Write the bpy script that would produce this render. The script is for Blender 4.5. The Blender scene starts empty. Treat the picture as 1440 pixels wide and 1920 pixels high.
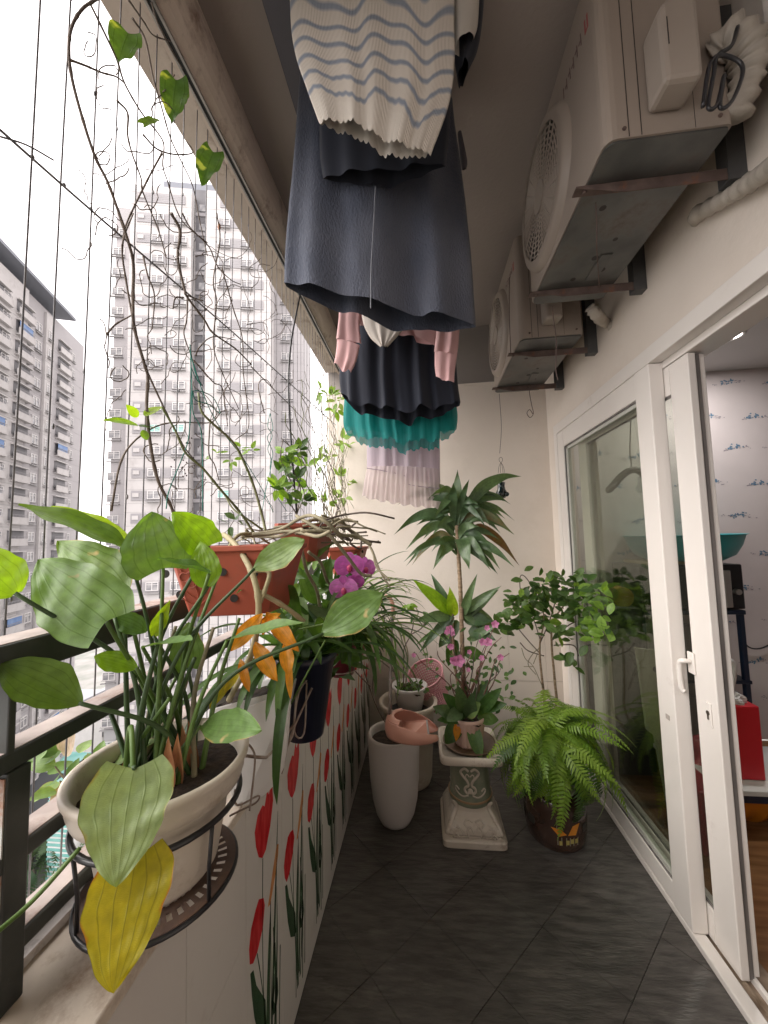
import bpy, math, random
import numpy as np
from mathutils import Vector, Matrix, noise
R = math.radians
rnd = random.Random(7)
C = bpy.context.scene.collection
SC = bpy.context.scene
# ---------------------------------------------------------------- camera, sky, sun, exposure
H = 1.45
FX = 685.0
_y, _p, _r = -0.106585102, 0.0686047589, -0.0271346358
cy, sy, cp, sp, cr, sr = math.cos(_y), math.sin(_y), math.cos(_p), math.sin(_p), math.cos(_r), math.sin(_r)
fw = np.array([sy * cp, cy * cp, sp]); rt = np.array([cy, -sy, 0.0]); up = np.cross(rt, fw)
r2 = rt * cr + up * sr; u2 = -rt * sr + up * cr
cam = bpy.data.cameras.new('camera'); camo = bpy.data.objects.new('camera', cam); C.objects.link(camo)
camo.matrix_world = Matrix(((r2[0], u2[0], -fw[0], 0), (r2[1], u2[1], -fw[1], 0), (r2[2], u2[2], -fw[2], H), (0, 0, 0, 1)))
cam.sensor_fit = 'VERTICAL'; cam.sensor_height = 36; cam.lens = FX / 1920 * 36
cam.clip_start = 0.02; cam.clip_end = 3000
SC.camera = camo
SUN_EL, SUN_AZ = 38, 242      # azimuth clockwise from +Y
W = bpy.data.worlds.new('World'); SC.world = W; W.use_nodes = True
nt = W.node_tree; bg = nt.nodes['Background']
sky = nt.nodes.new('ShaderNodeTexSky'); sky.sky_type = 'NISHITA'; sky.sun_disc = False
sky.sun_elevation = R(SUN_EL); sky.sun_rotation = R(SUN_AZ); sky.dust_density = 4; sky.air_density = 1.2
hs = nt.nodes.new('ShaderNodeHueSaturation'); hs.inputs['Saturation'].default_value = 0.10
nt.links.new(sky.outputs[0], hs.inputs['Color'])
mx = nt.nodes.new('ShaderNodeMixRGB'); mx.inputs[0].default_value = 0.80
mx.inputs[2].default_value = (9.6, 9.0, 8.95, 1)          # even overcast cloud layer
nt.links.new(hs.outputs[0], mx.inputs[1]); nt.links.new(mx.outputs[0], bg.inputs[0])
bg.inputs[1].default_value = 0.125
sl = bpy.data.lights.new('sun', 'SUN'); so = bpy.data.objects.new('sun', sl); C.objects.link(so)
sl.energy = 1.5; sl.angle = R(50); sl.color = (1, .93, .85)
az = R(SUN_AZ); el = R(SUN_EL)
sd = Vector((math.sin(az) * math.cos(el), math.cos(az) * math.cos(el), math.sin(el)))
so.rotation_euler = sd.to_track_quat('Z', 'Y').to_euler()
SC.view_settings.view_transform = 'Standard'; SC.view_settings.look = 'None'
SC.view_settings.gamma = 1; SC.view_settings.use_curve_mapping = False
SC.view_settings.exposure = 1.45

# ---------------------------------------------------------------- measuring helpers
def ray(x, y):
    a, b = (x - 720) / FX, (y - 960) / FX
    return r2 * a - u2 * b + fw
def onX(x, y, X): d = ray(x, y); return Vector(d * (X / d[0])) + Vector((0, 0, H))
def onY(x, y, Y): d = ray(x, y); return Vector(d * (Y / d[1])) + Vector((0, 0, H))
def onZ(x, y, Z): d = ray(x, y); return Vector(d * ((Z - H) / d[2])) + Vector((0, 0, H))
def onP(x, y, O, n):
    d = Vector(ray(x, y)); c = Vector((0, 0, H)); n = Vector(n)
    return c + d * ((Vector(O) - c).dot(n) / d.dot(n))

# ---------------------------------------------------------------- materials
MATS = {}
def _n(nt, t, **k):
    n = nt.nodes.new(t)
    for a, b in k.items(): setattr(n, a, b)
    return n
def mat(name, c1, c2=None, scale=6, rough=.6, bump=0, bscale=None, metal=0, spec=.5, stretch=None, dirt=None, dirt_scale=3, dirt_amt=.5, coat=0, trans=0, detail=5, sheen=0, uvbump=None):
    if name in MATS: return MATS[name]
    m = bpy.data.materials.new(name); m.use_nodes = True; t = m.node_tree; b = t.nodes['Principled BSDF']
    L = t.links.new
    tc = _n(t, 'ShaderNodeTexCoord'); mp = _n(t, 'ShaderNodeMapping'); L(tc.outputs['Object'], mp.inputs[0])
    if stretch: mp.inputs['Scale'].default_value = stretch
    b.inputs['Base Color'].default_value = (*c1, 1)
    if c2:
        nz = _n(t, 'ShaderNodeTexNoise'); nz.inputs['Scale'].default_value = scale; nz.inputs['Detail'].default_value = detail
        L(mp.outputs[0], nz.inputs[0])
        cr_ = _n(t, 'ShaderNodeValToRGB'); cr_.color_ramp.elements[0].position = .36; cr_.color_ramp.elements[1].position = .64
        cr_.color_ramp.elements[0].color = (*c1, 1); cr_.color_ramp.elements[1].color = (*c2, 1)
        L(nz.outputs[0], cr_.inputs[0]); out = cr_.outputs[0]
        if dirt:
            nd = _n(t, 'ShaderNodeTexNoise'); nd.inputs['Scale'].default_value = dirt_scale; nd.inputs['Detail'].default_value = 8
            nd.inputs['Roughness'].default_value = .7
            L(mp.outputs[0], nd.inputs[0])
            r = _n(t, 'ShaderNodeValToRGB'); r.color_ramp.elements[0].position = 1 - dirt_amt - .08; r.color_ramp.elements[1].position = 1 - dirt_amt + .1
            L(nd.outputs[0], r.inputs[0]); mm = _n(t, 'ShaderNodeMixRGB'); mm.inputs[2].default_value = (*dirt, 1)
            L(r.outputs[0], mm.inputs[0]); L(out, mm.inputs[1]); out = mm.outputs[0]
        L(out, b.inputs['Base Color'])
    b.inputs['Roughness'].default_value = rough; b.inputs['Metallic'].default_value = metal
    b.inputs['Specular IOR Level'].default_value = spec; b.inputs['Coat Weight'].default_value = coat
    b.inputs['Sheen Weight'].default_value = sheen
    if bump:
        n2 = _n(t, 'ShaderNodeTexNoise'); n2.inputs['Scale'].default_value = bscale or scale * 4; n2.inputs['Detail'].default_value = 6
        L(mp.outputs[0], n2.inputs[0]); bp = _n(t, 'ShaderNodeBump'); bp.inputs['Strength'].default_value = bump; bp.inputs['Distance'].default_value = .01
        L(n2.outputs[0], bp.inputs['Height']); L(bp.outputs[0], b.inputs['Normal'])
    if trans:
        tr = _n(t, 'ShaderNodeBsdfTranslucent'); ms = _n(t, 'ShaderNodeMixShader'); ms.inputs[0].default_value = trans
        if c2: L(out, tr.inputs[0])
        else: tr.inputs[0].default_value = (*c1, 1)
        L(b.outputs[0], ms.inputs[1]); L(tr.outputs[0], ms.inputs[2]); L(ms.outputs[0], t.nodes['Material Output'].inputs[0])
    MATS[name] = m; return m
def leafmat(name, c1, c2, veins=0, ribs=0, tr=.35, rough=.42, edge=None, spot=None, trcol=None, spotpos=.66, veincol=.74):
    if name in MATS: return MATS[name]
    m = bpy.data.materials.new(name); m.use_nodes = True; t = m.node_tree; b = t.nodes['Principled BSDF']; L = t.links.new
    uv = _n(t, 'ShaderNodeUVMap'); sx = _n(t, 'ShaderNodeSeparateXYZ'); L(uv.outputs[0], sx.inputs[0])
    tc = _n(t, 'ShaderNodeTexCoord'); oi = _n(t, 'ShaderNodeObjectInfo')
    nz = _n(t, 'ShaderNodeTexNoise'); nz.inputs['Scale'].default_value = 22; nz.inputs['Detail'].default_value = 5; L(tc.outputs['Object'], nz.inputs[0])
    ad = _n(t, 'ShaderNodeMath', operation='ADD'); L(nz.outputs[0], ad.inputs[0])
    ml = _n(t, 'ShaderNodeMath', operation='MULTIPLY_ADD'); L(oi.outputs['Random'], ml.inputs[0]); ml.inputs[1].default_value = .9; ml.inputs[2].default_value = -.45
    L(ml.outputs[0], ad.inputs[1])
    rp = _n(t, 'ShaderNodeValToRGB'); rp.color_ramp.elements[0].position = .2; rp.color_ramp.elements[1].position = .8
    rp.color_ramp.elements[0].color = (*c1, 1); rp.color_ramp.elements[1].color = (*c2, 1); L(ad.outputs[0], rp.inputs[0]); col = rp.outputs[0]
    hgt = None
    n3 = _n(t, 'ShaderNodeTexNoise'); n3.inputs['Scale'].default_value = 70; n3.inputs['Detail'].default_value = 6; L(tc.outputs['Object'], n3.inputs[0])
    r3 = _n(t, 'ShaderNodeMapRange'); L(n3.outputs[0], r3.inputs[0]); r3.inputs[1].default_value = .3; r3.inputs[2].default_value = .7; r3.inputs[3].default_value = .78; r3.inputs[4].default_value = 1.16
    m3 = _n(t, 'ShaderNodeMixRGB', blend_type='MULTIPLY'); m3.inputs[0].default_value = 1; L(col, m3.inputs[1]); L(r3.outputs[0], m3.inputs[2]); col = m3.outputs[0]
    if veins:
        a = _n(t, 'ShaderNodeMath', operation='MULTIPLY_ADD'); L(sx.outputs[0], a.inputs[0]); a.inputs[1].default_value = veins; a.inputs[2].default_value = (.5 if veins % 2 else 0.0)
        pg = _n(t, 'ShaderNodeMath', operation='PINGPONG'); L(a.outputs[0], pg.inputs[0]); pg.inputs[1].default_value = .5
        r = _n(t, 'ShaderNodeMapRange'); r.interpolation_type = 'SMOOTHSTEP'; L(pg.outputs[0], r.inputs[0]); r.inputs[1].default_value = 0; r.inputs[2].default_value = .09
        r.inputs[3].default_value = 0; r.inputs[4].default_value = 1
        mm = _n(t, 'ShaderNodeMixRGB', blend_type='MULTIPLY'); v = _n(t, 'ShaderNodeMath', operation='SUBTRACT'); v.inputs[0].default_value = 1; L(r.outputs[0], v.inputs[1])
        L(v.outputs[0], mm.inputs[0]); L(col, mm.inputs[1]); mm.inputs[2].default_value = (veincol, veincol * 1.05, veincol * .8, 1); col = mm.outputs[0]; hgt = r.outputs[0]
    if ribs:
        wv = _n(t, 'ShaderNodeTexWave'); wv.bands_direction = 'Y'; wv.inputs['Scale'].default_value = ribs; wv.inputs['Distortion'].default_value = 9.0; wv.inputs['Detail'].default_value = 2
        L(uv.outputs[0], wv.inputs[0])
        if hgt:
            q = _n(t, 'ShaderNodeMath', operation='MULTIPLY_ADD'); L(wv.outputs[0], q.inputs[0]); q.inputs[1].default_value = .12; L(hgt, q.inputs[2]); hgt = q.outputs[0]
        else: hgt = wv.outputs[0]
    if spot:
        ns = _n(t, 'ShaderNodeTexNoise'); ns.inputs['Scale'].default_value = 16; ns.inputs['Detail'].default_value = 3; L(tc.outputs['Object'], ns.inputs[0])
        r = _n(t, 'ShaderNodeMapRange'); L(ns.outputs[0], r.inputs[0]); r.inputs[1].default_value = spotpos; r.inputs[2].default_value = spotpos + .05
        mm = _n(t, 'ShaderNodeMixRGB'); L(r.outputs[0], mm.inputs[0]); L(col, mm.inputs[1]); mm.inputs[2].default_value = (*spot, 1); col = mm.outputs[0]
    if edge:
        a = _n(t, 'ShaderNodeMath', operation='SUBTRACT'); L(sx.outputs[0], a.inputs[0]); a.inputs[1].default_value = .5
        ab = _n(t, 'ShaderNodeMath', operation='ABSOLUTE'); L(a.outputs[0], ab.inputs[0])
        q = _n(t, 'ShaderNodeMath', operation='MULTIPLY_ADD'); L(nz.outputs[0], q.inputs[0]); q.inputs[1].default_value = .30; L(ab.outputs[0], q.inputs[2])
        r = _n(t, 'ShaderNodeMapRange'); L(q.outputs[0], r.inputs[0]); r.inputs[1].default_value = .635; r.inputs[2].default_value = .675
        mm = _n(t, 'ShaderNodeMixRGB'); L(r.outputs[0], mm.inputs[0]); L(col, mm.inputs[1]); mm.inputs[2].default_value = (*edge, 1); col = mm.outputs[0]
    L(col, b.inputs['Base Color']); b.inputs['Roughness'].default_value = rough
    if hgt:
        bp = _n(t, 'ShaderNodeBump'); bp.inputs['Strength'].default_value = .22; bp.inputs['Distance'].default_value = .004
        L(hgt, bp.inputs['Height']); L(bp.outputs[0], b.inputs['Normal'])
    trn = _n(t, 'ShaderNodeBsdfTranslucent'); g = _n(t, 'ShaderNodeMixRGB', blend_type='MULTIPLY'); g.inputs[0].default_value = 1
    L(col, g.inputs[1]); g.inputs[2].default_value = (*(trcol or (2.2, 2.2, .6)), 1); L(g.outputs[0], trn.inputs[0])
    ms = _n(t, 'ShaderNodeMixShader'); ms.inputs[0].default_value = tr; L(b.outputs[0], ms.inputs[1]); L(trn.outputs[0], ms.inputs[2])
    L(ms.outputs[0], t.nodes['Material Output'].inputs[0])
    MATS[name] = m; return m
def glassmat(name, tint=(.8, .85, .83), base=.0):
    if name in MATS: return MATS[name]
    m = bpy.data.materials.new(name); m.use_nodes = True; t = m.node_tree; t.nodes.remove(t.nodes['Principled BSDF']); L = t.links.new
    a = _n(t, 'ShaderNodeBsdfTransparent'); a.inputs[0].default_value = (*tint, 1)
    g = _n(t, 'ShaderNodeBsdfGlossy'); g.inputs['Roughness'].default_value = .02; g.inputs[0].default_value = (.98, 1, .98, 1)
    f = _n(t, 'ShaderNodeLayerWeight'); f.inputs[0].default_value = .5
    pw_ = _n(t, 'ShaderNodeMath', operation='POWER'); L(f.outputs[1], pw_.inputs[0]); pw_.inputs[1].default_value = 5
    ad = _n(t, 'ShaderNodeMath', operation='MULTIPLY_ADD'); ad.use_clamp = True; L(pw_.outputs[0], ad.inputs[0]); ad.inputs[1].default_value = .9; ad.inputs[2].default_value = base
    ms = _n(t, 'ShaderNodeMixShader'); L(ad.outputs[0], ms.inputs[0]); L(a.outputs[0], ms.inputs[1]); L(g.outputs[0], ms.inputs[2])
    L(ms.outputs[0], t.nodes['Material Output'].inputs[0]); MATS[name] = m; return m

# ---------------------------------------------------------------- mesh helpers (all in world coordinates)
class MB:
    def __init__(s): s.v = []; s.f = []; s.uv = []; s.mi = []; s.cur = 0
    def face(s, idx, uv=None): s.f.append(tuple(idx)); s.uv.append(uv); s.mi.append(s.cur)
    def box(s, x0, x1, y0, y1, z0, z1, M=None):
        b = len(s.v)
        for x in (x0, x1):
            for y in (y0, y1):
                for z in (z0, z1):
                    p = Vector((x, y, z)); s.v.append(M @ p if M else p)
        for q in ((0, 1, 3, 2), (4, 6, 7, 5), (0, 4, 5, 1), (2, 3, 7, 6), (0, 2, 6, 4), (1, 5, 7, 3)): s.face([b + i for i in q])
        return s
    def tube(s, pts, r, n=8, caps=True):
        pts = [Vector(p) for p in pts]; m = len(pts)
        if m < 2: return s
        rs = r if isinstance(r, (list, tuple)) else [r] * m
        b = len(s.v); nrm = None
        for i, p in enumerate(pts):
            t = (pts[min(i + 1, m - 1)] - pts[max(i - 1, 0)])
            if t.length < 1e-9: t = Vector((0, 0, 1))
            t.normalize()
            if nrm is None:
                nrm = t.cross(Vector((0.3, .2, 1)) if abs(t.z) < .9 else Vector((1, 0, 0))).normalized()
            else:
                nrm = (nrm - t * nrm.dot(t))
                nrm = nrm.normalized() if nrm.length > 1e-6 else t.orthogonal().normalized()
            bn = t.cross(nrm)
            for k in range(n):
                a = 2 * math.pi * k / n; s.v.append(p + (nrm * math.cos(a) + bn * math.sin(a)) * rs[i])
        for i in range(m - 1):
            for k in range(n):
                k2 = (k + 1) % n
                s.face((b + i * n + k, b + i * n + k2, b + (i + 1) * n + k2, b + (i + 1) * n + k), ((k / n, i / m), ((k + 1) / n, i / m), ((k + 1) / n, (i + 1) / m), (k / n, (i + 1) / m)))
        if caps:
            s.face([b + k for k in range(n)][::-1]); s.face([b + (m - 1) * n + k for k in range(n)])
        return s
    def lathe(s, c, prof, n=40, sq=0, rot=0, flute=None):
        b = len(s.v); c = Vector(c); m = len(prof); sqs = sq if isinstance(sq, (list, tuple)) else [sq] * m
        for i, (r, z) in enumerate(prof):
            sq = sqs[i]
            for k in range(n):
                a = 2 * math.pi * k / n + rot
                rr = r
                if sq:                                       # towards a rounded square
                    ca, sa = abs(math.cos(a)), abs(math.sin(a)); rr = r / ((ca ** sq + sa ** sq) ** (1 / sq))
                if flute and flute[0] <= i < flute[1]: rr *= 1 + flute[3] * (1 if (k % 2) else -1) if flute[2] == 0 else 1 + flute[3] * math.cos(flute[2] * a)
                s.v.append(c + Vector((rr * math.cos(a), rr * math.sin(a), z)))
        for i in range(m - 1):
            for k in range(n):
                k2 = (k + 1) % n; s.face((b + i * n + k, b + i * n + k2, b + (i + 1) * n + k2, b + (i + 1) * n + k))
        return s
    def disc(s, c, r, n=32):
        b = len(s.v); c = Vector(c)
        for k in range(n):
            a = 2 * math.pi * k / n; s.v.append(c + Vector((r * math.cos(a), r * math.sin(a), 0)))
        s.face(range(b, b + n)); return s
    def grid(s, fn, nu, nv, wrap=False):
        b = len(s.v)
        for j in range(nv + 1):
            for i in range(nu + (0 if wrap else 1)): s.v.append(Vector(fn(i / nu, j / nv)))
        w = nu + (0 if wrap else 1)
        for j in range(nv):
            for i in range(nu):
                i2 = (i + 1) % w if wrap else i + 1
                s.face((b + j * w + i, b + j * w + i2, b + (j + 1) * w + i2, b + (j + 1) * w + i), ((i / nu, j / nv), ((i + 1) / nu, j / nv), ((i + 1) / nu, (j + 1) / nv), (i / nu, (j + 1) / nv)))
        return s
    def prism(s, poly, ext):
        b = len(s.v); n = len(poly); ext = Vector(ext)
        for p in poly: s.v.append(Vector(p))
        for p in poly: s.v.append(Vector(p) + ext)
        s.face(range(b, b + n)); s.face(list(range(b + n, b + 2 * n))[::-1])
        for i in range(n): s.face((b + i, b + n + i, b + n + (i + 1) % n, b + (i + 1) % n))
        return s
    def ball(s, c, r, n=8, m=6, sc=(1, 1, 1)):
        c = Vector(c)
        def f(u, v):
            a = u * 2 * math.pi; e = (v - .5) * math.pi * .98
            return c + Vector((r * sc[0] * math.cos(a) * math.cos(e), r * sc[1] * math.sin(a) * math.cos(e), r * sc[2] * math.sin(e)))
        return s.grid(f, n, m, wrap=True)
def mesh(name, mb, m, off=(0, 0, 0), smooth=False):
    me = bpy.data.meshes.new(name); o = Vector(off)
    me.from_pydata([tuple(Vector(v) - o) for v in mb.v], [], mb.f)
    ul = me.uv_layers.new(name='UVMap'); k = 0; data = []
    for f, uv in zip(mb.f, mb.uv):
        for i in range(len(f)): data.extend(uv[i] if uv else (0, 0))
    ul.data.foreach_set('uv', data)
    ms = m if isinstance(m, (list, tuple)) else [m]
    for x in ms: me.materials.append(x)
    if len(ms) > 1: me.polygons.foreach_set('material_index', mb.mi)
    if smooth: me.polygons.foreach_set('use_smooth', [True] * len(mb.f))
    me.validate(); me.update(); return me
def root(name, label, cat, loc, group=None, kind=None):
    o = bpy.data.objects.new(name, None); C.objects.link(o); o.location = loc; o.empty_display_size = .05
    if label: o['label'] = label
    if cat: o['category'] = cat
    if group: o['group'] = group
    if kind: o['kind'] = kind
    return o
def wloc(p):
    v = Vector((0, 0, 0))
    while p is not None: v = v + p.location; p = p.parent
    return v
def obj(name, mb, m, parent=None, smooth=False, label=None, cat=None, group=None, kind=None, bevel=0, solid=0):
    if parent is not None: base = wloc(parent)
    else:
        a = np.array([tuple(v) for v in mb.v]); lo, hi = a.min(0), a.max(0); base = Vector(((lo[0] + hi[0]) / 2, (lo[1] + hi[1]) / 2, lo[2]))
    o = bpy.data.objects.new(name, mesh(name, mb, m, base, smooth)); C.objects.link(o)
    if parent is not None: o.parent = parent
    else: o.location = base
    if label: o['label'] = label
    if cat: o['category'] = cat
    if group: o['group'] = group
    if kind: o['kind'] = kind
    if solid:
        d = o.modifiers.new('s', 'SOLIDIFY'); d.thickness = solid; d.offset = 0
    if bevel:
        d = o.modifiers.new('b', 'BEVEL'); d.width = bevel; d.segments = 2; d.limit_method = 'ANGLE'
    return o
def inst(name, me, M, parent, label=None):
    """a part that shares mesh data, M its world matrix"""
    o = bpy.data.objects.new(name, me); C.objects.link(o); o.parent = parent
    o.matrix_basis = Matrix.Translation(-wloc(parent)) @ M
    if label: o['label'] = label
    return o
def bez(pts, n=6):
    """Catmull-Rom through points"""
    P = [Vector(p) for p in pts]; P = [2 * P[0] - P[1]] + P + [2 * P[-1] - P[-2]]; out = []
    for i in range(1, len(P) - 2):
        for k in range(n):
            t = k / n; a, b, c, d = P[i - 1], P[i], P[i + 1], P[i + 2]
            out.append(.5 * ((2 * b) + (c - a) * t + (2 * a - 5 * b + 4 * c - d) * t * t + (3 * b - a - 3 * c + d) * t ** 3))
    out.append(P[-2]); return out
def frame(base, xdir, zdir):
    x = Vector(xdir).normalized(); z = Vector(zdir); z = z - x * z.dot(x)
    z = z.normalized() if z.length > 1e-5 else x.orthogonal().normalized()
    y = z.cross(x); M = Matrix((x, y, z)).transposed().to_4x4(); M.translation = Vector(base); return M
PROF = {
    'heart': lambda t: (math.sin(math.pi * min(1, (t * .93 + .07)) ** .62)) ** .75,
    'ovate': lambda t: max(0, math.sin(math.pi * (t * .985 + .015) ** .72)) ** .85,
    'ell': lambda t: max(0, math.sin(math.pi * (t * .98 + .01))) ** .8,
    'lance': lambda t: max(0, math.sin(math.pi * (t * .97 + .03) ** .7)) ** 1.0,
    'strap': lambda t: min(1, (t * 6 + .35)) * max(0, 1 - t ** 3.2) ** .8,
    'petal': lambda t: max(0, math.sin(math.pi * (t * .93 + .03) ** .9)) ** .6,
}
def leafmesh(L, Wd, prof='ovate', nu=6, nv=10, fold=.15, droop=.15, wave=0, twist=0, lobes=0, seed=0):
    """leaf along +X, across Y, upper side +Z; W is half width"""
    mb = MB(); rr = random.Random(seed); ph = rr.random() * 6; p = PROF[prof]; o1, o2, o3, k1, k2 = rr.random() * 6, rr.random() * 6, rr.random() * 6, rr.uniform(4, 7), rr.uniform(3, 6); big = nu >= 14
    def f(u, v):
        s = (u - .5) * 2; w = Wd * p(v); x = L * v; y = w * s
        x2 = x - lobes * L * (1 - v) ** 4 * abs(s) ** 1.3
        th = droop * 1.6 * v
        z = -L * droop * v * v + fold * abs(s) ** 1.4 * w + wave * math.sin(v * 15 + ph + (1.7 if s > 0 else 0)) * s * s * Wd
        if big:
            y *= 1 + .035 * math.sin(v * 13 + o1 + s) + .02 * math.sin(v * 29 + o2 * s)
            z += Wd * (.045 * math.sin(v * k1 + o1 + s * 1.2) + .05 * s * math.sin(v * k2 + o2) + .016 * math.sin(v * 23 + s * 5 + o3))
            z -= Wd * .016 * abs(math.sin(math.pi * 3.5 * s)) * math.sin(math.pi * v)
            y += Wd * .10 * math.sin(v * 2.6 + o3) * v
        if twist: a = twist * v; y, z = y * math.cos(a) - z * math.sin(a) * .0, z + y * math.sin(a)
        return (x2 * (1 - .25 * droop * v * v), y, z)
    return mb.grid(f, nu, nv)
def flat(c): return tuple(c)
# ================================================================ OUTSIDE: ground, towers, low houses, trees
m_ground = mat('ground_mat', (.16, .17, .15), (.26, .25, .24), scale=.15, rough=.9)
mb = MB().box(-400, 300, -150, 600, -42.0, -41.5); g = obj('ground', mb, m_ground, kind='structure')
mb = MB().box(-60, 60, 22, 29, -41.5, -41.49); obj('road', mb, mat('asphalt', (.05, .05, .052), (.07, .07, .07), scale=2, rough=.9), kind='structure')

m_fac = mat('facade_pale', (.455, .435, .43), (.485, .465, .46), scale=.25, rough=.85, dirt=(.385, .362, .355), dirt_scale=.4, dirt_amt=.40)
m_fac2 = mat('facade_grey', (.345, .328, .335), (.37, .352, .358), scale=.3, rough=.85)
m_band = mat('facade_band', (.285, .272, .282), (.31, .298, .308), scale=.5, rough=.8)
m_dark = mat('facade_recess', (.115, .112, .12), (.15, .145, .152), scale=.5, rough=.7)
m_joint = mat('facade_joint', (.28, .27, .27))
m_wfr = mat('window_frame', (.60, .58, .57), rough=.5)
m_wpane = mat('window_pane', (.14, .14, .155), (.33, .32, .32), scale=.9, rough=.25, spec=.6, detail=1)  # mid grey panes: distance haze is put into their colour
m_wpane2 = mat('window_pane_teal', (.16, .42, .38), (.35, .5, .46), scale=.9, rough=.25)
m_blue = mat('blue_blind', (.08, .16, .35), (.16, .25, .42), scale=.8, rough=.6)
m_roofm = mat('tower_roof', (.18, .19, .22))

def winmeshes(w, h, pre):
    """window in the local xz plane facing -y; origin bottom left"""
    a = MB(); t = .09
    a.box(0, w, -.08, .06, 0, t); a.box(0, w, -.08, .06, h - t, h); a.box(0, t, -.08, .06, t, h - t); a.box(w - t, w, -.08, .06, t, h - t)
    a.box(w / 2 - .05, w / 2 + .05, -.075, .05, t, h - t); a.box(t, w - t, -.07, .045, h * .68, h * .68 + .06)
    f = mesh(pre + '_frame', a, m_wfr)
    p = MB().box(t, w - t, -.02, .0, t, h - t)
    s = MB().box(-.12, w + .12, -.30, 0, -.42, -.30).box(-.1, w + .1, -.20, .02, -.02, .0)
    return f, mesh(pre + '_pane', p, m_wpane), mesh(pre + '_pane_teal', p, m_wpane2), mesh(pre + '_sill', s, m_joint)

class Facade:
    def __init__(s, O, d, name, label):
        s.O = Vector((O[0], O[1], 0)); s.d = Vector((d[0], d[1], 0)).normalized(); s.n = Vector((s.d.y, -s.d.x, 0))
        if s.n.dot(Vector((0, 0, 0)) - s.O) < 0: s.n = -s.n
        s.M = Matrix((s.d, -s.n, Vector((0, 0, 1)))).transposed().to_4x4(); s.M.translation = s.O
        s.root = root(name, label, 'building', (O[0], O[1], -41.5))
    def uz(s, px, py):
        p = onP(px, py, s.O, s.n); q = p - s.O; return q.dot(s.d), p.z
    def box(s, name, u0, u1, v0, v1, z0, z1, m, mb=None):
        return obj(name, MB().box(u0, u1, v0, v1, z0, z1, s.M), m, s.root)
    def at(s, u, z, v=0): return s.M @ Matrix.Translation((u, v, z))

# ---- white tower straight ahead
T = Facade((-32.63, 47.07), (.975, .222), 'apartment_tower', 'tall pale tower with grey window bands and a dark stair recess, filling the view ahead')
F = lambda x, y=700: T.uz(x, y)[0]
uL, uA, uR0, uR1, uB, uC = F(186, 700), F(238, 700), F(356), F(384), F(508), F(566)
ztop = T.uz(330, 352)[1]; ztL = T.uz(200, 344)[1]; zcr = T.uz(360, 320)[1]
T.box('side_wing', uL, uA, 3.0, 16, -41.5, ztL - .8, m_fac2)
T.box('front_block', uA, uR0, 0, 16, -41.5, ztop, m_fac)
T.box('stair_recess', uR0, uR1, 1.6, 16, -41.5, ztop + 1.5, m_dark)
T.box('front_block', uR1, uB, 0, 16, -41.5, ztop, m_fac)
T.box('set_back_wing', uB, uC, 3.0, 16, -41.5, ztop - 2.5, m_fac2)
T.box('crown', uA + 3.5, uB - 6, 2, 14, ztop, zcr, m_roofm)
zr = T.uz(420, 845)[1]; ST = 3.1
joints = MB(); wins = []
fm, pm, pt, sm = winmeshes(1.6, 1.15, 'window')
cols = [('A', 228 - 11, 3.0), ('B', 281, 0), ('B', 325, 0), ('C', 409, 0), ('C', 453, 0), ('D', 512, 3.0)]
ks = range(int((-38 - zr) // ST), int((ztop - zr) // ST) + 1)
bands = []
for k in ks:
    z = zr + k * ST
    for (a, b, v) in ((uL, uA, 3.0), (uA, uR0, 0), (uR1, uB, 0), (uB, uC, 3.0)):
        joints.box(a, b, v - .012, v, z - 1.1, z - 1.06, T.M)
        joints.box(a, b, v - .012, v, z + .75, z + .79, T.M)
    if z + 1 < ztop:
        bands.append(obj('window_band', MB().box(F(251), F(344), -.10, 0, z - .72, z + .62, T.M), m_band, T.root))
        bands.append(obj('window_band', MB().box(F(412), F(494), -.10, 0, z - .72, z + .62, T.M), m_band, T.root))
        for q in (-.45, -.2, .05, .3): joints.box(F(251) + .02, F(344) - .02, -.112, -.10, z + q, z + q + .03, T.M); joints.box(F(412) + .02, F(494) - .02, -.112, -.10, z + q, z + q + .03, T.M)
        T_ = T.at(F(253), z - .35, -.13)
        obj('air_vent', MB().box(F(254), F(254) + .8, -.22, -.1, z - .25, z + .3, T.M), m_fac, T.root)
    obj('stair_landing', MB().box(uR0, uR1, 1.45, 1.6, z - .95, z - .45, T.M), m_band, T.root)
    for ci, (g_, px, v) in enumerate(cols):
        if z + 1.4 > (ztL if v else ztop) - 1: continue
        u = F(px) * (1 + (0.062 if v else 0)) - (1.9 if px < 300 and v else 0)
        M = T.at(u, z - .55, v - .02 if v else -.12)
        w = inst('window', fm, M, T.root); inst('sill', sm, M, w).matrix_basis = Matrix.Identity(4)
        pn = inst('pane', pt if (k in (1,) and ci in (1, 2)) or (k == -2 and ci == 3) else pm, M, w); pn.matrix_basis = Matrix.Identity(4)
    if z + 1 < ztop:
        M = T.at((uR0 + uR1) / 2 - .55, z - .2, 1.55); M = M @ Matrix.Diagonal((.6, 1, 1.1, 1)); inst('stair_window', pm, M, T.root)
obj('wall_joints', joints, m_joint, T.root, kind='stuff')

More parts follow.
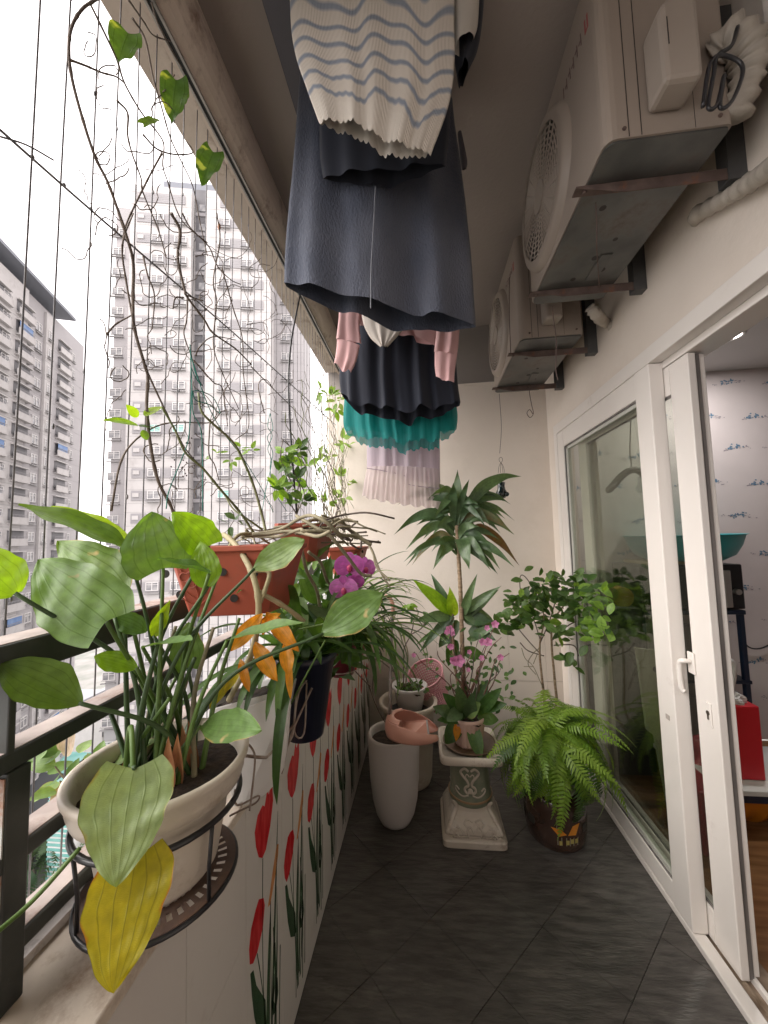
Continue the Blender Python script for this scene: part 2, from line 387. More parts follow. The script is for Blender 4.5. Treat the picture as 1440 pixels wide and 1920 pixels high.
# ---- tower on the left, balconies up its side
Lf = Facade((-63.06, 55.69), (-.37, .93), 'balcony_tower', 'grey apartment tower at the left edge with stacked recessed balconies')
G = lambda x, y=1000: Lf.uz(x, y)[0]
uend = G(150, 900); ustart = G(-260, 1000)
zroof = Lf.uz(92, 575)[1]
if uend < ustart: uend, ustart = ustart, uend
Lf.box('front_block', ustart, uend, 0, 14, -41.5, zroof - 1.0, m_fac2)
e1, e2 = sorted((G(28), G(88)))
ez = zroof + .6
obj('canopy_roof', MB().box(ustart + 4, G(118, 600), -2.0, 10, ez - .5, ez, Lf.M), m_roofm, Lf.root)
obj('roof_house', MB().box(ustart + 6, G(108, 600), 1.0, 9, zroof - 1.0, ez - .5, Lf.M), m_fac, Lf.root)
obj('light_bay', MB().box(ustart, G(27), -.6, 0, -41.5, zroof - 1.2, Lf.M), m_fac, Lf.root)
obj('light_bay', MB().box(G(68), G(84), -.35, 0, -41.5, zroof - 1.6, Lf.M), m_fac, Lf.root)
jl = MB(); zl = Lf.uz(110, 785)[1]
fm2, pm2, pt2, sm2 = winmeshes(1.5, 1.5, 'tower_window')
balm = MB(); balm.box(0, 3.4, -.05, .03, 0, 1.6); bal_void = mesh('balcony_void', balm, m_dark)
bb = MB(); bb.box(-.1, 3.5, -.55, -.42, -.6, .45); bb.box(-.1, 3.5, -.42, .0, -.62, -.5); bb.box(-.1, 3.5, -.45, 0, 1.6, 1.75)
bal_rail = mesh('balcony_parapet', bb, m_fac)
br = MB()
for i in range(12): br.box(.05 + i * .29, .08 + i * .29, -.50, -.47, .45, .8)
br.box(0, 3.4, -.51, -.46, .8, .84); bal_bars = mesh('balcony_railing', br, m_band)
bbd = MB().box(.2, 3.1, -.4, -.37, .5, 1.6); bal_blind = mesh('balcony_blind', bbd, m_blue)
for k in range(-22, 14):
    z = zl + k * 3.1
    if z > zroof - 4 or z < -40: continue
    jl.box(ustart, uend, -.615, -.6, z - 1.0, z - .95, Lf.M) if False else None
    for a, b, v in ((ustart, G(27), -.6), (G(27), G(68), 0), (G(68), G(84), -.35), (G(84), uend, 0)):
        jl.box(a, b, v - .02, v, z - 1.05, z - .99, Lf.M)
    for px in (-52, 3, 97):
        u = G(px)
        M = Lf.at(u, z, -.60 if px < 20 else 0)
        bo = inst('balcony', bal_rail, M, Lf.root)
        for nm, me in (('opening', bal_void), ('railing', bal_bars)):
            inst(nm, me, M, bo).matrix_basis = Matrix.Identity(4)
        if rnd.random() < .22: inst('blind', bal_blind, M, bo).matrix_basis = Matrix.Identity(4)
    for px, sc in ((31, .62), (51, 1), (72, .7), (124, .6), (-25, 1)):
        M = Lf.at(G(px), z, -.37 if 68 < px < 84 else (-.62 if px < 20 else -.02)) @ Matrix.Diagonal((sc, 1, 1, 1))
        w = inst('window', fm2, M, Lf.root)
        for nm, me in (('pane', pm2), ('sill', sm2)):
            inst(nm, me, M, w).matrix_basis = Matrix.Identity(4)
obj('wall_joints', jl, m_joint, Lf.root, kind='stuff')

# ---- low houses and roofs far below
def lowhouse(name, label, x, y, w, d, h, z0, mw, mr, stripes=0, wins=True):
    r_ = root(name, label, 'building', (x, y, z0))
    obj('wall', MB().box(x - w / 2, x + w / 2, y - d / 2, y + d / 2, z0, z0 + h), mw, r_)
    obj('roof', MB().box(x - w / 2 - .3, x + w / 2 + .3, y - d / 2 - .3, y + d / 2 + .3, z0 + h, z0 + h + .35), mr, r_)
    for i in range(stripes):
        zz = z0 + (i + .5) * h / stripes
        obj('louvre', MB().box(x - w / 2, x + w / 2, y - d / 2 - .12, y - d / 2, zz, zz + h / stripes * .45), mr, r_)
    if wins:
        for i in range(int(w // 3)):
            for j in range(int(h // 3)):
                obj('window', MB().box(x - w / 2 + 1 + i * 3, x - w / 2 + 2.3 + i * 3, y - d / 2 - .08, y - d / 2, z0 + 1 + j * 3, z0 + 2.3 + j * 3), m_wpane, r_)
    return r_
m_teal = mat('teal_metal', (.16, .42, .38), (.25, .5, .46), scale=.5, rough=.5)
m_white = mat('white_render', (.62, .62, .6), (.7, .69, .68), scale=.6, rough=.8)
gp = -41.5
def G0(px, py, z): return onZ(px, py, z)
p = G0(172, 1450, -28); lowhouse('striped_house', 'small white building with pale teal louvre stripes beyond the fence', p.x, p.y, 3.2, 8, 14, gp, m_white, m_teal, stripes=26, wins=False)
p = G0(80, 1450, -36); lowhouse('flat_roof_hall', 'low hall with pale teal flat roof at the foot of the left tower', p.x, p.y, 12, 12, 5, gp, m_white, m_teal)
shop = None
p = G0(75, 1530, -37.0); shop = lowhouse('shop_house', 'dark fronted low shop with small yellow lettered sign down by the street', p.x, p.y + 2, 16, 8, 6, gp, mat('shop_dark', (.03, .032, .036), (.05, .05, .055), scale=.5), mat('shop_roof', (.05, .055, .06)), wins=False)
p = G0(60, 1800, -37); lowhouse('red_awning_house', 'tiny building with a red roof far below the sill', p.x, p.y, 7, 5, 2.5, gp, m_white, mat('red_roof', (.5, .03, .04)))
p = G0(130, 1770, -37); lowhouse('green_roof_house', 'tiny building with a teal roof far below beside the trees', p.x, p.y, 5, 7, 2.5, gp, m_white, m_teal)
for i, (px, py, w_, h_) in enumerate(((20, 1440, 10, 12), (130, 1370, 9, 10), (470, 1500, 14, 8))):
    p = G0(px, py, -34); lowhouse('town_house', ('pale low house between the two towers', 'pale low house close to the striped building', 'pale low house hidden behind the planters')[i], p.x - (6 if i == 0 else 0), p.y + 14, w_, 8, h_, gp, m_white, mat('grey_roof', (.3, .3, .32)))
# sign on the shop
sb = shop.location; 
def text(name, s, size, M, m, parent, ext=.02, al='LEFT'):
    cu = bpy.data.curves.new(name, 'FONT'); cu.body = s; cu.size = size; cu.extrude = ext; cu.align_x = al; cu.materials.append(m)
    tmp = bpy.data.objects.new(name, cu); me_ = bpy.data.meshes.new_from_object(tmp); bpy.data.objects.remove(tmp)
    o = bpy.data.objects.new(name, me_); C.objects.link(o); o.parent = parent; o.matrix_basis = Matrix.Translation(-wloc(parent)) @ M; return o
m_yel = mat('sign_yellow', (.85, .7, .05))
RX = Matrix.Rotation(R(90), 4, 'X')
text('lettering', 'HỒ SƠ', .95, Matrix.Translation((sb.x - 1.0, sb.y - 4.06, gp + 4.6)) @ RX, m_yel, shop)
text('lettering', 'A KAO', .7, Matrix.Translation((sb.x - 1.0, sb.y - 4.06, gp + 3.6)) @ RX, m_yel, shop)

# trees below: crowns of leaf clumps
m_tleaf = leafmat('tree_leaf', (.035, .07, .03), (.09, .15, .06), tr=.2)
m_bark = mat('bark', (.10, .08, .06), (.18, .15, .12), scale=20, rough=.9, bump=.5)
def tree(x, y, z0, h, rad, seed, palm=False, label=''):
    rr = random.Random(seed); t = root('palm_tree' if palm else 'leafy_tree', label, 'tree', (x, y, z0), group='trees at the foot of the towers')
    obj('trunk', MB().tube([(x, y, z0), (x + .2, y, z0 + h * .5), (x, y + .1, z0 + h * .85)], [rad * .07, rad * .055, rad * .04], 8), m_bark, t, smooth=True)
    mb = MB()
    if palm:
        for i in range(26):
            a = rr.random() * 6.283; e = rr.uniform(-.2, 1.2); L_ = rad * rr.uniform(.8, 1.15)
            for s in range(14):
                q = s / 13; px_ = L_ * q; pz = math.sin(e) * px_ - L_ * .75 * q * q
                c0 = Vector((x + math.cos(a) * px_ * math.cos(e * .5), y + math.sin(a) * px_ * math.cos(e * .5), z0 + h * .85 + pz))
                for sg in (-1, 1):
                    sd_ = Vector((-math.sin(a), math.cos(a), -.5)) * sg * rad * .28 * math.sin(math.pi * (q * .85 + .12)); dr = Vector((math.cos(a), math.sin(a), -.2)) * rad * .08
                    b = len(mb.v); mb.v += [c0, c0 + dr, c0 + sd_ + dr * 2.2]; mb.face((b, b + 1, b + 2))
    else:
        for cidx in range(34):
            a = rr.random() * 6.283; e = rr.uniform(-.5, 1.5); q = rad * rr.uniform(.35, .95)
            c0 = Vector((x + math.cos(a) * math.cos(e) * q, y + math.sin(a) * math.cos(e) * q, z0 + h * .72 + math.sin(e) * q * .8)); cr2 = rad * rr.uniform(.18, .34)
            for i in range(90):
                d = Vector((rr.gauss(0, 1), rr.gauss(0, 1), rr.gauss(0, 1))).normalized() * cr2 * rr.uniform(.5, 1)
                u_ = Vector((rr.gauss(0, 1), rr.gauss(0, 1), rr.gauss(0, .6))).normalized() * rad * .05; w_ = u_.orthogonal().normalized() * rad * .03
                b = len(mb.v); mb.v += [c0 + d - w_, c0 + d + u_, c0 + d + w_, c0 + d - u_]; mb.face((b, b + 1, b + 2, b + 3))
    obj('crown', mb, m_tleaf, t)
for i, (px, py, h, rad, palm, lab) in enumerate([
    (60, 1640, 7, 3.2, True, 'palm crown nearest the left post, low in the view'), (118, 1600, 8, 2.8, True, 'palm crown under the dark shop front, right of the other palm'),
    (88, 1700, 6, 2.2, False, 'bushy tree just below the two palms'), (130, 1680, 6, 2.6, False, 'round dark tree close to the white sill'),
    (55, 1730, 5, 2.0, False, 'small tree at the bottom beside the red roof'), (100, 1560, 7, 2.4, False, 'dark tree in front of the shop'),
    (150, 1620, 7, 2.8, False, 'dark tree behind the cream pot'), (60, 1565, 7, 2.6, False, 'dark tree left of the shop sign')]):
    p = G0(px, py, -36); tree(p.x, p.y, gp, h, rad, i, palm, lab)

# ================================================================ THE BALCONY
m_floor = [mat('slate_tile_%d' % i, (.050 + .005 * i, .045 + .005 * i, .041 + .005 * i), (.100 + .008 * i, .090 + .008 * i, .082 + .008 * i), scale=11, rough=.34, bump=.30, bscale=34, detail=12, stretch=(1, 5.0, 1), dirt=(.16, .145, .13), dirt_scale=5, dirt_amt=.36) for i in range(3)]
for i, m in enumerate(m_floor):
    for n in m.node_tree.nodes:
        if n.type == 'MAPPING': n.inputs['Rotation'].default_value = (0, 0, R(-28))
XL, XR, Y0, YE, ZC = -.435, .905, -1.6, 2.72, 3.06
fl = obj('floor', MB().box(-.5, 1.0, Y0 - .1, 2.9, -.12, -.004), mat('grout', (.045, .042, .038), rough=.9), kind='structure')
def clip(poly, x0, x1, y0, y1):
    for ax, lim, sg in ((0, x0, 1), (0, x1, -1), (1, y0, 1), (1, y1, -1)):
        out = []
        for i in range(len(poly)):
            a, b = poly[i], poly[(i + 1) % len(poly)]; da, db = (a[ax] - lim) * sg, (b[ax] - lim) * sg
            if da >= 0: out.append(a)
            if da * db < 0: t = da / (da - db); out.append((a[0] + (b[0] - a[0]) * t, a[1] + (b[1] - a[1]) * t))
        poly = out
        if len(poly) < 3: return []
    return poly
TS = .2875; q = math.sqrt(.5)
for i in range(-14, 15):
    for j in range(-14, 15):
        def W_(a, b): u, v = a * TS, b * TS; return (.181 + (u + v) * q, 1.296 + (u - v) * q)
        g_ = .0009 / TS
        poly = clip([W_(i + g_, j + g_), W_(i + 1 - g_, j + g_), W_(i + 1 - g_, j + 1 - g_), W_(i + g_, j + 1 - g_)], XL, .93, Y0, YE)
        if len(poly) < 3: continue
        dz = rnd.uniform(-.0008, .0008)
        obj('floor_tile', MB().prism([(x, y, 0 + dz) for x, y in poly], (0, 0, -.0035)), m_floor[rnd.randrange(3)], fl)

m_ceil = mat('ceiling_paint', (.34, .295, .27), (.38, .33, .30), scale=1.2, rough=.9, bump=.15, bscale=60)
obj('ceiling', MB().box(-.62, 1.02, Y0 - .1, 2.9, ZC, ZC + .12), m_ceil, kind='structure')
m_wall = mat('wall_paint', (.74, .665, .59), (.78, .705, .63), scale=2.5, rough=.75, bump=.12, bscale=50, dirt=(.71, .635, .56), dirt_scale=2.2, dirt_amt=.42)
m_wtile = mat('wall_tile', (.67, .60, .535), (.70, .63, .565), scale=3, rough=.28, bump=.05, bscale=8)
m_grout = mat('tile_grout', (.35, .30, .26), rough=.9)
# end wall
ew = root('end_wall', 'cream end wall of the balcony behind the plants, tiled below a ledge', 'wall', (.25, YE, 0))
obj('plaster', MB().box(-.72, 1.02, YE, YE + .2, 0, 2.565), m_wall, ew)
obj('ledge', MB().box(-.72, 1.02, YE - .004, YE + .2, 2.565, 2.58), m_wall, ew)
obj('recessed_beam', MB().box(-.72, 1.02, YE + .07, YE + .2, 2.58, ZC), mat('beam_unlit_tone', (.30, .27, .25), (.34, .31, .285), scale=2, rough=.85, bump=.1), ew)  # darker than the wall: shade of the unlit recess put into its colour
obj('tile_cap', MB().box(XL, .92, YE - .016, YE, .822, .834), m_wall, ew)
for r_ in range(3):
    z0, z1 = (0.0, .02, .424)[r_], (.018, .421, .820)[r_]
    if r_ == 0: continue
    for k in range(6):
        x0 = XL + k * .25; x1 = min(x0 + .2485, .92)
        if x1 > x0: obj('wall_tile', MB().box(x0, x1, YE - .010, YE, z0, z1), m_wtile, ew)
obj('grout_bed', MB().box(XL, .92, YE - .004, YE, 0, .822), m_grout, ew)
# back wall behind the camera
obj('back_wall', MB().box(-.72, 1.02, Y0 - .2, Y0, 0, ZC), m_wall, cat='wall', label='plain wall at the near end of the balcony behind the camera')
# parapet
pw = root('parapet_wall', 'low white tiled parapet with painted red tulips under the railing', 'wall', (-.52, 1.2, 0))
m_par = mat('parapet_tile', (.70, .655, .615), (.74, .69, .645), scale=1.5, rough=.22, bump=.03, bscale=6, dirt=(.60, .545, .50), dirt_scale=5, dirt_amt=.34)
obj('core', MB().box(-.66, XL - .008, Y0, YE, -.4, .835), m_wall, pw)
obj('skirting', MB().box(XL - .008, XL - .003, Y0, YE, 0, .835), m_grout, pw)
PJ = .2138
ks = range(-12, 10)
for k in ks:
    a, b = .857 + k * PJ, .857 + (k + 1) * PJ
    if a > YE: continue
    b = min(b, YE)
    if b < Y0: continue
    obj('parapet_tile', MB().box(XL - .008, XL, max(a, Y0) + .0008, b - .0008, .008, .545), m_par, pw)
    obj('parapet_tile', MB().box(XL - .008, XL, max(a, Y0) + .0008, b - .0008, .5465, .834), m_par, pw)
# tulips printed on the tiles
def tred(n, a, b, sc=28): return mat(n, a, b, scale=sc, rough=.22, stretch=(1, 2, .5))
m_red = tred('tulip_red', (.50, .006, .012), (.70, .04, .045)); m_or = tred('tulip_orange', (.55, .2, .06), (.72, .33, .14)); m_gr = tred('tulip_green', (.012, .045, .018), (.05, .12, .05))
def printed(name, pts, m, parent, lift=.0006):
    obj(name, MB().prism([(XL + lift, y, z) for y, z in pts], (-.0005, 0, 0)), m, parent)
def blade(y0, z0, y1, z1, w, bend=0):
    n = 8; a = []; b = []
    for i in range(n + 1):
        t = i / n; y = y0 + (y1 - y0) * t + bend * math.sin(t * math.pi); z = z0 + (z1 - z0) * t; ww = w * (math.sin(math.pi * min(1, t * .8 + .2)) ** .8) if w > .003 else w
        a.append((y + ww, z)); b.append((y - ww, z))
    return a + b[::-1]
for k in range(0, 9):
    o = .857 + k * PJ
    if o + .1 > YE: break
    j = lambda s=.004: rnd.uniform(-s, s)
    mt = root('tulip_print', None, None, (XL, o, 0)); mt.parent = pw; mt.location = Vector((XL, o, 0)) - pw.location
    A = lambda L_: [(o + y + j(.002), z + j(.004)) for y, z in L_]
    if o + .15 < YE:
        printed('tulip_petals', A([(.148, .79), (.125, .77), (.118, .795), (.10, .765), (.088, .775), (.062, .765), (.045, .74), (.05, .70), (.066, .665), (.085, .645), (.108, .65), (.135, .69), (.152, .74)]), m_red, mt)
        printed('tulip_petals', A([(.065, .566), (.045, .56), (.024, .54), (.014, .505), (.018, .47), (.034, .452), (.056, .455), (.085, .485), (.098, .52), (.09, .55)]), m_red, mt)
        printed('tulip_bud', A([(.19, .60), (.178, .61), (.150, .56), (.128, .52), (.118, .50), (.13, .498), (.16, .53), (.185, .57)]), m_or, mt)
        for (y0, z0, y1, z1, w, bd) in ((.11, .10, .088, .645, .0016, -.012), (.10, .06, .055, .455, .0016, .02), (.135, .08, .133, .50, .0016, 0), (.128, .10, .185, .69, .006, .0), (.118, .07, .135, .50, .010, -.01), (.14, .08, .175, .50, .0045, .012), (.16, .05, .16, .37, .003, .005), (.182, .07, .195, .33, .0025, 0), (.15, .12, .15, .42, .0022, .01)):
            printed('tulip_leaf', [(o + y, z) for y, z in blade(y0, z0, y1, z1, w, bd)], m_gr, mt)
        printed('tulip_leaf', [(o + y, z) for y, z in ((.02, .448), (.035, .44), (.05, .39), (.072, .35), (.10, .30), (.105, .24), (.092, .24), (.06, .27), (.04, .33), (.028, .39))], m_gr, mt)
        printed('tulip_leaf', [(o + y, z) for y, z in ((.155, .30), (.145, .275), (.137, .24), (.146, .21), (.165, .20), (.18, .23), (.175, .27), (.168, .27), (.168, .235), (.158, .222), (.150, .24), (.156, .265))], m_gr, mt)
# sill and track
m_sill = mat('sill_marble', (.62, .53, .44), (.74, .66, .57), scale=9, rough=.35, bump=.15, bscale=24, dirt=(.34, .23, .15), dirt_scale=9, dirt_amt=.40)
obj('window_sill', MB().box(-.60, -.425, Y0, YE - .001, .836, .858), m_sill, cat='sill', label='worn cream marble sill running along the top of the parapet', bevel=.003)
m_alu = mat('old_white_profile', (.50, .46, .43), (.62, .58, .55), scale=12, rough=.45, dirt=(.14, .10, .08), dirt_scale=14, dirt_amt=.36)
obj('sill_track', MB().box(-.625, -.602, Y0, YE - .002, .836, .905).box(-.601, -.580, Y0, YE - .002, .8585, .872), m_alu, cat='track', label='narrow stained white track at the outer edge of the marble sill')
# railing
m_iron = mat('railing_paint', (.030, .034, .032), (.05, .054, .05), scale=9, rough=.45, bump=.08, dirt=(.10, .09, .08), dirt_scale=7, dirt_amt=.30)
m_railtop = mat('railing_faded_top', (.50, .43, .40), (.33, .28, .26), scale=16, rough=.8, dirt=(.22, .10, .06), dirt_scale=9, dirt_amt=.38)
m_rust = mat('rusty_paint', (.50, .46, .42), (.38, .42, .40), scale=9, rough=.8, dirt=(.32, .10, .03), dirt_scale=10, dirt_amt=.46)
rl = root('balcony_railing', 'dark green steel balcony railing with sun faded dusty tops standing on the sill', 'railing', (-.58, 1, .858))
for (x0, x1, z0, z1) in ((-.61, -.55, 1.276, 1.322), (-.595, -.55, 1.156, 1.180), (-.595, -.55, 1.030, 1.054), (-.595, -.55, .915, .939)):
    a = obj('rail', MB().box(x0, x1, Y0, YE - .01, z0, z1), m_iron, rl, bevel=.003)
    obj('faded_top', MB().box(x0 + .003, x1 - .004, Y0 + .01, YE - .02, z1, z1 + .0012), m_railtop, a)
for yy in (-.6, .4405, 1.46, 2.45):
    obj('post', MB().box(-.598, -.5485, yy, yy + .030, .859, 1.155).box(-.596, -.5505, yy, yy + .010, 1.1555, 1.275), m_iron, rl, bevel=.002)
    obj('rusty_plate', MB().box(-.596, -.5505, yy - .0022, yy - .0005, .87, 1.15), m_rust, rl)
# net of wires
m_wire = mat('wire_mat', (.10, .10, .11), (.18, .17, .17), scale=60, rough=.5, metal=.3)
nw = root('wire_net', 'safety net of thin vertical wires strung from the beam down past the railing', 'net', (-.64, 1.2, .8))
k = 0
yy = .405
while yy < 2.70:
    xx = -.640
    pts = [(xx, yy + rnd.uniform(-.003, .003), 2.80), (xx - .012 + rnd.uniform(-.006, .006), yy + rnd.uniform(-.004, .004), 1.9), (xx - .03, yy + .006 + rnd.uniform(-.006, .006), .78)]
    obj('wire', MB().tube(bez(pts, 4), .0016 if yy < 1.2 else .0014, 5), m_wire, nw, smooth=True)
    z = 2.115 + (yy - .5) * .09
    for dz, r_ in ((0, .0033), (rnd.uniform(-.8, -.25), .0024), (rnd.uniform(.15, .5), .0024)): obj('knot', MB().ball((xx - .004 if dz >= 0 else xx - .009, yy, z + dz), r_, 6, 4, (1, 1, 1 if dz == 0 else 2.4)), m_wire, nw)
    yy += .0555
obj('cross_wire', MB().tube(bez([(-.645, -.2, 2.07), (-.648, .5, 2.115), (-.648, 1.2, 2.19), (-.645, 1.9, 2.25), (-.645, 2.70, 2.32)], 8), .0022, 6), m_wire, nw, smooth=True)
obj('cross_wire', MB().tube(bez([onX(0, 256, -.645), onX(50, 272, -.645), onX(100, 300, -.645)], 5), .0016, 6), m_wire, nw)
# beam over the opening
m_beam = mat('beam_stained', (.44, .37, .31), (.53, .455, .385), scale=3.2, rough=.85, bump=.3, bscale=26, dirt=(.20, .14, .10), dirt_scale=5.5, dirt_amt=.40)
bm_ = root('overhead_beam', 'stained rounded beam along the ceiling edge above the wire net', 'beam', (-.65, 1.2, 2.75))
obj('soffit', MB().box(-.735, -.622, Y0, YE + .05, 2.768, ZC), m_beam, bm_)
prof = [(-.604, 2.752)]
for i in range(15):
    a = -1.35 + i / 14 * 2.6; prof.append((-.66 + .105 * math.cos(a) ** .9 if math.cos(a) > 0 else -.66, 2.87 + .125 * math.sin(a)))
prof += [(-.615, ZC), (-.622, ZC), (-.622, 2.752)]
obj('rounded_face', MB().prism([(x, Y0, z) for x, z in prof], (0, YE - Y0 + .05, 0)), mat('beam_face', (.54, .45, .385), (.62, .53, .455), scale=3, rough=.8, bump=.2, bscale=24, dirt=(.19, .12, .09), dirt_scale=7.5, dirt_amt=.37), bm_, smooth=False)
m_chan = mat('steel_channel', (.30, .28, .26), (.4, .37, .34), scale=14, rough=.5, metal=.3)
obj('channel', MB().box(-.621, -.6155, Y0, YE, 2.744, 2.767).box(-.6045, -.598, Y0, YE, 2.744, 2.752), m_chan, bm_)
obj('channel_slot', MB().box(-.6155, -.6045, Y0, YE, 2.748, 2.752), mat('slot_black', (.01, .01, .01)), bm_)
# ================================================================ HOUSE WALL, DOORS
WX = .92
hw = root('house_wall', 'cream plaster wall above and around the sliding doors, carrying both air conditioners', 'wall', (.97, 1.2, 0))
obj('plaster', MB().box(WX, 1.02, .10, YE, 2.165, ZC).box(WX, 1.02, 2.545, YE, 0, 2.165).box(WX, 1.02, Y0, .10, 0, ZC), m_wall, hw)
obj('pilaster', MB().box(.862, WX - .001, Y0, .905, 2.27, ZC), mat('bright_plaster', (.74, .70, .66), (.70, .65, .6), scale=9, rough=.8, bump=.4, bscale=30), hw, bevel=.006)
m_pvc = mat('door_plastic', (.78, .735, .69), (.81, .765, .72), scale=2, rough=.32, bump=.02, bscale=12, dirt=(.62, .56, .51), dirt_scale=5, dirt_amt=.30)
m_gask = mat('gasket', (.09, .085, .08), (.22, .20, .19), scale=30, rough=.6, stretch=(1, 1, .08))
m_groove = mat('dirty_groove', (.16, .11, .07), (.34, .26, .19), scale=18, rough=.8)
m_glass = glassmat('door_glass', (.83, .85, .81), .05)
df = root('door_frame', 'white plastic outer frame round the sliding balcony doors', 'door frame', (.93, 1.3, 0))
obj('jamb', MB().box(.895, .985, 2.49, 2.543, .03, 2.10), m_pvc, df, bevel=.003)
obj('head', MB().box(.895, .9445, .11, 2.543, 2.10, 2.163).box(.9455, 1.045, .11, 2.543, 2.075, 2.163), m_pvc, df, bevel=.003)
obj('threshold', MB().box(.893, .938, .11, 2.543, .0, .026), m_pvc, df, bevel=.004)
obj('threshold', MB().box(.985, 1.0, .11, 2.543, .0, .026), m_pvc, df, bevel=.003)
obj('track_groove', MB().box(.9385, .9845, .11, 2.543, -.002, .008), m_groove, df)
obj('track_rail', MB().box(.957, .963, .11, 1.47, .0085, .020), m_groove, df)
obj('track_groove', MB().box(1.0005, 1.06, .11, 2.543, -.002, .006), m_groove, df)
fp = root('fixed_door_panel', 'large fixed glass door panel in white plastic frame behind the fern', 'door', (.92, 2, .03))
obj('stile', MB().box(.897, .944, 2.392, 2.488, .028, 2.098), m_pvc, fp, bevel=.003)
obj('stile', MB().box(.893, .946, 1.49, 1.590, .028, 2.098), m_pvc, fp, bevel=.004)
obj('top_rail', MB().box(.8975, .9435, 1.591, 2.391, 1.992, 2.098), m_pvc, fp, bevel=.003)
obj('bottom_rail', MB().box(.8975, .9435, 1.591, 2.391, .028, .108), m_pvc, fp, bevel=.003)
obj('gasket', MB().box(.903, .908, 1.5905, 2.3915, .108, .114).box(.903, .908, 1.5905, 2.3915, 1.985, 1.9915).box(.903, .908, 1.5905, 1.5965, .114, 1.985).box(.903, .908, 2.3855, 2.3915, .114, 1.985), m_gask, fp)
obj('glass_bead', MB().box(.909, .930, 2.362, 2.3845, .13, 1.97).box(.909, .93, 1.60, 2.36, .115, .132).box(.909, .93, 1.60, 2.36, 1.968, 1.984), mat('bead', (.55, .55, .5), rough=.4), fp)
obj('pane', MB().box(.913, .917, 1.597, 2.385, .1145, 1.9845), m_glass, fp)
obj('chip', MB().box(.8905, .8925, 1.525, 1.545, .735, .752), mat('scratch', (.45, .40, .36)), fp)
sp_ = root('sliding_door', 'slid open white door leaf with lever handle and key plate', 'door', (.97, 1.7, .03))
obj('stile', MB().box(.948, .974, 1.362, 1.462, .022, 2.072), m_pvc, sp_, bevel=.003)
obj('stile', MB().box(.948, .974, 2.20, 2.30, .022, 2.072), m_pvc, sp_, bevel=.003)
obj('top_rail', MB().box(.9485, .9735, 1.463, 2.199, 1.96, 2.072), m_pvc, sp_, bevel=.002)
obj('bottom_rail', MB().box(.9485, .9735, 1.463, 2.199, .022, .13), m_pvc, sp_, bevel=.002)
obj('pane', MB().box(.962, .966, 1.4625, 2.2, .1305, 1.9595), m_glass, sp_)
obj('gasket', MB().box(.954, .960, 1.4625, 1.468, .131, 1.959).box(.954, .960, 1.4625, 2.19, .131, .138).box(.954, .96, 1.4625, 2.19, 1.952, 1.959), m_gask, sp_)
obj('brush_strip', MB().box(.975, .990, 1.368, 1.380, .022, 2.07), m_gask, sp_)
# lever handle
hx = .948
hp = onX(1303, 1245, .947); hy, hz = hp.y + .012, hp.z
hb = obj('handle', MB().box(hx - .008, hx - .0005, hy - .016, hy + .016, hz - .038, hz + .038), m_pvc, sp_, bevel=.003)
obj('lever', MB().tube(bez([(hx - .009, hy, hz + .005), (hx - .028, hy, hz + .007), (hx - .036, hy + .012, hz), (hx - .036, hy + .018, hz - .03), (hx - .034, hy + .016, hz - .095), (hx - .028, hy + .008, hz - .105)], 5), [.0085] * 26, 8), m_pvc, hb, smooth=True)
kp = onX(1330, 1340, .947)
kb = obj('key_plate', MB().box(hx - .005, hx - .0005, kp.y - .013, kp.y + .013, kp.z - .040, kp.z + .040), m_pvc, sp_, bevel=.002)
obj('keyhole', MB().tube([(hx - .0065, kp.y, kp.z + .006), (hx - .0052, kp.y, kp.z + .006)], .0075, 14).box(hx - .0065, hx - .0052, kp.y - .0035, kp.y + .0035, kp.z - .016, kp.z + .002), mat('lock_metal', (.16, .13, .11), metal=.8, rough=.4), kb)
ip = root('inner_door_leaf', 'narrow white edge of a second door leaf parked behind the handle leaf', 'door', (1.02, 1.7, .03))
obj('stile', MB().box(.991, 1.010, 1.372, 1.46, .027, 2.070), m_pvc, ip, bevel=.002)
obj('stile', MB().box(.991, 1.010, 2.20, 2.30, .027, 2.070), m_pvc, ip)
obj('rail', MB().box(.9915, 1.0095, 1.461, 2.199, .027, .10).box(.9915, 1.0095, 1.461, 2.199, 1.98, 2.070), m_pvc, ip)
# caster marks: wall hook
# ================================================================ ROOM BEHIND THE DOORS
RX1, RYB = 4.2, 2.86
m_paper = mat('wallpaper', (.60, .545, .54), (.65, .59, .585), scale=3, rough=.7)
obj('room_floor', MB().box(1.062, RX1, -1.5, RYB, -.05, -.006), mat('room_boards', (.16, .075, .03), (.26, .13, .055), scale=4, rough=.25, stretch=(1, 8, 1)), kind='structure')
obj('room_ceiling', MB().box(1.021, RX1, -1.5, RYB + .1, 2.60, 2.7), mat('room_ceiling_paint', (.50, .47, .46)), kind='structure')
rw = root('papered_wall', 'pink grey wall of the room papered with small blue flower sprigs', 'wall', (2.5, RYB, 0))
obj('paper', MB().box(1.021, RX1, RYB, RYB + .1, 0, 2.6), m_paper, rw)
obj('room_wall', MB().box(RX1, RX1 + .1, -1.5, RYB + .1, 0, 2.6), m_paper, kind='structure')
obj('room_wall', MB().box(1.021, RX1, -1.6, -1.5, 0, 2.6), m_paper, kind='structure')
m_bf = mat('flower_blue', (.06, .16, .27), (.16, .26, .36), scale=60, rough=.7); m_bl = mat('sprig_grey', (.20, .19, .24), (.32, .28, .32), scale=50, rough=.7)
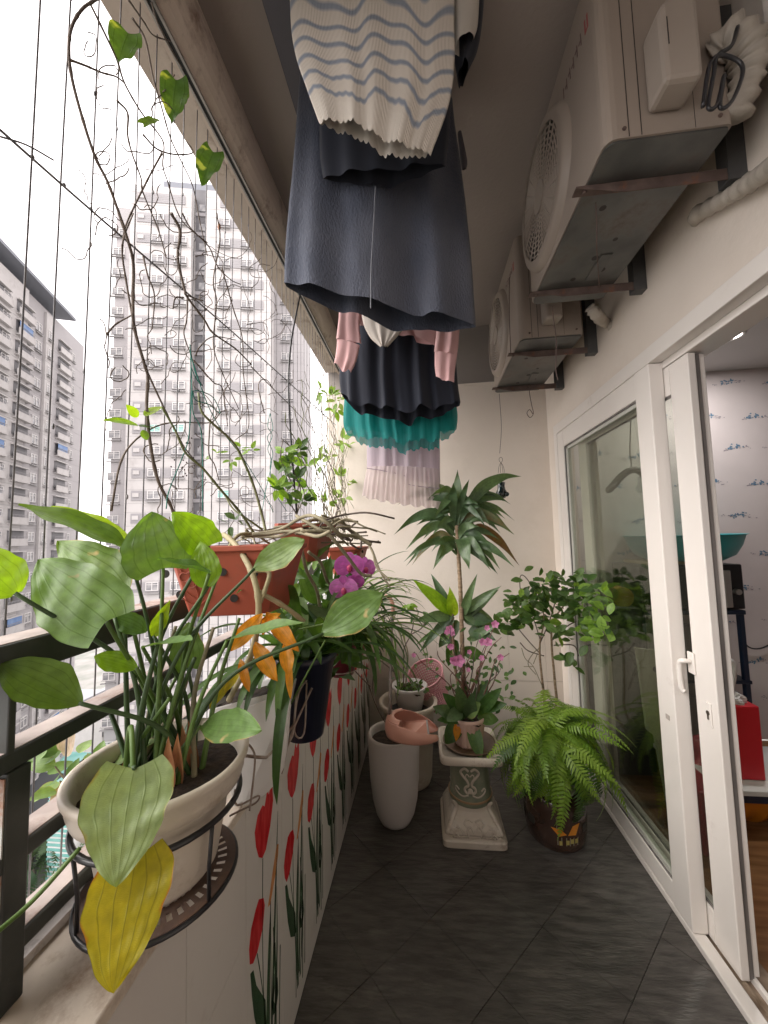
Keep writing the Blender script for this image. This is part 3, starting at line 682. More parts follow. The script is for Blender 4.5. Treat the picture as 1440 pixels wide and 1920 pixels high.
def sprig(seed):
    rr = random.Random(seed); mb = MB()
    def blob(x, z, rx, rz, mi):
        mb.cur = mi; n = 6; b = len(mb.v); a0 = rr.random() * 3
        for k in range(n):
            a = a0 + 6.283 * k / n; q_ = rr.uniform(.6, 1.2); mb.v.append(Vector((x + rx * q_ * math.cos(a), 0, z + rz * q_ * math.sin(a))))
        mb.face(range(b, b + n))
    for cx in (-.028, .022):
        for i in range(11): blob(cx + rr.gauss(0, .013), rr.gauss(.004, .009) + cx * .2, .007, .0055, 0)
    for i in range(22):
        x = rr.uniform(-.12, .12); blob(x, rr.gauss(0, .007) + x * .04 - abs(x) * .08, rr.uniform(.003, .008), .003, 1)
    mb.v = [v + Vector((0, -.0002 * i % .001, 0)) for i, v in enumerate(mb.v)]
    return mesh('sprig', mb, [m_bf, m_bl])
SPR = [sprig(i) for i in range(4)]
for r_ in range(10):
    for c_ in range(9):
        x = 1.12 + c_ * .32 + (r_ % 2) * .16 + rnd.uniform(-.03, .03); z = .30 + r_ * .245 + rnd.uniform(-.02, .02)
        inst('flower_sprig', SPR[rnd.randrange(4)], Matrix.Translation((x, RYB - .0022, z)) @ Matrix.Rotation(R(rnd.uniform(-8, 8)), 4, 'Y'), rw)
# downlight
dl = root('ceiling_downlight', 'round lit downlight in the ceiling of the room behind the doors', 'light', (1.877, 2.331, 2.59))
me = bpy.data.materials.new('lamp_glow'); me.use_nodes = True; b_ = me.node_tree.nodes['Principled BSDF']; b_.inputs['Emission Color'].default_value = (1, .97, .94, 1); b_.inputs['Emission Strength'].default_value = 7
obj('diffuser', MB().tube([(1.877, 2.331, 2.594), (1.877, 2.331, 2.597)], .045, 28), me, dl)
mb = MB().lathe((1.877, 2.331, 0), [(.045, 2.595), (.05, 2.590), (.062, 2.592), (.063, 2.6)], 32); obj('trim_ring', mb, m_pvc, dl, smooth=True)
ll = bpy.data.lights.new('downlight_lamp', 'AREA'); lo = bpy.data.objects.new('downlight_lamp', ll); C.objects.link(lo); lo.parent = dl; lo.location = (0, 0, -.004)
ll.shape = 'DISK'; ll.size = .09; ll.energy = 5; ll.color = (1, .95, .92)
# things in the room
m_navy = mat('navy_steel', (.012, .022, .05), (.02, .035, .07), scale=5, rough=.35)
m_black = mat('black_plastic', (.015, .015, .018), (.03, .03, .034), scale=8, rough=.3)
m_silver = mat('brushed_silver', (.45, .44, .43), rough=.35, metal=.7)
Y = 2.45
a = onY(1200, 1062, Y); b = onY(1394, 1058, Y); zt, xr = b.z, b.x; zb = onY(1396, 1143, Y).z
st = root('oven_stand', 'dark navy metal stand with thin legs carrying the black oven', 'stand', (1.6, 2.6, 0))
for (x, y) in ((1.33, 2.47), (xr - .03, 2.47), (1.33, 2.80), (xr - .03, 2.80)): obj('leg', MB().box(x - .014, x + .014, y - .014, y + .014, -.004, zb - .03), m_navy, st, bevel=.003)
obj('shelf', MB().box(1.31, xr - .01, 2.45, 2.83, zb - .03, zb - .005), m_navy, st, bevel=.003)
obj('shelf', MB().box(1.31, xr - .01, 2.45, 2.83, .52, .54), m_navy, st, bevel=.003)
ov = root('oven', 'black oven with upright silver door handle and round knob, standing on the navy stand', 'oven', (1.6, 2.6, zb))
obj('body', MB().box(1.33, xr, 2.46, 2.80, zb, zt), m_black, ov, bevel=.008)
obj('door', MB().box(1.34, xr - .13, 2.448, 2.459, zb + .015, zt - .015), mat('oven_glass', (.02, .02, .022), rough=.08), ov, bevel=.003)
hh = onY(1362, 1100, 2.42); obj('handle', MB().box(hh.x - .02, hh.x + .02, 2.405, 2.425, zb + .02, zt - .03).box(hh.x - .012, hh.x + .012, 2.4255, 2.4475, zb + .03, zb + .06).box(hh.x - .012, hh.x + .012, 2.4255, 2.4475, zt - .07, zt - .04), m_silver, ov, bevel=.005)
kk = onY(1384, 1110, 2.44); obj('knob', MB().tube([(kk.x, 2.459, kk.z), (kk.x, 2.432, kk.z)], .017, 18), m_silver, ov)
# rattan box + basin on top of the oven
obj('woven_tray', MB().box(1.40, 1.72, 2.5, 2.78, zt + .001, zt + .022), mat('wicker', (.42, .33, .17), (.55, .45, .27), scale=30, rough=.8, stretch=(1, 1, 6)), cat='tray', label='flat straw coloured woven tray between the oven and the teal basin', bevel=.004)
bz = onY(1275, 1003, 2.62); bc = (onY(1176, 1003, 2.62).x + onY(1377, 998, 2.62).x) / 2; br_ = (onY(1377, 998, 2.62).x - onY(1176, 1003, 2.62).x) / 2
z0 = zt + .0235
bh = max(.1, bz.z - z0)
mb = MB().lathe((bc, 2.62, z0), [(.001, 0), (br_ * .62, 0), (br_ * .80, bh * .22), (br_ * .90, bh * .6), (br_ * .95, bh * .96), (br_, bh), (br_ * .96, bh * 1.01), (br_ * .93, bh * .95), (br_ * .88, bh * .6), (br_ * .78, bh * .26), (br_ * .6, bh * .05), (.001, bh * .05)], 48)
obj('basin', mb, mat('teal_plastic', (.02, .30, .34), (.03, .36, .40), scale=3, rough=.35), cat='basin', label='wide teal plastic washing basin on top of the black oven', smooth=True)
tb = root('side_table', 'low white topped table with dark legs beside the doorway', 'table', (1.7, 2.05, 0))
tz = onY(1400, 1478, 2.02).z
obj('table_top', MB().box(1.30, 2.35, 2.0, 2.40, tz - .025, tz), m_white, tb, bevel=.004)
obj('apron', MB().box(1.33, 2.32, 2.03, 2.38, tz - .075, tz - .026), m_navy, tb)
for (x, y) in ((1.35, 2.05), (2.28, 2.05), (1.35, 2.36), (2.28, 2.36)): obj('leg', MB().box(x - .018, x + .018, y - .018, y + .018, -.005, tz - .076), m_black, tb)
rb = root('red_bag', 'bright red paper bag with a crumpled white bag stuffed in its top', 'bag', (1.5, 2.1, tz))
p0, p1 = onY(1352, 1330, 2.08), onY(1424, 1325, 2.08)
rt_, rx0, rx1 = p1.z, p0.x, p1.x
m_redb = mat('red_paper', (.52, .01, .02), (.60, .02, .035), scale=4, rough=.4, bump=.3, bscale=12)
mb = MB(); 
for (dx, yy_) in ((0, 2.08), (0, 2.2)): pass
mb.box(rx0, rx1, 2.08, 2.20, tz + .001, rt_)
obj('bag_body', mb, m_redb, rb, bevel=.006)
def crump(c, r, seed, sc=(1, 1, 1), amp=.25):
    rr = random.Random(seed); f = [(rr.uniform(2, 7), rr.uniform(2, 7), rr.uniform(0, 6)) for _ in range(6)]
    c = Vector(c)
    def g(u, v):
        a = u * 6.283; e = (v - .5) * 3.08; d = Vector((math.cos(a) * math.cos(e), math.sin(a) * math.cos(e), math.sin(e)))
        k = 1 + amp * sum(math.sin(p_ * d.x + q_ * d.y * 1.3 + s_ + 3 * d.z) for p_, q_, s_ in f) / 3
        return c + Vector((d.x * sc[0], d.y * sc[1], d.z * sc[2])) * r * k
    return MB().grid(g, 22, 14, wrap=True)
m_film = mat('white_film', (.62, .60, .60), (.72, .70, .69), scale=9, rough=.35, bump=.5, bscale=20)
obj('stuffing', crump(((rx0 + rx1) / 2 - .01, 2.14, rt_ + .01), .06, 3, (1.25, .8, .7)), m_film, rb)
hp_ = [onY(1368, 1318, 2.14), onY(1376, 1250, 2.14), onY(1362, 1238, 2.14), onY(1345, 1242, 2.14), onY(1348, 1300, 2.14)]
obj('bag_handle', MB().tube(bez(hp_, 5), .013, 8), m_film, rb, smooth=True)
ob_ = obj('orange_bag', crump((onY(1440, 1590, 2.0).x, 2.12, .10), .10, 5, (1, .8, 1.1), .1), mat('orange_film', (.5, .15, .008), (.55, .2, .012), scale=6, rough=.35, bump=.4, bscale=10), cat='bag', label='orange plastic bag on the floor under the low table', smooth=True)
obj('red_sack', crump((onY(1385, 1560, 2.2).x - .05, 2.25, .16), .15, 8, (1, .7, 1.1), .15), mat('dark_red_film', (.25, .01, .03), (.35, .03, .05), scale=6, rough=.35, bump=.4, bscale=10), cat='bag', label='dark red plastic sack under the table left of the orange bag', smooth=True)
obj('red_crate', MB().box(1.19, 1.30, 1.86, 2.1, -.005, .27), mat('crate_red', (.20, .01, .02), (.26, .02, .03), scale=4, rough=.35), cat='crate', label='low dark red plastic crate seen through the handle leaf glass', bevel=.01)
ch = root('folding_board', 'tilted pale green board with an oval grip hole, behind the fixed glass', 'board', (1.2, 2.2, 0))
q_ = [onY(1193, 1215, 2.2), onY(1262, 1225, 2.2), onY(1320, 1560, 2.2), onY(1262, 1560, 2.2), onY(1228, 1380, 2.2), onY(1214, 1370, 2.2)]
obj('panel', MB().prism(q_, (0, .02, 0)), mat('pale_board', (.50, .52, .38), (.56, .57, .44), scale=5, rough=.5), ch)
c_ = onY(1231, 1256, 2.19); obj('grip_hole', MB().tube([(c_.x, 2.197, c_.z), (c_.x, 2.1995, c_.z)], .014, 16), m_black, ch)
for i, (px, py, c1, lab) in enumerate(((1172, 1118, (.5, .30, .05), 'yellow tin on its side among the kitchen things behind the fixed glass'), (1150, 1112, (.55, .42, .2), 'small straw coloured jar left of the yellow tin behind the glass'))):
    c_ = onY(px, py, 2.5); obj('tin', MB().tube([(c_.x - .03, 2.46, c_.z), (c_.x - .03, 2.62, c_.z)], .062 - i * .02, 20), mat('tin_%d' % i, c1, tuple(x * .8 for x in c1), scale=8, rough=.4), cat='tin', label=lab)
c_ = onY(1150, 1145, 2.45)
obj('kitchen_counter', MB().box(1.04, 1.305, 2.42, 2.80, -.005, onY(1165, 1138, 2.45).z), mat('counter_dark', (.04, .045, .05), (.07, .075, .08), scale=5, rough=.4), cat='counter', label='dark low cabinet behind the fixed glass carrying the yellow tin', bevel=.006)
# grey hanger in the room
hg = root('clothes_hanger', 'grey padded clothes hanger on a thin wire behind the fixed glass', 'hanger', (1.25, 2.2, 1.75))
P_ = [onY(x, y, 2.2) for x, y in ((1138, 922), (1150, 910), (1165, 893), (1182, 882), (1200, 884), (1222, 905))]
obj('shoulder', MB().tube(bez(P_, 5), [.012, .018, .02, .02, .018] + [.02] * 17 + [.02, .018, .014, .01], 8), mat('hanger_grey', (.20, .19, .185)), hg, smooth=True)
obj('hook', MB().tube(bez([onY(1184, 882, 2.2), onY(1183, 862, 2.2), onY(1181, 845, 2.2), onY(1183, 780, 2.2)], 4), .003, 6), m_gask, hg)
obj('cable', MB().tube(bez([onY(1390, 1180, 2.84), onY(1400, 1210, 2.84), onY(1425, 1216, 2.84), onY(1460, 1200, 2.84)], 5), .005, 6), m_black, cat='cable', label='thin black cable drooping along the papered wall beside the stand', smooth=True)

# ================================================================ AIR CONDITIONERS
m_ac = mat('ac_casing', (.31, .26, .22), (.35, .295, .25), scale=2, rough=.45, bump=.03, dirt=(.26, .21, .17), dirt_scale=3, dirt_amt=.35)
m_ac2 = mat('ac_cover', (.34, .29, .25), (.37, .32, .275), scale=2, rough=.45)
m_galv = mat('galvanised', (.09, .092, .088), (.18, .18, .17), scale=5, rough=.42, metal=.5, bump=.08, dirt=(.11, .085, .07), dirt_scale=5, dirt_amt=.42)
m_rst = mat('rusty_steel', (.09, .062, .055), (.15, .105, .09), scale=16, rough=.75, metal=.1, bump=.25, dirt=(.26, .09, .035), dirt_scale=12, dirt_amt=.36)
m_grl = mat('grille_dark', (.035, .028, .026))
m_mark = mat('faded_print', (.16, .10, .10)); m_markr = mat('faded_red_print', (.36, .09, .09))
def ac(X0, X1, Ya, Yb, z0, z1, label, boff):
    t = root('air_conditioner', label, 'air conditioner', ((X0 + X1) / 2, (Ya + Yb) / 2, z0), 'outdoor air conditioner units on the house wall')
    r_ = .028
    prof = []
    for cx, cy_, a0 in ((X0 + r_, Ya + r_, 180), (X1 - .012, Ya + .012, 270), (X1 - .012, Yb - .012, 0), (X0 + r_, Yb - r_, 90)):
        rr_ = r_ if cx < X1 - .05 else .012
        for i in range(5): a = R(a0 + i * 22.5); prof.append((cx + rr_ * math.cos(a), cy_ + rr_ * math.sin(a)))
    obj('casing', MB().prism([(x, y, z0 + .006) for x, y in prof], (0, 0, z1 - z0 - .006)), m_ac, t)
    inn = [((x - (X0 + X1) / 2) * .975 + (X0 + X1) / 2, (y - (Ya + Yb) / 2) * .985 + (Ya + Yb) / 2) for x, y in prof]
    bp = obj('base_pan', MB().prism([(x, y, z0) for x, y in inn], (0, 0, .0055)), m_galv, t)
    for (u, v, r0) in ((.28, .30, .010), (.52, .62, .012), (.70, .72, .012), (.40, .78, .010), (.62, .50, .008)):
        obj('drain_hole', MB().tube([(X0 + u * (X1 - X0), Ya + v * (Yb - Ya), z0 - .0006), (X0 + u * (X1 - X0), Ya + v * (Yb - Ya), z0 - .0001)], r0, 14), m_grl, bp)
    obj('pressed_rib', MB().box(X0 + .17, X0 + .21, Ya + .40, Ya + .53, z0 - .004, z0 - .0003), m_galv, bp, bevel=.002)
    # fan grille on the balcony side
    cy_, cz = Yb - .245, (z0 + z1) / 2 - .0; rad = .222
    ring = MB().grid(lambda u, v: (X0 - (.026, .026, .021, .0)[min(3, int(v * 3.001))], cy_ + (rad - .020, rad, rad + .012, rad + .022)[min(3, int(v * 3.001))] * math.cos(u * 6.2832), cz + (rad - .020, rad, rad + .012, rad + .022)[min(3, int(v * 3.001))] * math.sin(u * 6.2832)), 48, 3, wrap=True)
    obj('grille_ring', ring, m_ac, t, smooth=True)
    obj('fan_opening', MB().tube([(X0 - .002, cy_, cz), (X0 - .0005, cy_, cz)], rad, 40), m_grl, t)
    gm = MB()
    for i in range(11):
        q_ = .045 + i * (rad - .062) / 10
        gm.grid(lambda u, v: (X0 - .021 - .003 * math.cos(v * 6.283), cy_ + (q_ + .003 * math.sin(v * 6.283)) * math.cos(u * 6.2832), cz + (q_ + .003 * math.sin(v * 6.283)) * math.sin(u * 6.2832)), 40, 4, wrap=True)
    for i in range(24):
        a = i * 6.2832 / 24; gm.tube([(X0 - .019, cy_ + .04 * math.cos(a), cz + .04 * math.sin(a)), (X0 - .022, cy_ + (rad - .012) * math.cos(a), cz + (rad - .012) * math.sin(a))], .003, 5)
    obj('grille_bars', gm, m_ac, t, kind='stuff')
    obj('grille_hub', MB().tube([(X0 - .027, cy_, cz), (X0 - .016, cy_, cz)], .052, 28), m_ac2, t)
    # seams on the near end
    for x in (X0 + .055, X0 + .085): obj('seam', MB().box(x, x + .002, Ya - .0008, Ya + .0005, z0 + .008, z1), m_grl, t)
    obj('seam', MB().box(X1 - .088, X1 - .087, Ya - .0006, Ya + .0005, z0 + .008, z1), m_grl, t)
    cm = MB(); xa, xb, za, zb_ = X0 + .10, X1 - .115, z0 + .055, z0 + .30
    cm.prism([(xa, Ya - .001, za), (xb, Ya - .001, za), (xb, Ya - .001, zb_), (xa + .04, Ya - .001, zb_ - .01), (xa, Ya - .001, zb_ - .05)][::-1], (0, -.075, 0))
    obj('valve_cover', cm, m_ac2, t, bevel=.012)
    obj('cover_slot', MB().box(xa + .012, xa + .014, Ya - .0775, Ya - .0765, za + .09, za + .16), m_grl, t)
    for (x, z) in ((X0 + .045, z0 + .03), (X1 - .03, z0 + .03)): obj('screw', MB().tube([(x, Ya - .003, z), (x, Ya + .001, z)], .005, 10), m_rst, t)
    obj('rating_label', MB().box(X1 - .105, X1 - .055, Ya - .0008, Ya - .0001, z0 + .36, z0 + .45), mat('label_blue', (.22, .28, .33), (.3, .36, .4), scale=20), t)
    # worn logo on the long face
    lm = MB(); lg = Ya + .075
    for i in range(6): lm.box(X0 - .0012, X0 - .0002, lg + .012 + i * .026, lg + .016 + i * .026, z1 - .135, z1 - .10)
    for i in range(5): lm.box(X0 - .0012, X0 - .0002, lg + .017 + i * .026, lg + .028 + i * .026, z1 - .12 + (i % 2) * .008, z1 - .115 + (i % 2) * .008)
    obj('logo_lettering', lm, m_mark, t); obj('logo_mark', MB().box(X0 - .0012, X0 - .0002, lg - .03, lg - .024, z1 - .14, z1 - .10).box(X0 - .0012, X0 - .0002, lg - .016, lg - .01, z1 - .14, z1 - .10).box(X0 - .0012, X0 - .0002, lg - .024, lg - .016, z1 - .14, z1 - .134), m_markr, t)
    for o_ in boff:
        y = Ya + o_; zt_ = z0 - .001
        br = root('wall_bracket', None, None, (X1, y, z0)); br.parent = t; br.location = Vector((X1, y, z0)) - t.location
        pr_ = [(X0 - .028, y, zt_ - .004), (X0 + .10, y, zt_ - .032), (X1 + .07, y, zt_ - .032), (X1 + .07, y, zt_), (X0 - .028, y, zt_)]
        obj('arm', MB().prism(pr_, (0, .003, 0)), m_rst, br)
        obj('arm', MB().box(X0 - .028, X1 + .07, y + .0032, y + .032, zt_ - .004, zt_), m_rst, br)
        obj('upright', MB().box(X1 + .072, WX - .0005, y - .002, y + .036, zt_ - .034, z1 - .05), mat('dark_upright', (.06, .062, .066), (.10, .10, .10), scale=10, rough=.6), br)
        obj('bolt', MB().tube([(X0 + .0, y + .016, zt_ - .012), (X0 + .0, y + .016, zt_ - .004)], .007, 6).ball((X1 + .05, y + .016, zt_ - .008), .006, 6, 4), m_rst, br, kind='stuff')
    return t
ac(.50, .80, .93, 1.60, 2.445, 2.985, 'nearest and larger looking air conditioner with cables coiled at its end, upper right', (.115, .572))
ac(.505, .80, 1.80, 2.48, 2.40, 2.94, 'farther air conditioner, smaller in view, above the hanging wire and black pot', (.125, .575))
# pipes in white wrap
m_wrap = mat('pipe_wrap', (.40, .36, .31), (.50, .45, .39), scale=8, rough=.5, bump=.9, bscale=14, dirt=(.38, .32, .26), dirt_scale=10, dirt_amt=.3)
def wrap(pts, r, label):
    P_ = bez(pts, 8); rr = random.Random(len(label)); n = len(P_)
    rs = [r * (1 + .16 * math.sin(i * 1.9) + rr.uniform(-.12, .12)) * (.8 if i in (0, n - 1) else 1) for i in range(n)]
    return obj('wrapped_pipe', MB().tube(P_, rs, 12), m_wrap, cat='pipe', label=label, smooth=True)
wrap([onX(1480, 285, .84), onX(1440, 318, .87), onX(1395, 350, .885), onX(1350, 378, .89), onX(1308, 402, .90), (.935, onX(1300, 405, .91).y + .01, onX(1300, 405, .91).z - .01)], .022, 'white tape wrapped pipe crossing the wall below the near air conditioner')
wrap([onY(1105, 575, 1.66), onY(1118, 590, 1.68), onX(1135, 605, .90), (.94, onX(1142, 612, .91).y, onX(1142, 612, .91).z)], .022, 'short white wrapped pipe entering the wall between the two air conditioners')
wrap([onY(1340, 105, .93), onY(1372, 70, .90), onY(1405, 100, .90), onY(1400, 150, .92), onY(1372, 230, .96)], .036, 'thick crumpled white insulation bend beside the end of the near air conditioner')
cb = MB()
obj('cable_loop', MB().tube(bez([onY(x, y, .865) for x, y in ((1383, 50), (1372, 85), (1345, 105), (1338, 140), (1328, 200), (1345, 195), (1358, 140), (1350, 200), (1372, 190), (1392, 140), (1385, 115), (1350, 104), (1330, 125), (1318, 200))], 7), .0045, 6), m_black, cat='cable', label='thin black cable coiled in loops beside the near air conditioner cover', smooth=True)
def wirething(pts, r, label, name='hanging_wire', m=None, n=5):
    return obj(name, MB().tube(bez(pts, n), r, 6), m or m_rst, cat='wire', label=label, smooth=True)
wirething([onX(1117, 380, .55) + Vector((0, 0, .0)), onX(1119, 430, .56), onX(1119, 470, .565), onY(1124, 540, 1.5)], .002, 'thin rusty wire along the underside of the near air conditioner')
wirething([onY(1036, 575, 1.51), onY(1038, 600, 1.51), onY(1043, 640, 1.51), onY(1042, 690, 1.51), onY(1046, 712, 1.51)], .002, 'thin wire dangling from the far bracket of the near air conditioner')
wirething([onY(955, 520, 1.93), onY(955, 590, 1.93), onY(958, 668, 1.93)], .0022, 'thin beaded chain hanging along the front of the farther air conditioner')
wirething([onY(x, y, 2.36) for x, y in ((975, 675), (990, 712), (993, 738), (997, 760), (1000, 775), (994, 783), (988, 775), (993, 768), (999, 776))], .0022, 'short twisted wire ending in a loop under the farther air conditioner')

# ================================================================ LAUNDRY
m_rack = mat('rack_dark', (.10, .095, .11), (.13, .12, .135), scale=3, rough=.6)
p0 = onZ(490, 0, 2.99); 
rk = root('drying_rack', 'dark ceiling mounted drying rack with a pole, mostly hidden above the clothes', 'clothes rack', (0, 1.3, 2.9))
obj('mount', MB().box(p0.x, .10, .35, 1.75, 2.99, ZC - .001), m_rack, rk, bevel=.004)
obj('pole', MB().tube([(-.08, .45, 2.955), (-.09, 2.1, 2.955)], .011, 12), m_silver, rk, smooth=True)
for y in (.6, 1.2, 1.7, 2.08): obj('pole_holder', MB().tube([(-.085, y, 2.966), (-.085, y, ZC - .0005)], .004, 8), m_silver, rk)
def garment(name, label, m, Lp, Rp, Yl, Yr, folds=7, amp=.02, thick=.05, hem=None, nu=90, nv=26, seed=0, cat='clothes', parent=None, smooth=True, uvfn=None, back_drop=.01, group='washing hung from the drying rack'):
    rr = random.Random(seed); ph = [rr.uniform(0, 6.28) for _ in range(5)]; fr = [folds * q_ for q_ in (1, .53, 1.47, 1.9)]
    LP = bez([onY(x, y, Yl) for x, y in Lp], 6); RP = bez([onY(x, y, Yr) for x, y in Rp], 6)
    def samp(P_, v): f = v * (len(P_) - 1); i = min(int(f), len(P_) - 2); return P_[i].lerp(P_[i + 1], f - i)
    def fn(u, v):
        back = u > .5; s = u * 2 if not back else 2 - u * 2
        a, b = samp(LP, v), samp(RP, v); e = math.sin(math.pi * s) ** .5 if 0 < s < 1 else 0
        p_ = a.lerp(b, s)
        k = amp * (.25 + .75 * v)
        w = k * (math.sin(fr[0] * 6.28 * s + ph[0] + (2 if back else 0)) + .8 * math.sin(fr[1] * 6.28 * s + ph[1] + v * 1.5) + .28 * math.sin(fr[2] * 6.28 * s + ph[2] - v) + .10 * math.sin(fr[3] * 6.28 * s + ph[3]))
        wr = noise.noise(p_ * 9.0 + Vector((seed, 0, 0))) * .6 + noise.noise(Vector((p_.x * 26, p_.y * 8, p_.z * 9 + p_.x * 14 + seed))) * .4
        w += wr * min(.012, .45 * amp + .001) * (.35 + .65 * v)
        p_ = p_ + Vector((.25 * w, (thick if back else -thick) * e * .5 + w * e, 0))
        if hem and v > .5: p_.z += hem(s, back) * ((v - .5) * 2) ** 1.5
        if back: p_.z += back_drop * v
        return p_
    mb = MB().grid(fn, nu, nv, wrap=True)
    if uvfn:
        mb.uv = [tuple(uvfn(*q_) for q_ in uv) if uv else None for uv in mb.uv]
    if parent is not None: return obj(name, mb, m, parent, smooth=smooth, label=label)
    return obj(name, mb, m, smooth=smooth, label=label, cat=cat, group=group)
# fabrics
m_denim = mat('dark_denim', (.045, .055, .085), (.105, .115, .150), scale=4, rough=.9, bump=.5, bscale=170, sheen=.15, stretch=(1, 1, .5), detail=8)
m_navyf = mat('navy_cloth', (.008, .011, .022), (.012, .016, .030), scale=4, rough=.85, sheen=.1)
m_pink = mat('pink_cotton', (.66, .40, .40), (.72, .46, .455), scale=8, rough=.85, trans=.15, sheen=.2)
m_cream = mat('cream_cloth', (.52, .47, .42), (.58, .53, .48), scale=10, rough=.85)
m_teal_t = mat('teal_tulle', (.0, .27, .26), (.02, .36, .34), scale=9, rough=.7, trans=.45, stretch=(6, 6, .4))
m_lil = mat('lilac_chiffon', (.56, .47, .54), (.64, .55, .61), scale=14, rough=.8, trans=.45, stretch=(7, 7, .3))
m_lil2 = mat('pale_pink_tulle', (.74, .63, .63), (.82, .72, .71), scale=16, rough=.8, trans=.5, stretch=(8, 8, .3))
def sheer(m, f):
    t = m.node_tree; o = t.nodes['Material Output']; src = o.inputs[0].links[0].from_socket
    tp = t.nodes.new('ShaderNodeBsdfTransparent'); ms = t.nodes.new('ShaderNodeMixShader'); ms.inputs[0].default_value = f
    t.links.new(src, ms.inputs[1]); t.links.new(tp.outputs[0], ms.inputs[2]); t.links.new(ms.outputs[0], o.inputs[0])
sheer(m_teal_t, .18); sheer(m_lil, .12); sheer(m_lil2, .35)
# knitted sweater with wavy stripes
def knit():
    m = bpy.data.materials.new('striped_knit'); m.use_nodes = True; t = m.node_tree; b = t.nodes['Principled BSDF']; L = t.links.new
    uv = _n(t, 'ShaderNodeUVMap'); sx = _n(t, 'ShaderNodeSeparateXYZ'); L(uv.outputs[0], sx.inputs[0])
    a = _n(t, 'ShaderNodeMath', operation='FRACT'); L(sx.outputs[1], a.inputs[0])
    r = _n(t, 'ShaderNodeValToRGB'); e = r.color_ramp; e.elements[0].position = .0; e.elements[0].color = (.74, .68, .60, 1); e.elements[1].position = 1; e.elements[1].color = (.74, .68, .60, 1)
    for p_, c in ((.34, (.74, .68, .60, 1)), (.46, (.28, .32, .40, 1)), (.60, (.30, .34, .42, 1)), (.74, (.74, .68, .60, 1))):
        x = e.elements.new(p_); x.color = c
    L(a.outputs[0], r.inputs[0])
    g = _n(t, 'ShaderNodeMath', operation='LESS_THAN'); g.inputs[1].default_value = 6.0; L(sx.outputs[1], g.inputs[0])
    mm = _n(t, 'ShaderNodeMixRGB'); mm.inputs[1].default_value = (.76, .70, .62, 1); L(g.outputs[0], mm.inputs[0]); L(r.outputs[0], mm.inputs[2]); L(mm.outputs[0], b.inputs['Base Color'])
    wv = _n(t, 'ShaderNodeTexWave'); wv.bands_direction = 'X'; wv.inputs['Scale'].default_value = 75; L(uv.outputs[0], wv.inputs[0])
    bp = _n(t, 'ShaderNodeBump'); bp.inputs['Strength'].default_value = .6; bp.inputs['Distance'].default_value = .003; L(wv.outputs[0], bp.inputs['Height']); L(bp.outputs[0], b.inputs['Normal'])
    b.inputs['Roughness'].default_value = .95; b.inputs['Sheen Weight'].default_value = .3; return m
m_knit = knit()
def step(s): return .34 * math.sin(s * 13 + .5) * (.6 + s) - .35 * s + .12 * math.sin(s * 29)
sw = root('knit_sweater', 'cream knitted sweater with wavy grey blue stripes and ruffled hem, nearest of the washing', 'clothes', onY(700, 250, .86), 'washing hung from the drying rack')
garment('body', None, m_knit, [(540, -260), (543, 0), (552, 95), (574, 165), (598, 231)], [(868, -260), (852, 0), (852, 105), (842, 190), (806, 292)], .84, .92, 5, .006, .05, lambda s, b: -.010 * abs(math.sin(s * 58)) + .012 * math.sin(s * 7) + (.035 * max(0, s - .8) * 5 * 1.2 if s > .8 else 0) * 0, 190, 40, 3, parent=sw, uvfn=lambda u, v: (u, v * 9.6 - 2.2 + step(u * 2 if u < .5 else 2 - 2 * u)))
garment('sleeve', None, m_knit, [(846, -60), (850, 30), (851, 100)], [(900, -60), (896, 40), (888, 72)], .95, .96, 2, .003, .05, None, 30, 10, 4, parent=sw, uvfn=lambda u, v: (u, 7 + v))
garment('black_jersey', 'black jersey with short sleeves poking out right of the sweater', m_navyf, [(800, -60), (845, 10), (851, 100), (858, 150)], [(910, -60), (906, 30), (896, 95), (878, 132)], 1.0, 1.0, 2, .004, .07, lambda s, b: .0, 40, 16, 5)
garment('navy_dress', 'plain black navy top with rounded hem between sweater and denim dress', m_navyf, [(600, -40), (600, 150), (600, 280), (606, 335)], [(850, -40), (846, 150), (842, 250), (836, 312)], 1.03, 1.06, 4, .007, .06, lambda s, b: -.020 * math.sin(math.pi * s), 60, 18, 6)
garment('grey_cuff', 'small dark grey cuff showing at the right edge of the denim dress', m_rack, [(858, 250), (862, 290), (866, 320)], [(866, 250), (876, 300), (874, 318)], 1.3, 1.3, 1, .001, .02, None, 16, 6, 7)
dn = root('denim_dress', 'wide dark denim dress with pale centre seam, the largest piece of washing', 'clothes', onY(700, 590, 1.2), 'washing hung from the drying rack')
garment('skirt', None, m_denim, [(566, 60), (556, 205), (545, 330), (532, 450), (528, 530)], [(838, 60), (850, 200), (868, 330), (884, 470), (893, 612)], 1.06, 1.27, 3.2, .020, .12, lambda s, b: -.012 * math.sin(math.pi * s) - .02 * s * (1 - s) * 4 - .003 * math.sin(s * 40) * s, 130, 60, 8, parent=dn, back_drop=.0)
ysm = lambda v: 1.14
obj('seam', MB().tube(bez([onY(704, 350, 1.03), onY(700, 430, 1.03), onY(696, 500, 1.03), onY(695, 578, 1.03)], 5), .0018, 6), mat('seam_thread', (.16, .17, .20)), dn)
def hemtube(P_, r, m, parent, name='hem'): return obj(name, MB().tube(bez(P_, 5), r, 8), m, parent, smooth=True)
pk = root('pink_shirt', 'pale pink long sleeved shirt with cuffs, hanging under the denim dress', 'clothes', onY(750, 640, 1.5), 'washing hung from the drying rack')
garment('body', None, m_pink, [(650, 470), (655, 560), (668, 606), (690, 616)], [(850, 470), (840, 560), (822, 615), (815, 640)], 1.50, 1.50, 3, .006, .07, lambda s, b: -.02 * s if s > .7 else .01, 60, 16, 9, parent=pk)
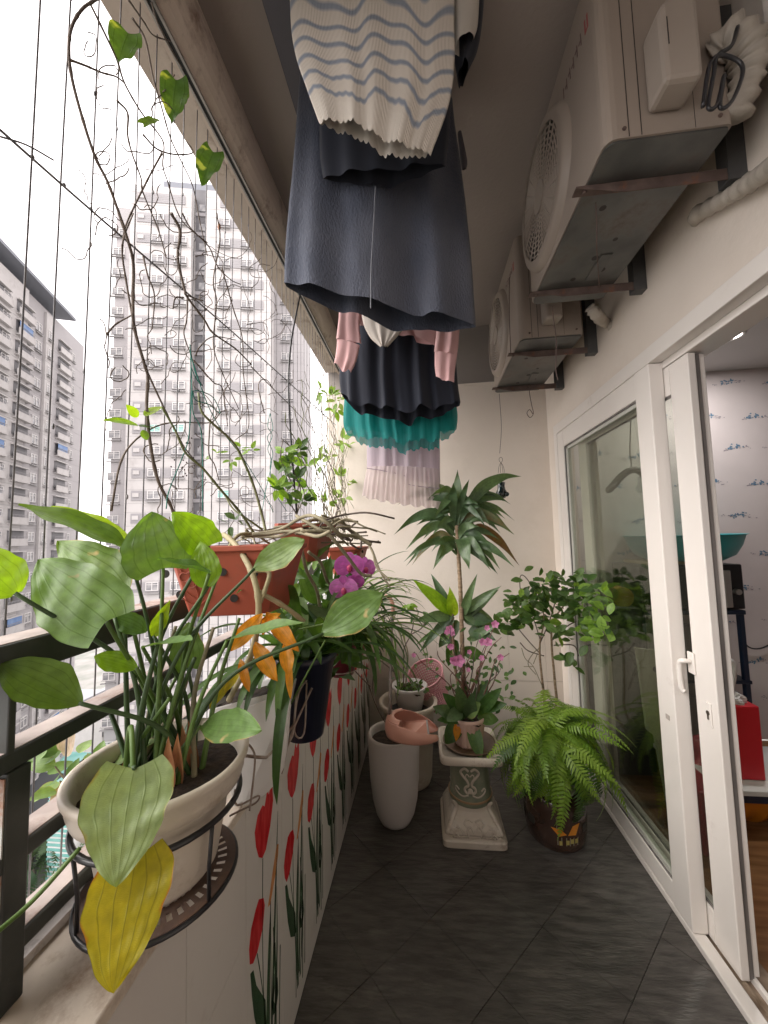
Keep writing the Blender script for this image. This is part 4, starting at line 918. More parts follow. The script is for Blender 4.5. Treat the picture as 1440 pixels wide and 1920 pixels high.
garment('sleeve', None, m_pink, [(638, 480), (636, 583), (631, 637)], [(700, 480), (676, 590), (678, 645)], 1.46, 1.47, 2, .008, .026, None, 36, 12, 10, parent=pk)
garment('cuff', None, m_pink, [(632, 636), (630, 662), (626, 686)], [(675, 648), (668, 678), (658, 701)], 1.46, 1.465, 2, .006, .026, lambda s, b: .012 * math.sin(s * 9), 36, 8, 11, parent=pk)
garment('sleeve', None, m_pink, [(818, 480), (819, 605), (814, 660)], [(868, 480), (862, 620), (857, 668)], 1.46, 1.47, 2, .008, .026, None, 36, 12, 12, parent=pk)
garment('cuff', None, m_pink, [(815, 659), (815, 685), (817, 706)], [(857, 668), (853, 695), (851, 717)], 1.46, 1.465, 2, .006, .026, lambda s, b: -.008 * math.sin(s * 3.1), 36, 8, 13, parent=pk)
garment('white_collar_top', 'cream pointed yoke hanging in front of the navy skirt', m_cream, [(676, 500), (678, 590), (692, 630), (713, 651)], [(770, 500), (766, 600), (750, 625), (726, 651)], 1.44, 1.44, 4, .004, .03, None, 50, 14, 14)
garment('navy_skirt', 'navy pleated skirt with wavy curled hem below the pink shirt', m_navyf, [(655, 500), (640, 600), (636, 700), (638, 738)], [(838, 500), (852, 620), (858, 700), (864, 752)], 1.64, 1.68, 7, .017, .14, lambda s, b: -.082 * math.sin(math.pi * min(1, s * 1.05)) ** .6 + .009 * math.sin(s * 31) + .007 * math.sin(s * 17 + 2), 180, 30, 15, back_drop=-.01)
garment('teal_tulle_skirt', 'turquoise tulle skirt with ragged layered hem under the navy skirt', m_teal_t, [(660, 620), (648, 720), (643, 790), (650, 815)], [(840, 620), (850, 720), (857, 780), (856, 826)], 1.84, 1.84, 9, .012, .14, lambda s, b: -.035 * math.sin(math.pi * s) + .004 * math.sin(s * 33) + .009 * math.sin(s * 19 + 1) + .006 * (1 if math.sin(s * 47) > .2 else -1) + .003 * math.sin(s * 140) + (.05 if s > .85 else 0) + (-.025 if b else 0), 170, 24, 16)
garment('teal_tulle_skirt_layer', 'shorter lining layer of the turquoise tulle, just above its hem', m_teal_t, [(662, 640), (652, 730), (648, 800)], [(838, 640), (846, 720), (852, 808)], 1.845, 1.845, 8, .010, .10, lambda s, b: -.02 * math.sin(math.pi * s), 120, 20, 17)
ls = root('lilac_skirt', 'pale lilac chiffon skirt with gathered pink tulle flounce, farthest and lowest of the washing', 'clothes', onY(750, 950, 2.05), 'washing hung from the drying rack')
garment('skirt', None, m_lil, [(690, 700), (688, 800), (687, 878)], [(822, 700), (824, 820), (824, 902)], 2.05, 2.05, 6, .010, .09, lambda s, b: (.0 if s < .55 else -.03), 120, 20, 18, parent=ls)
garment('flounce', None, m_lil2, [(689, 876), (684, 900), (679, 932)], [(822, 880), (825, 920), (829, 955)], 2.035, 2.035, 16, .010, .12, lambda s, b: .008 * math.sin(s * 44) - .012 * math.sin(3.14 * s), 220, 14, 19, parent=ls)
obj('gather_seam', MB().tube(bez([onY(688, 878, 1.985), onY(720, 883, 1.98), (onY(760, 893, 1.98)), onY(765, 908, 1.98), onY(823, 916, 1.985)], 6), .0022, 6), mat('seam_grey', (.25, .2, .24)), ls)

# ================================================================ PLANTS
m_bigl = leafmat('big_leaf', (.075, .155, .035), (.14, .235, .07), veins=6, ribs=26, tr=.30, spot=(.30, .22, .10), spotpos=.72)
m_pale = leafmat('pale_leaf', (.11, .20, .05), (.19, .28, .10), veins=6, ribs=22, tr=.25, spot=(.42, .33, .14), spotpos=.70, edge=(.34, .24, .08))
m_lime = leafmat('lime_leaf', (.15, .27, .015), (.24, .36, .03), veins=6, ribs=22, tr=.48, trcol=(2.4, 2.4, .5))
m_dkl = leafmat('dark_leaf', (.05, .10, .015), (.10, .17, .03), veins=6, ribs=20, tr=.35)
m_yell = leafmat('yellow_leaf', (.36, .33, .012), (.52, .44, .02), veins=6, ribs=20, tr=.4, edge=(.45, .17, .02), trcol=(1.7, 1.5, .5), veincol=.66)
m_oran = leafmat('orange_leaf', (.62, .26, .015), (.70, .36, .03), veins=5, tr=.45, spot=(.28, .08, .02), spotpos=.66, trcol=(1.6, 1.1, .5), edge=(.42, .14, .02))
m_pet = mat('petiole', (.065, .13, .02), (.11, .19, .04), scale=12, rough=.45)
m_petd = mat('petiole_dark', (.035, .07, .025), (.06, .11, .035), scale=12, rough=.45)
m_soil = mat('soil', (.018, .012, .009), (.06, .04, .028), scale=45, rough=.95, bump=1.0, bscale=60)
m_cane = mat('cane', (.34, .30, .16), (.42, .36, .22), scale=14, rough=.6, bump=.3)
m_vine = mat('vine', (.11, .085, .07), (.19, .155, .13), scale=25, rough=.85, bump=.3)
m_root = mat('aerial_root', (.20, .18, .11), (.30, .26, .17), scale=18, rough=.7, bump=.3)
m_strap = leafmat('strap_leaf', (.035, .085, .02), (.10, .19, .05), veins=3, tr=.3)
m_vari = leafmat('spider_leaf', (.15, .26, .05), (.28, .38, .12), veins=3, tr=.3)
m_drac = leafmat('dracaena_leaf', (.055, .10, .045), (.10, .16, .07), veins=5, tr=.18, spot=(.22, .09, .04), spotpos=.74, rough=.35)
m_dracb = leafmat('dracaena_leaf_dry', (.16, .08, .035), (.10, .13, .05), veins=5, tr=.18, rough=.5)
m_shrub = leafmat('shrub_leaf', (.045, .10, .02), (.11, .19, .05), veins=1, tr=.25)
m_shrubl = leafmat('shrub_leaf_light', (.16, .28, .04), (.22, .36, .07), veins=1, tr=.35)
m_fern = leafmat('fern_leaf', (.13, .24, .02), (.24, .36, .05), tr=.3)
m_fernd = leafmat('fern_leaf_shaded', (.045, .105, .02), (.09, .18, .035), tr=.25)  # darker copy of the fern green, shade of low fronds put into the colour
CAMP = Vector((0, 0, H))
def pix(p, n):   # pixels to metres at a point
    return n / FX * Vector(p - CAMP).dot(Vector(fw))
def leaf(parent, m, b, t, hw, n=(0, 0, 1), face=0.0, prof='ovate', fold=.12, droop=.12, wave=.0, nu=8, nv=14, lobes=0, seed=0, name='leaf', label=None):
    b, t = Vector(b), Vector(t); view = (CAMP - (b + t) / 2).normalized(); nn = Vector(n).normalized() * (1 - face) + view * face
    M = frame(b, t - b, nn); L_ = (t - b).length * (1 + .10 * droop)
    me = mesh(name, leafmesh(L_, hw, prof, nu, nv, fold, droop, wave, 0, lobes, seed), m, smooth=True)
    # keep the tip where it was measured
    a = droop; ang = math.atan2(L_ * a, L_); M = M @ Matrix.Rotation(-ang, 4, 'Y')
    return inst(name, me, M, parent, label)

# ---------- big foreground plant in the cream pot
PC = Vector((-.447, .596, 0))
bp_ = root('broadleaf_plant', 'broad leaved plant in worn cream pot at the near railing, one leaf yellow', 'potted plant', (PC.x, PC.y, .92))
m_cpot = mat('cream_pot', (.60, .53, .44), (.68, .62, .54), scale=6, rough=.4, bump=.15, bscale=20, dirt=(.36, .28, .20), dirt_scale=7, dirt_amt=.37)
prof = [(.001, .905), (.088, .905), (.095, .915), (.108, .99), (.117, 1.045), (.120, 1.05), (.138, 1.058), (.143, 1.075), (.146, 1.094), (.151, 1.100), (.152, 1.110), (.146, 1.114), (.138, 1.108), (.132, 1.09), (.128, 1.06), (.02, 1.06)]
prof = [(r_ * .885, .917 + (z_ - .905) * .845) for r_, z_ in prof]
po = obj('pot', MB().lathe((PC.x, PC.y, 0), prof, 56), m_cpot, bp_, smooth=True)
obj('soil', crump((PC.x, PC.y, 1.056), .112, 4, (1, 1, .14), .12), m_soil, bp_, smooth=True)
def P3(px, py, Y): return onY(px, py, Y)
def petiole(parent, s, e, r=.0038, bend=(0, 0, .0), m=None, name='stalk'):
    s, e = Vector(s), Vector(e); mid = s.lerp(e, .5) + Vector(bend); P_ = bez([s, mid, e], 8); n = len(P_)
    return obj(name, MB().tube(P_, [r * (1.25 - .5 * i / n) for i in range(n)], 8), m or m_pet, parent, smooth=True)
m_palel = leafmat('light_leaf', (.19, .28, .10), (.26, .34, .15), veins=6, ribs=22, tr=.25, spot=(.42, .36, .16), spotpos=.76, edge=(.30, .26, .08))
BIG = [ # material, base px,py,Y, tip px,py,Y, half width px, face, normal hint, profile, fold, droop, soil offset
    (m_dkl, 232, 1025, .60, 30, 946, .52, 36, .15, (.2, -.2, 1), 'ovate', .2, .10),
    (m_lime, 236, 1016, .62, 92, 948, .58, 26, .12, (.1, -.45, 1), 'ovate', .1, .10),
    (m_bigl, 306, 1066, .62, 285, 958, .60, 60, .95, (0, -1, .2), 'heart', .05, .06),
    (m_lime, 392, 1024, .64, 322, 960, .60, 35, .72, (0, -.6, .8), 'heart', .12, .06),
    (m_bigl, 200, 1166, .50, 66, 1048, .50, 66, .9, (.1, -1, .4), 'heart', .06, .08),
    (m_pale, 232, 1108, .58, 110, 1010, .58, 48, .85, (.1, -1, .4), 'ovate', .05, .08),
    (m_lime, 28, 1112, .44, -62, 1020, .42, 44, .6, (.1, -.8, .7), 'ovate', .15, .10),
    (m_bigl, 392, 1076, .57, 296, 1046, .52, 26, .06, (0, -.05, 1), 'ovate', .25, .05),
    (m_lime, 390, 1100, .58, 376, 1014, .60, 27, .8, (0, -1, .2), 'ovate', .1, .05),
    (m_pale, 477, 1066, .66, 572, 1013, .66, 26, .75, (0, -.8, .6), 'ell', .1, .08),
    (m_pale, 606, 1188, .70, 716, 1110, .72, 36, .85, (0, -1, .3), 'ell', .1, .05),
    (m_bigl, 426, 1200, .60, 574, 1166, .58, 20, .12, (0, -.15, 1), 'ell', .2, .08),
    (m_pale, 377, 1360, .60, 492, 1366, .52, 30, .75, (0, -.5, .9), 'ell', .08, .08),
    (m_dkl, 148, 1318, .47, 2, 1240, .43, 42, .62, (.1, -.3, 1), 'ell', .12, .12),
    (m_lime, 256, 1252, .54, 178, 1228, .52, 20, .65, (0, -.5, 1), 'ell', .08, .04),
    (m_bigl, 268, 1215, .56, 362, 1200, .50, 22, .06, (0, -.1, 1), 'ell', .2, .04),
    (m_lime, 288, 1192, .60, 318, 1124, .60, 13, .8, (0, -1, .2), 'lance', .2, .03),
    (m_pale, 352, 1252, .64, 350, 1166, .66, 30, .85, (0, -1, .1), 'heart', .1, .04),
    (m_bigl, 214, 1156, .56, 276, 1184, .58, 20, .6, (0, -.6, .8), 'ell', .1, .06),
    (m_dkl, 410, 1075, .66, 355, 1030, .66, 12, .3, (0, -.3, 1), 'ell', .2, .04),
    (m_palel, 252, 1440, .455, 208, 1668, .40, 74, .92, (0, -1, .3), 'heart', .07, .07),
    (m_yell, 254, 1606, .43, 220, 1862, .385, 70, .92, (0, -1, .2), 'heart', .06, .07),
    (m_pale, 292, 1392, .56, 170, 1460, .66, 26, .4, (0, -.2, 1), 'ell', .1, .06),
]
for i, (m, bx, by, bY, tx, ty, tY, hw_, fc, nn, pf, fo, dr) in enumerate(BIG):
    b, t = P3(bx, by, bY), P3(tx, ty, tY)
    lab = 'yellow leaf with browning orange edge, lowest' if m is m_yell else None
    leaf(bp_, m, b, t, pix((b + t) / 2, hw_), nn, fc, pf, fo * 1.6, dr, wave=.07, nu=28, nv=30, lobes=.10 if pf == 'heart' else .03, seed=i, label=lab)
    a = rnd.uniform(0, 6.28); s = Vector((PC.x + .05 * math.cos(a), PC.y + .05 * math.sin(a), 1.055))
    if m is m_yell or tY < .39: s = Vector((PC.x - .02, PC.y - .06, 1.06))
    d = b - s
    petiole(bp_, s, b, .0036, (-.15 * d.x + rnd.uniform(-.01, .01), -.1 * d.y, abs(d.x) * .22 + (.10 if b.z < 1.08 else .0)), m_pet if rnd.random() < .6 else m_petd)
for i in range(12):   # leafless stalks crowding the pot
    a = rnd.uniform(0, 6.28); s = Vector((PC.x + .06 * math.cos(a), PC.y + .06 * math.sin(a), 1.055)); e = s + Vector((rnd.uniform(-.10, .12), rnd.uniform(-.05, .12), rnd.uniform(.10, .26)))
    petiole(bp_, s, e, .004, (rnd.uniform(-.02, .02), 0, .01), (m_petd, m_pet, m_root)[i % 3])
for i in range(5):
    a = rnd.uniform(0, 6.28); s = Vector((PC.x + .05 * math.cos(a), PC.y + .05 * math.sin(a), 1.06)); leaf(bp_, mat('dry_sheath', (.30, .10, .04), (.42, .20, .09), scale=20, rough=.8), s, s + Vector((rnd.uniform(-.02, .02), -.01, .09)), .010, (0, -1, 0), .5, 'lance', .5, .1, seed=i, name='dry_sheath')
obj('stalk', MB().tube(bez([P3(150, 1590, .36), P3(60, 1690, .33), P3(-20, 1760, .30)], 6), .0022, 8), m_pet, bp_, smooth=True)
# ring holder
ph_ = root('pot_holder', 'black steel ring holder with rusty perforated plate carrying the cream pot', 'pot holder', (PC.x, PC.y, .88))
def ring(c, r, rr_, n=48, a0=0, a1=6.2832): c = Vector(c); return [c + Vector((r * math.cos(a0 + (a1 - a0) * i / n), r * math.sin(a0 + (a1 - a0) * i / n), 0)) for i in range(n + 1)]
m_blk = mat('black_steel', (.014, .014, .016), (.022, .022, .024), scale=8, rough=.32)
obj('hoop', MB().tube(ring((PC.x, PC.y, 1.022), .119, 0), .0048, 8), m_blk, ph_, smooth=True)
for a in (-.35, 1.2, 2.8, 4.2):
    x, y = PC.x + .119 * math.cos(a), PC.y + .119 * math.sin(a); x2, y2 = PC.x + .112 * math.cos(a), PC.y + .112 * math.sin(a)
    obj('upright', MB().tube([(x, y, 1.022), (x2, y2, .96), (x2, y2, .905)], .003, 6), m_blk, ph_, smooth=True)
obj('hoop', MB().tube(ring((PC.x, PC.y, .905), .113, 0), .004, 8), m_blk, ph_, smooth=True)
plate = MB(); NR = 40
def pl(r, a, z): return Vector((PC.x + r * .875 * math.cos(a), PC.y + r * .875 * math.sin(a), z + .011))
for k in range(NR):
    a0, a1 = 6.2832 * k / NR, 6.2832 * (k + .5) / NR; a2 = 6.2832 * (k + 1) / NR
    for (ra, rb, hole) in ((.02, .066, 0), (.066, .082, 1), (.082, .096, 0), (.096, .112, 1), (.112, .128, 0)):
        for (p_, q_, odd) in ((a0, a1, 0), (a1, a2, 1)):
            if hole and odd: continue
            b = len(plate.v); plate.v += [pl(ra, p_, .8985), pl(rb, p_, .8985), pl(rb, q_, .8985), pl(ra, q_, .8985)]; plate.face((b, b + 1, b + 2, b + 3))
obj('perforated_plate', plate, mat('rusty_plate', (.06, .04, .035), (.14, .09, .07), scale=12, rough=.8, bump=.3, dirt=(.22, .12, .07), dirt_scale=14, dirt_amt=.35), ph_, solid=.0018)
obj('hook', MB().tube(bez([(PC.x - .117, PC.y, 1.022), (-.575, PC.y, 1.045), (-.60, PC.y, 1.08)], 4), .004, 6), m_blk, ph_)

# ---------- white trough with cane orchid and orange leaves, just behind
m_trough = mat('white_plastic_trough', (.62, .60, .58), (.68, .66, .64), scale=4, rough=.35, bump=.05, dirt=(.5, .46, .42), dirt_scale=8, dirt_amt=.36)
tr_ = root('cane_orchid', 'leaning cane plant with withering orange leaves in a white plastic trough behind the cream pot', 'potted plant', P3(470, 1420, .86))
A_, B_, C_, D_ = P3(392, 1330, .80), P3(546, 1290, .80), P3(560, 1262, 1.0), P3(420, 1290, 1.0)
E_, F_, G_, H_ = P3(440, 1512, .80), P3(520, 1462, .80), P3(520, 1440, .95), P3(450, 1470, .95)
mb = MB(); 
def quad(a, b, c, d): i = len(mb.v); mb.v += [a, b, c, d]; mb.face((i, i + 1, i + 2, i + 3))
mid = lambda a, b, t=.5: a.lerp(b, t)
quad(A_, E_, F_, B_); quad(B_, F_, G_, C_); quad(C_, G_, H_, D_); quad(D_, H_, E_, A_); quad(E_, H_, G_, F_)
obj('trough', mb, m_trough, tr_, solid=.004, bevel=.006)
obj('soil', crump((A_ + B_ + C_ + D_) / 4 - Vector((0, 0, .03)), .085, 9, (.95, 1.0, .22), .15), m_soil, tr_, smooth=True)
cane = [P3(430, 1312, .80), P3(470, 1230, .74), P3(485, 1150, .72), P3(478, 1090, .72), P3(455, 1040, .74), P3(430, 1010, .78), P3(418, 1003, .82)]
cane2 = [P3(485, 1110, .73), P3(530, 1135, .76), P3(570, 1165, .80)]
def knobby(P_, r, n=6):
    Q = bez(P_, n); return MB().tube(Q, [r * (1.18 if i % 5 == 0 else 1) for i in range(len(Q))], 9)
obj('cane', knobby(cane, .0062), m_cane, tr_, smooth=True); obj('cane', knobby(cane2, .005), m_cane, tr_, smooth=True)
obj('cane', knobby([P3(400, 1090, .74), P3(440, 1010, .80), P3(470, 1000, .85)], .004), m_cane, tr_, smooth=True)
obj('cane', knobby([P3(478, 1070, .72), P3(505, 1075, .73), P3(488, 1130, .72)], .0045), m_cane, tr_, smooth=True)
for i, (bx, by, tx, ty, hw_, m, Y) in enumerate([(492, 1150, 430, 1222, 20, m_oran, .70), (500, 1148, 560, 1222, 19, m_oran, .73), (478, 1205, 520, 1278, 20, m_oran, .70), (535, 1205, 542, 1268, 17, m_oran, .72), (505, 1155, 492, 1190, 12, m_oran, .73), (450, 1235, 468, 1298, 11, m_oran, .70), (540, 1225, 545, 1312, 9, m_oran, .73), (437, 1262, 392, 1330, 13, m_yell, .68), (452, 1250, 420, 1300, 10, m_yell, .69), (490, 1170, 525, 1150, 12, m_oran, .74)]):
    b, t = P3(bx, by, Y), P3(tx, ty, Y - .03); leaf(tr_, m, b, t, pix(b, hw_ * .75), (0, -1, .2), .8, 'ell', .35, .2, wave=.22, seed=i, nu=10, nv=16)
for i, (bx, by, tx, ty, Y) in enumerate([(560, 1180, 700, 1150, .8), (610, 1200, 545, 1320, .8), (470, 1330, 450, 1240, .8), (500, 1290, 560, 1190, .85)]):
    b, t = P3(bx, by, Y), P3(tx, ty, Y + .03)
    obj('stalk', MB().tube([b, t], .0022, 6), m_pet, tr_)
# crumpled plastic sheet under the trough and wire clips
sh = [P3(452, 1330, .79), P3(546, 1296, .79), P3(541, 1380, .79), P3(532, 1440, .785), P3(518, 1468, .782), P3(498, 1490, .78), P3(474, 1506, .775), P3(455, 1512, .77)]
obj('plastic_sheet', MB().prism(sh, (0, .004, 0)), m_trough, cat='plastic sheet', label='cut white plastic sheet hanging behind the wire clips below the trough', bevel=.001)
m_clip = mat('rusty_wire', (.22, .15, .11), (.42, .36, .32), scale=40, rough=.5, metal=.4)
def clipw(pts, r=.0022, label='', name='wire_clip'): return obj(name, MB().tube(bez(pts, 4), r, 6), m_clip, cat='clip', label=label, smooth=True)
clipw([P3(445, 1415, .72), P3(490, 1420, .74), P3(505, 1415, .76), P3(535, 1380, .80), P3(550, 1360, .82)], .003, 'brown twisted wire rod joining the cream pot ring to the basket')
clipw([P3(463, 1395, .72), P3(470, 1400, .72), P3(478, 1420, .72), P3(474, 1470, .71), P3(468, 1520, .70)], .002, 'upright rusty wire hook beside the cream pot rim')
clipw([P3(430, 1530, .69), P3(450, 1520, .70), P3(480, 1505, .71), P3(484, 1492, .71), P3(445, 1510, .70), P3(440, 1480, .70)], .0017, 'bent silver wire clip at the bottom of the plastic sheet')
clipw([P3(556, 1300, .86), P3(548, 1380, .84), P3(530, 1400, .83), P3(528, 1450, .83), P3(545, 1380, .84), P3(585, 1290, .9)], .0028, 'rusty wire basket loop in front of the dark navy pot')
clipw([P3(575, 1280, .92), P3(570, 1375, .90), P3(552, 1372, .88), P3(560, 1300, .90), P3(580, 1270, .94)], .0024, 'second rusty basket loop nearer the tulip tiles')

# ---------- terracotta planter with embossed flower, hooked over the rail
m_terra = mat('terracotta_plastic', (.34, .068, .038), (.40, .09, .052), scale=4, rough=.5, bump=.08, dirt=(.26, .09, .06), dirt_scale=7, dirt_amt=.36)
m_terd = mat('terracotta_inside', (.20, .045, .03), (.25, .06, .04), scale=4, rough=.6)
m_emb = m_terra
def trough(parent, pA, pB, depth, dz, inset, m, rim=.012, holes=True):
    """front top corners pA, pB; depth vector, height"""
    pA, pB = Vector(pA), Vector(pB); dv = Vector(depth); x = (pB - pA).normalized(); d = dv.normalized(); wL, dL = (pB - pA).length, dv.length
    def P(a, b, z): return pA + x * a + d * b + Vector((0, 0, z))
    lv = [(0, 0), (0, -rim), (.006, -rim - .001), (inset, -dz)]
    mbb = MB(); ch = .02
    def ringp(i, z):
        c = ch if i < .02 else ch * .8
        return [P(i + c, i, z), P(wL - i - c, i, z), P(wL - i, i + c, z), P(wL - i, dL - i - c, z), P(wL - i - c, dL - i, z), P(i + c, dL - i, z), P(i, dL - i - c, z), P(i, i + c, z)]
    rings = [ringp(.012, -.03), ringp(.008, 0)] + [ringp(i, z) for i, z in lv]
    for r_ in rings: mbb.v += r_
    for j in range(len(rings) - 1):
        for k in range(8): a, b = j * 8 + k, j * 8 + (k + 1) % 8; mbb.face((a, b, b + 8, a + 8))
    n = (len(rings) - 1) * 8; mbb.face([n + k for k in range(8)]); mbb.face([k for k in range(8)][::-1])
    o = obj('planter_box', mbb, m, parent, bevel=.002)
    obj('soil', crump(P(wL / 2, dL / 2, -.018), 1.0, 7, (wL * .46, dL * .42, .018), .12), m_soil, parent, smooth=True)
    return P, x, d, wL, dL, o
hp2 = root('terracotta_planter', 'terracotta coloured planter embossed with a flower, nearest of the hanging planters', 'planter', P3(410, 1100, .85))
pA, pB = P3(292, 1018, .70), P3(512, 1030, .74)
pB.z = pA.z = (pA.z + pB.z) / 2
P, xx_, dd_, wL, dL, box_ = trough(hp2, pA, pB, (.02, .19, 0), .150, .034, m_terra)
nrm_ = xx_.cross(Vector((0, 0, 1))).normalized()
if nrm_.y > 0: nrm_ = -nrm_
def onfront(a, z, lift=.002):   # point on the sloping front
    f = (-z - .012) / (.150 - .012); i = .006 + (.034 - .006) * f; return P(a, i, z) + nrm_ * lift
def arc(cx, cz, r, a0, a1, n=10, ry=None): return [onfront(cx + r * math.cos(a0 + (a1 - a0) * i / n), cz + (ry or r) * math.sin(a0 + (a1 - a0) * i / n)) for i in range(n + 1)]
fx, fz = wL * .27, -.058
obj('embossed_petal', MB().tube(arc(fx, fz, .007, 0, 6.283), .0011, 6, False), m_terra, box_)
for k in range(6):
    a = k * 1.047 + .3; obj('embossed_petal', MB().tube(arc(fx + .018 * math.cos(a), fz + .018 * math.sin(a), .0098, 0, 6.283, 12), .0012, 6, False), m_terra, box_)
obj('embossed_stem', MB().tube(bez([onfront(fx, fz - .02), onfront(fx + .006, fz - .045), onfront(fx - .004, fz - .07)], 5), .0013, 6), m_terra, box_)
for s in (-1, 1): obj('embossed_leaf', MB().tube(bez([onfront(fx + .003, fz - .055), onfront(fx + s * .022, fz - .035), onfront(fx + s * .030, fz - .045), onfront(fx + s * .012, fz - .062), onfront(fx + .002, fz - .066)], 5), .0012, 6), m_terra, box_)
m_hole = mat('hole_dark', (.015, .01, .008))
for (a, z) in ((.04, -.055), (.53, -.055), (.80, -.06), (.60, -.112), (.86, -.035), (.14, -.10)):
    c_ = onfront(wL * a, z, .0008); obj('drain_hole', MB().tube([c_, c_ + nrm_ * .0012], .0085, 16), m_hole, box_)
def vine_tube(parent, px, X=-.60, r=.003, m=None, name='stem', jit=.004, X2=None):
    P_ = [onX(x, y, X + ((X2 - X) * i / max(1, len(px) - 1) if X2 is not None else 0) + rnd.uniform(-jit, jit)) for i, (x, y) in enumerate(px)]
    Q = bez(P_, 6); n = len(Q); return obj(name, MB().tube(Q, [r * (1.1 - .45 * i / n) * (1.25 if i % 7 == 0 else 1) for i in range(n)], 7), m or m_vine, parent, smooth=True)
c2 = lambda L_: [(x / 2.4, 400 + y / 2.4) for x, y in L_]
c1 = lambda L_: [(x / 2.5714, y / 2.5714) for x, y in L_]
vn = root('bare_vine', 'long bare brown vine climbing the wire net in a big arc on the left', 'climbing plant', onX(320, 960, -.58))
vine_tube(vn, [(330, 985)] + c2([(770, 1320), (710, 1200), (675, 1030), (660, 870), (665, 740), (650, 680), (605, 520), (598, 400), (600, 230), (578, 132)]) + c1([(560, 990), (515, 870), (460, 760), (400, 580), (345, 370), (332, 220), (350, 120), (400, 40), (460, 0), (500, -25)]), r=.0034)
VL = [c2([(605, 520), (570, 320), (550, 180), (560, 100), (600, 0)]), c2([(665, 720), (740, 880), (800, 1000), (850, 1080), (950, 1190), (1020, 1270), (1080, 1340)]),
      c1([(430, 10), (470, 90), (560, 280), (600, 400), (680, 540), (760, 640), (790, 700), (785, 800), (810, 880), (850, 1010), (900, 1090), (1000, 1170)]),
      c1([(565, 485), (615, 545), (615, 650), (640, 750), (680, 860), (690, 930), (760, 1100), (800, 1234)]), c1([(640, 90), (700, 190), (740, 380), (780, 520), (820, 660), (870, 770), (930, 900), (960, 1050), (1000, 1234)]),
      c1([(780, 740), (720, 850), (650, 990), (600, 1110), (590, 1234)]), c1([(340, 290), (420, 320), (490, 350), (560, 370), (600, 400)]), c2([(480, 545), (520, 500), (590, 460)]),
      c2([(500, 1340), (540, 1130), (600, 1030), (700, 960), (800, 940), (950, 940), (1000, 890), (1070, 885)]), c1([(690, 650), (760, 720), (850, 745), (930, 735), (900, 680)]), c2([(645, 195), (665, 280), (695, 370), (685, 520)])]
for i, L_ in enumerate(VL): vine_tube(vn, L_, X=-.605 - .004 * i, r=.0020, name='branch')
vn2 = root('woody_climber', 'dark woody climber crossing the wires above the terracotta planter', 'climbing plant', onX(480, 960, -.57))
for i, L_ in enumerate([c2([(770, 0), (810, 80), (800, 200), (830, 340), (845, 380), (920, 480), (960, 540), (1060, 610), (1130, 680)]), c2([(845, 380), (840, 480), (828, 545), (860, 640)]), c2([(825, 380), (790, 380), (778, 430)]), c2([(845, 370), (900, 390), (915, 392)]),
      c2([(820, 0), (860, 70), (940, 150), (980, 240), (1040, 300), (1085, 320)]), c2([(975, 0), (990, 120), (960, 300), (975, 400), (960, 560), (970, 640), (1010, 740), (1075, 882)]), c2([(1000, 250), (1050, 430), (1090, 560), (1095, 720), (1120, 950), (1060, 1020)]), c2([(945, 940), (940, 1080), (965, 1130), (985, 1200)]),
      c2([(870, 660), (960, 760), (1000, 790), (1025, 960)]), c2([(880, 640), (900, 600), (960, 555), (1060, 570)]), c2([(1190, 900), (1165, 800), (1170, 755), (1200, 750), (1230, 790)]),
      c2([(1130, 690), (1250, 810), (1330, 890), (1440, 1010)]), c1([(730, 10), (760, 110), (830, 250), (880, 330)]), c1([(620, 0), (690, 100), (740, 170), (830, 200)])]):
    vine_tube(vn2, L_, X=-.60 - .003 * (i % 5), r=.0034 if i == 0 else .0019, name='branch', m=m_vine)
c5 = lambda L_: [(300 + x / 3.13, 750 + y / 3.13) for x, y in L_]
gs = mat('green_stem', (.13, .16, .06), (.20, .20, .10), scale=12, rough=.6)
for L_, r in ((c5([(620, 770), (600, 680), (555, 520), (500, 380), (430, 250), (300, 130), (240, 60), (225, -40)]), .0042), (c5([(550, 780), (470, 660), (350, 520), (250, 400), (150, 310), (90, 180), (10, 40)]), .0034), (c5([(600, 760), (500, 690), (430, 640), (380, 560)]), .003)):
    vine_tube(hp2, L_, X=-.50, X2=-.60, r=r, m=gs)
# random curly tendrils and dry twigs on the net
td = MB(); rr = random.Random(3)
for i in range(120):
    if i < 40: x0_, y0_ = rr.uniform(160, 420), rr.uniform(40, 860)
    else: x0_, y0_ = rr.uniform(300, 560), rr.uniform(440, 980)
    if x0_ > 212 + .571 * y0_ - 12: continue
    L_ = [(x0_, y0_)]; a = rr.uniform(0, 6.28); da = rr.uniform(-.5, .5)
    for k in range(rr.randrange(7, 15)):
        a += da + rr.gauss(0, .35); x0_ += math.cos(a) * 7; y0_ += math.sin(a) * 7; L_.append((x0_, y0_))
    X = rr.uniform(-.64, -.59); P_ = [onX(x, y, X + rr.uniform(-.004, .004)) for x, y in L_]
    obj('tendril', MB().tube(bez(P_, 3), rr.uniform(.0008, .0013), 5, False), m_vine, vn if i % 2 else vn2)
def leafcluster(parent, px, py, X, n, size, m, seed, spread=14, prof='ovate'):
    rr = random.Random(seed); c_ = onX(px, py, X)
    for i in range(n):
        d = Vector((rr.gauss(0, .5), rr.gauss(0, 1), rr.gauss(.1, .7))).normalized(); b = c_ + d * pix(c_, spread) * .3
        leaf(parent, m, b, b + d * pix(c_, size * rr.uniform(.75, 1.2)), pix(c_, size * .24), (rr.gauss(0, .3), -.6, .7), .3, prof, .15, .2, nu=4, nv=7, seed=i)
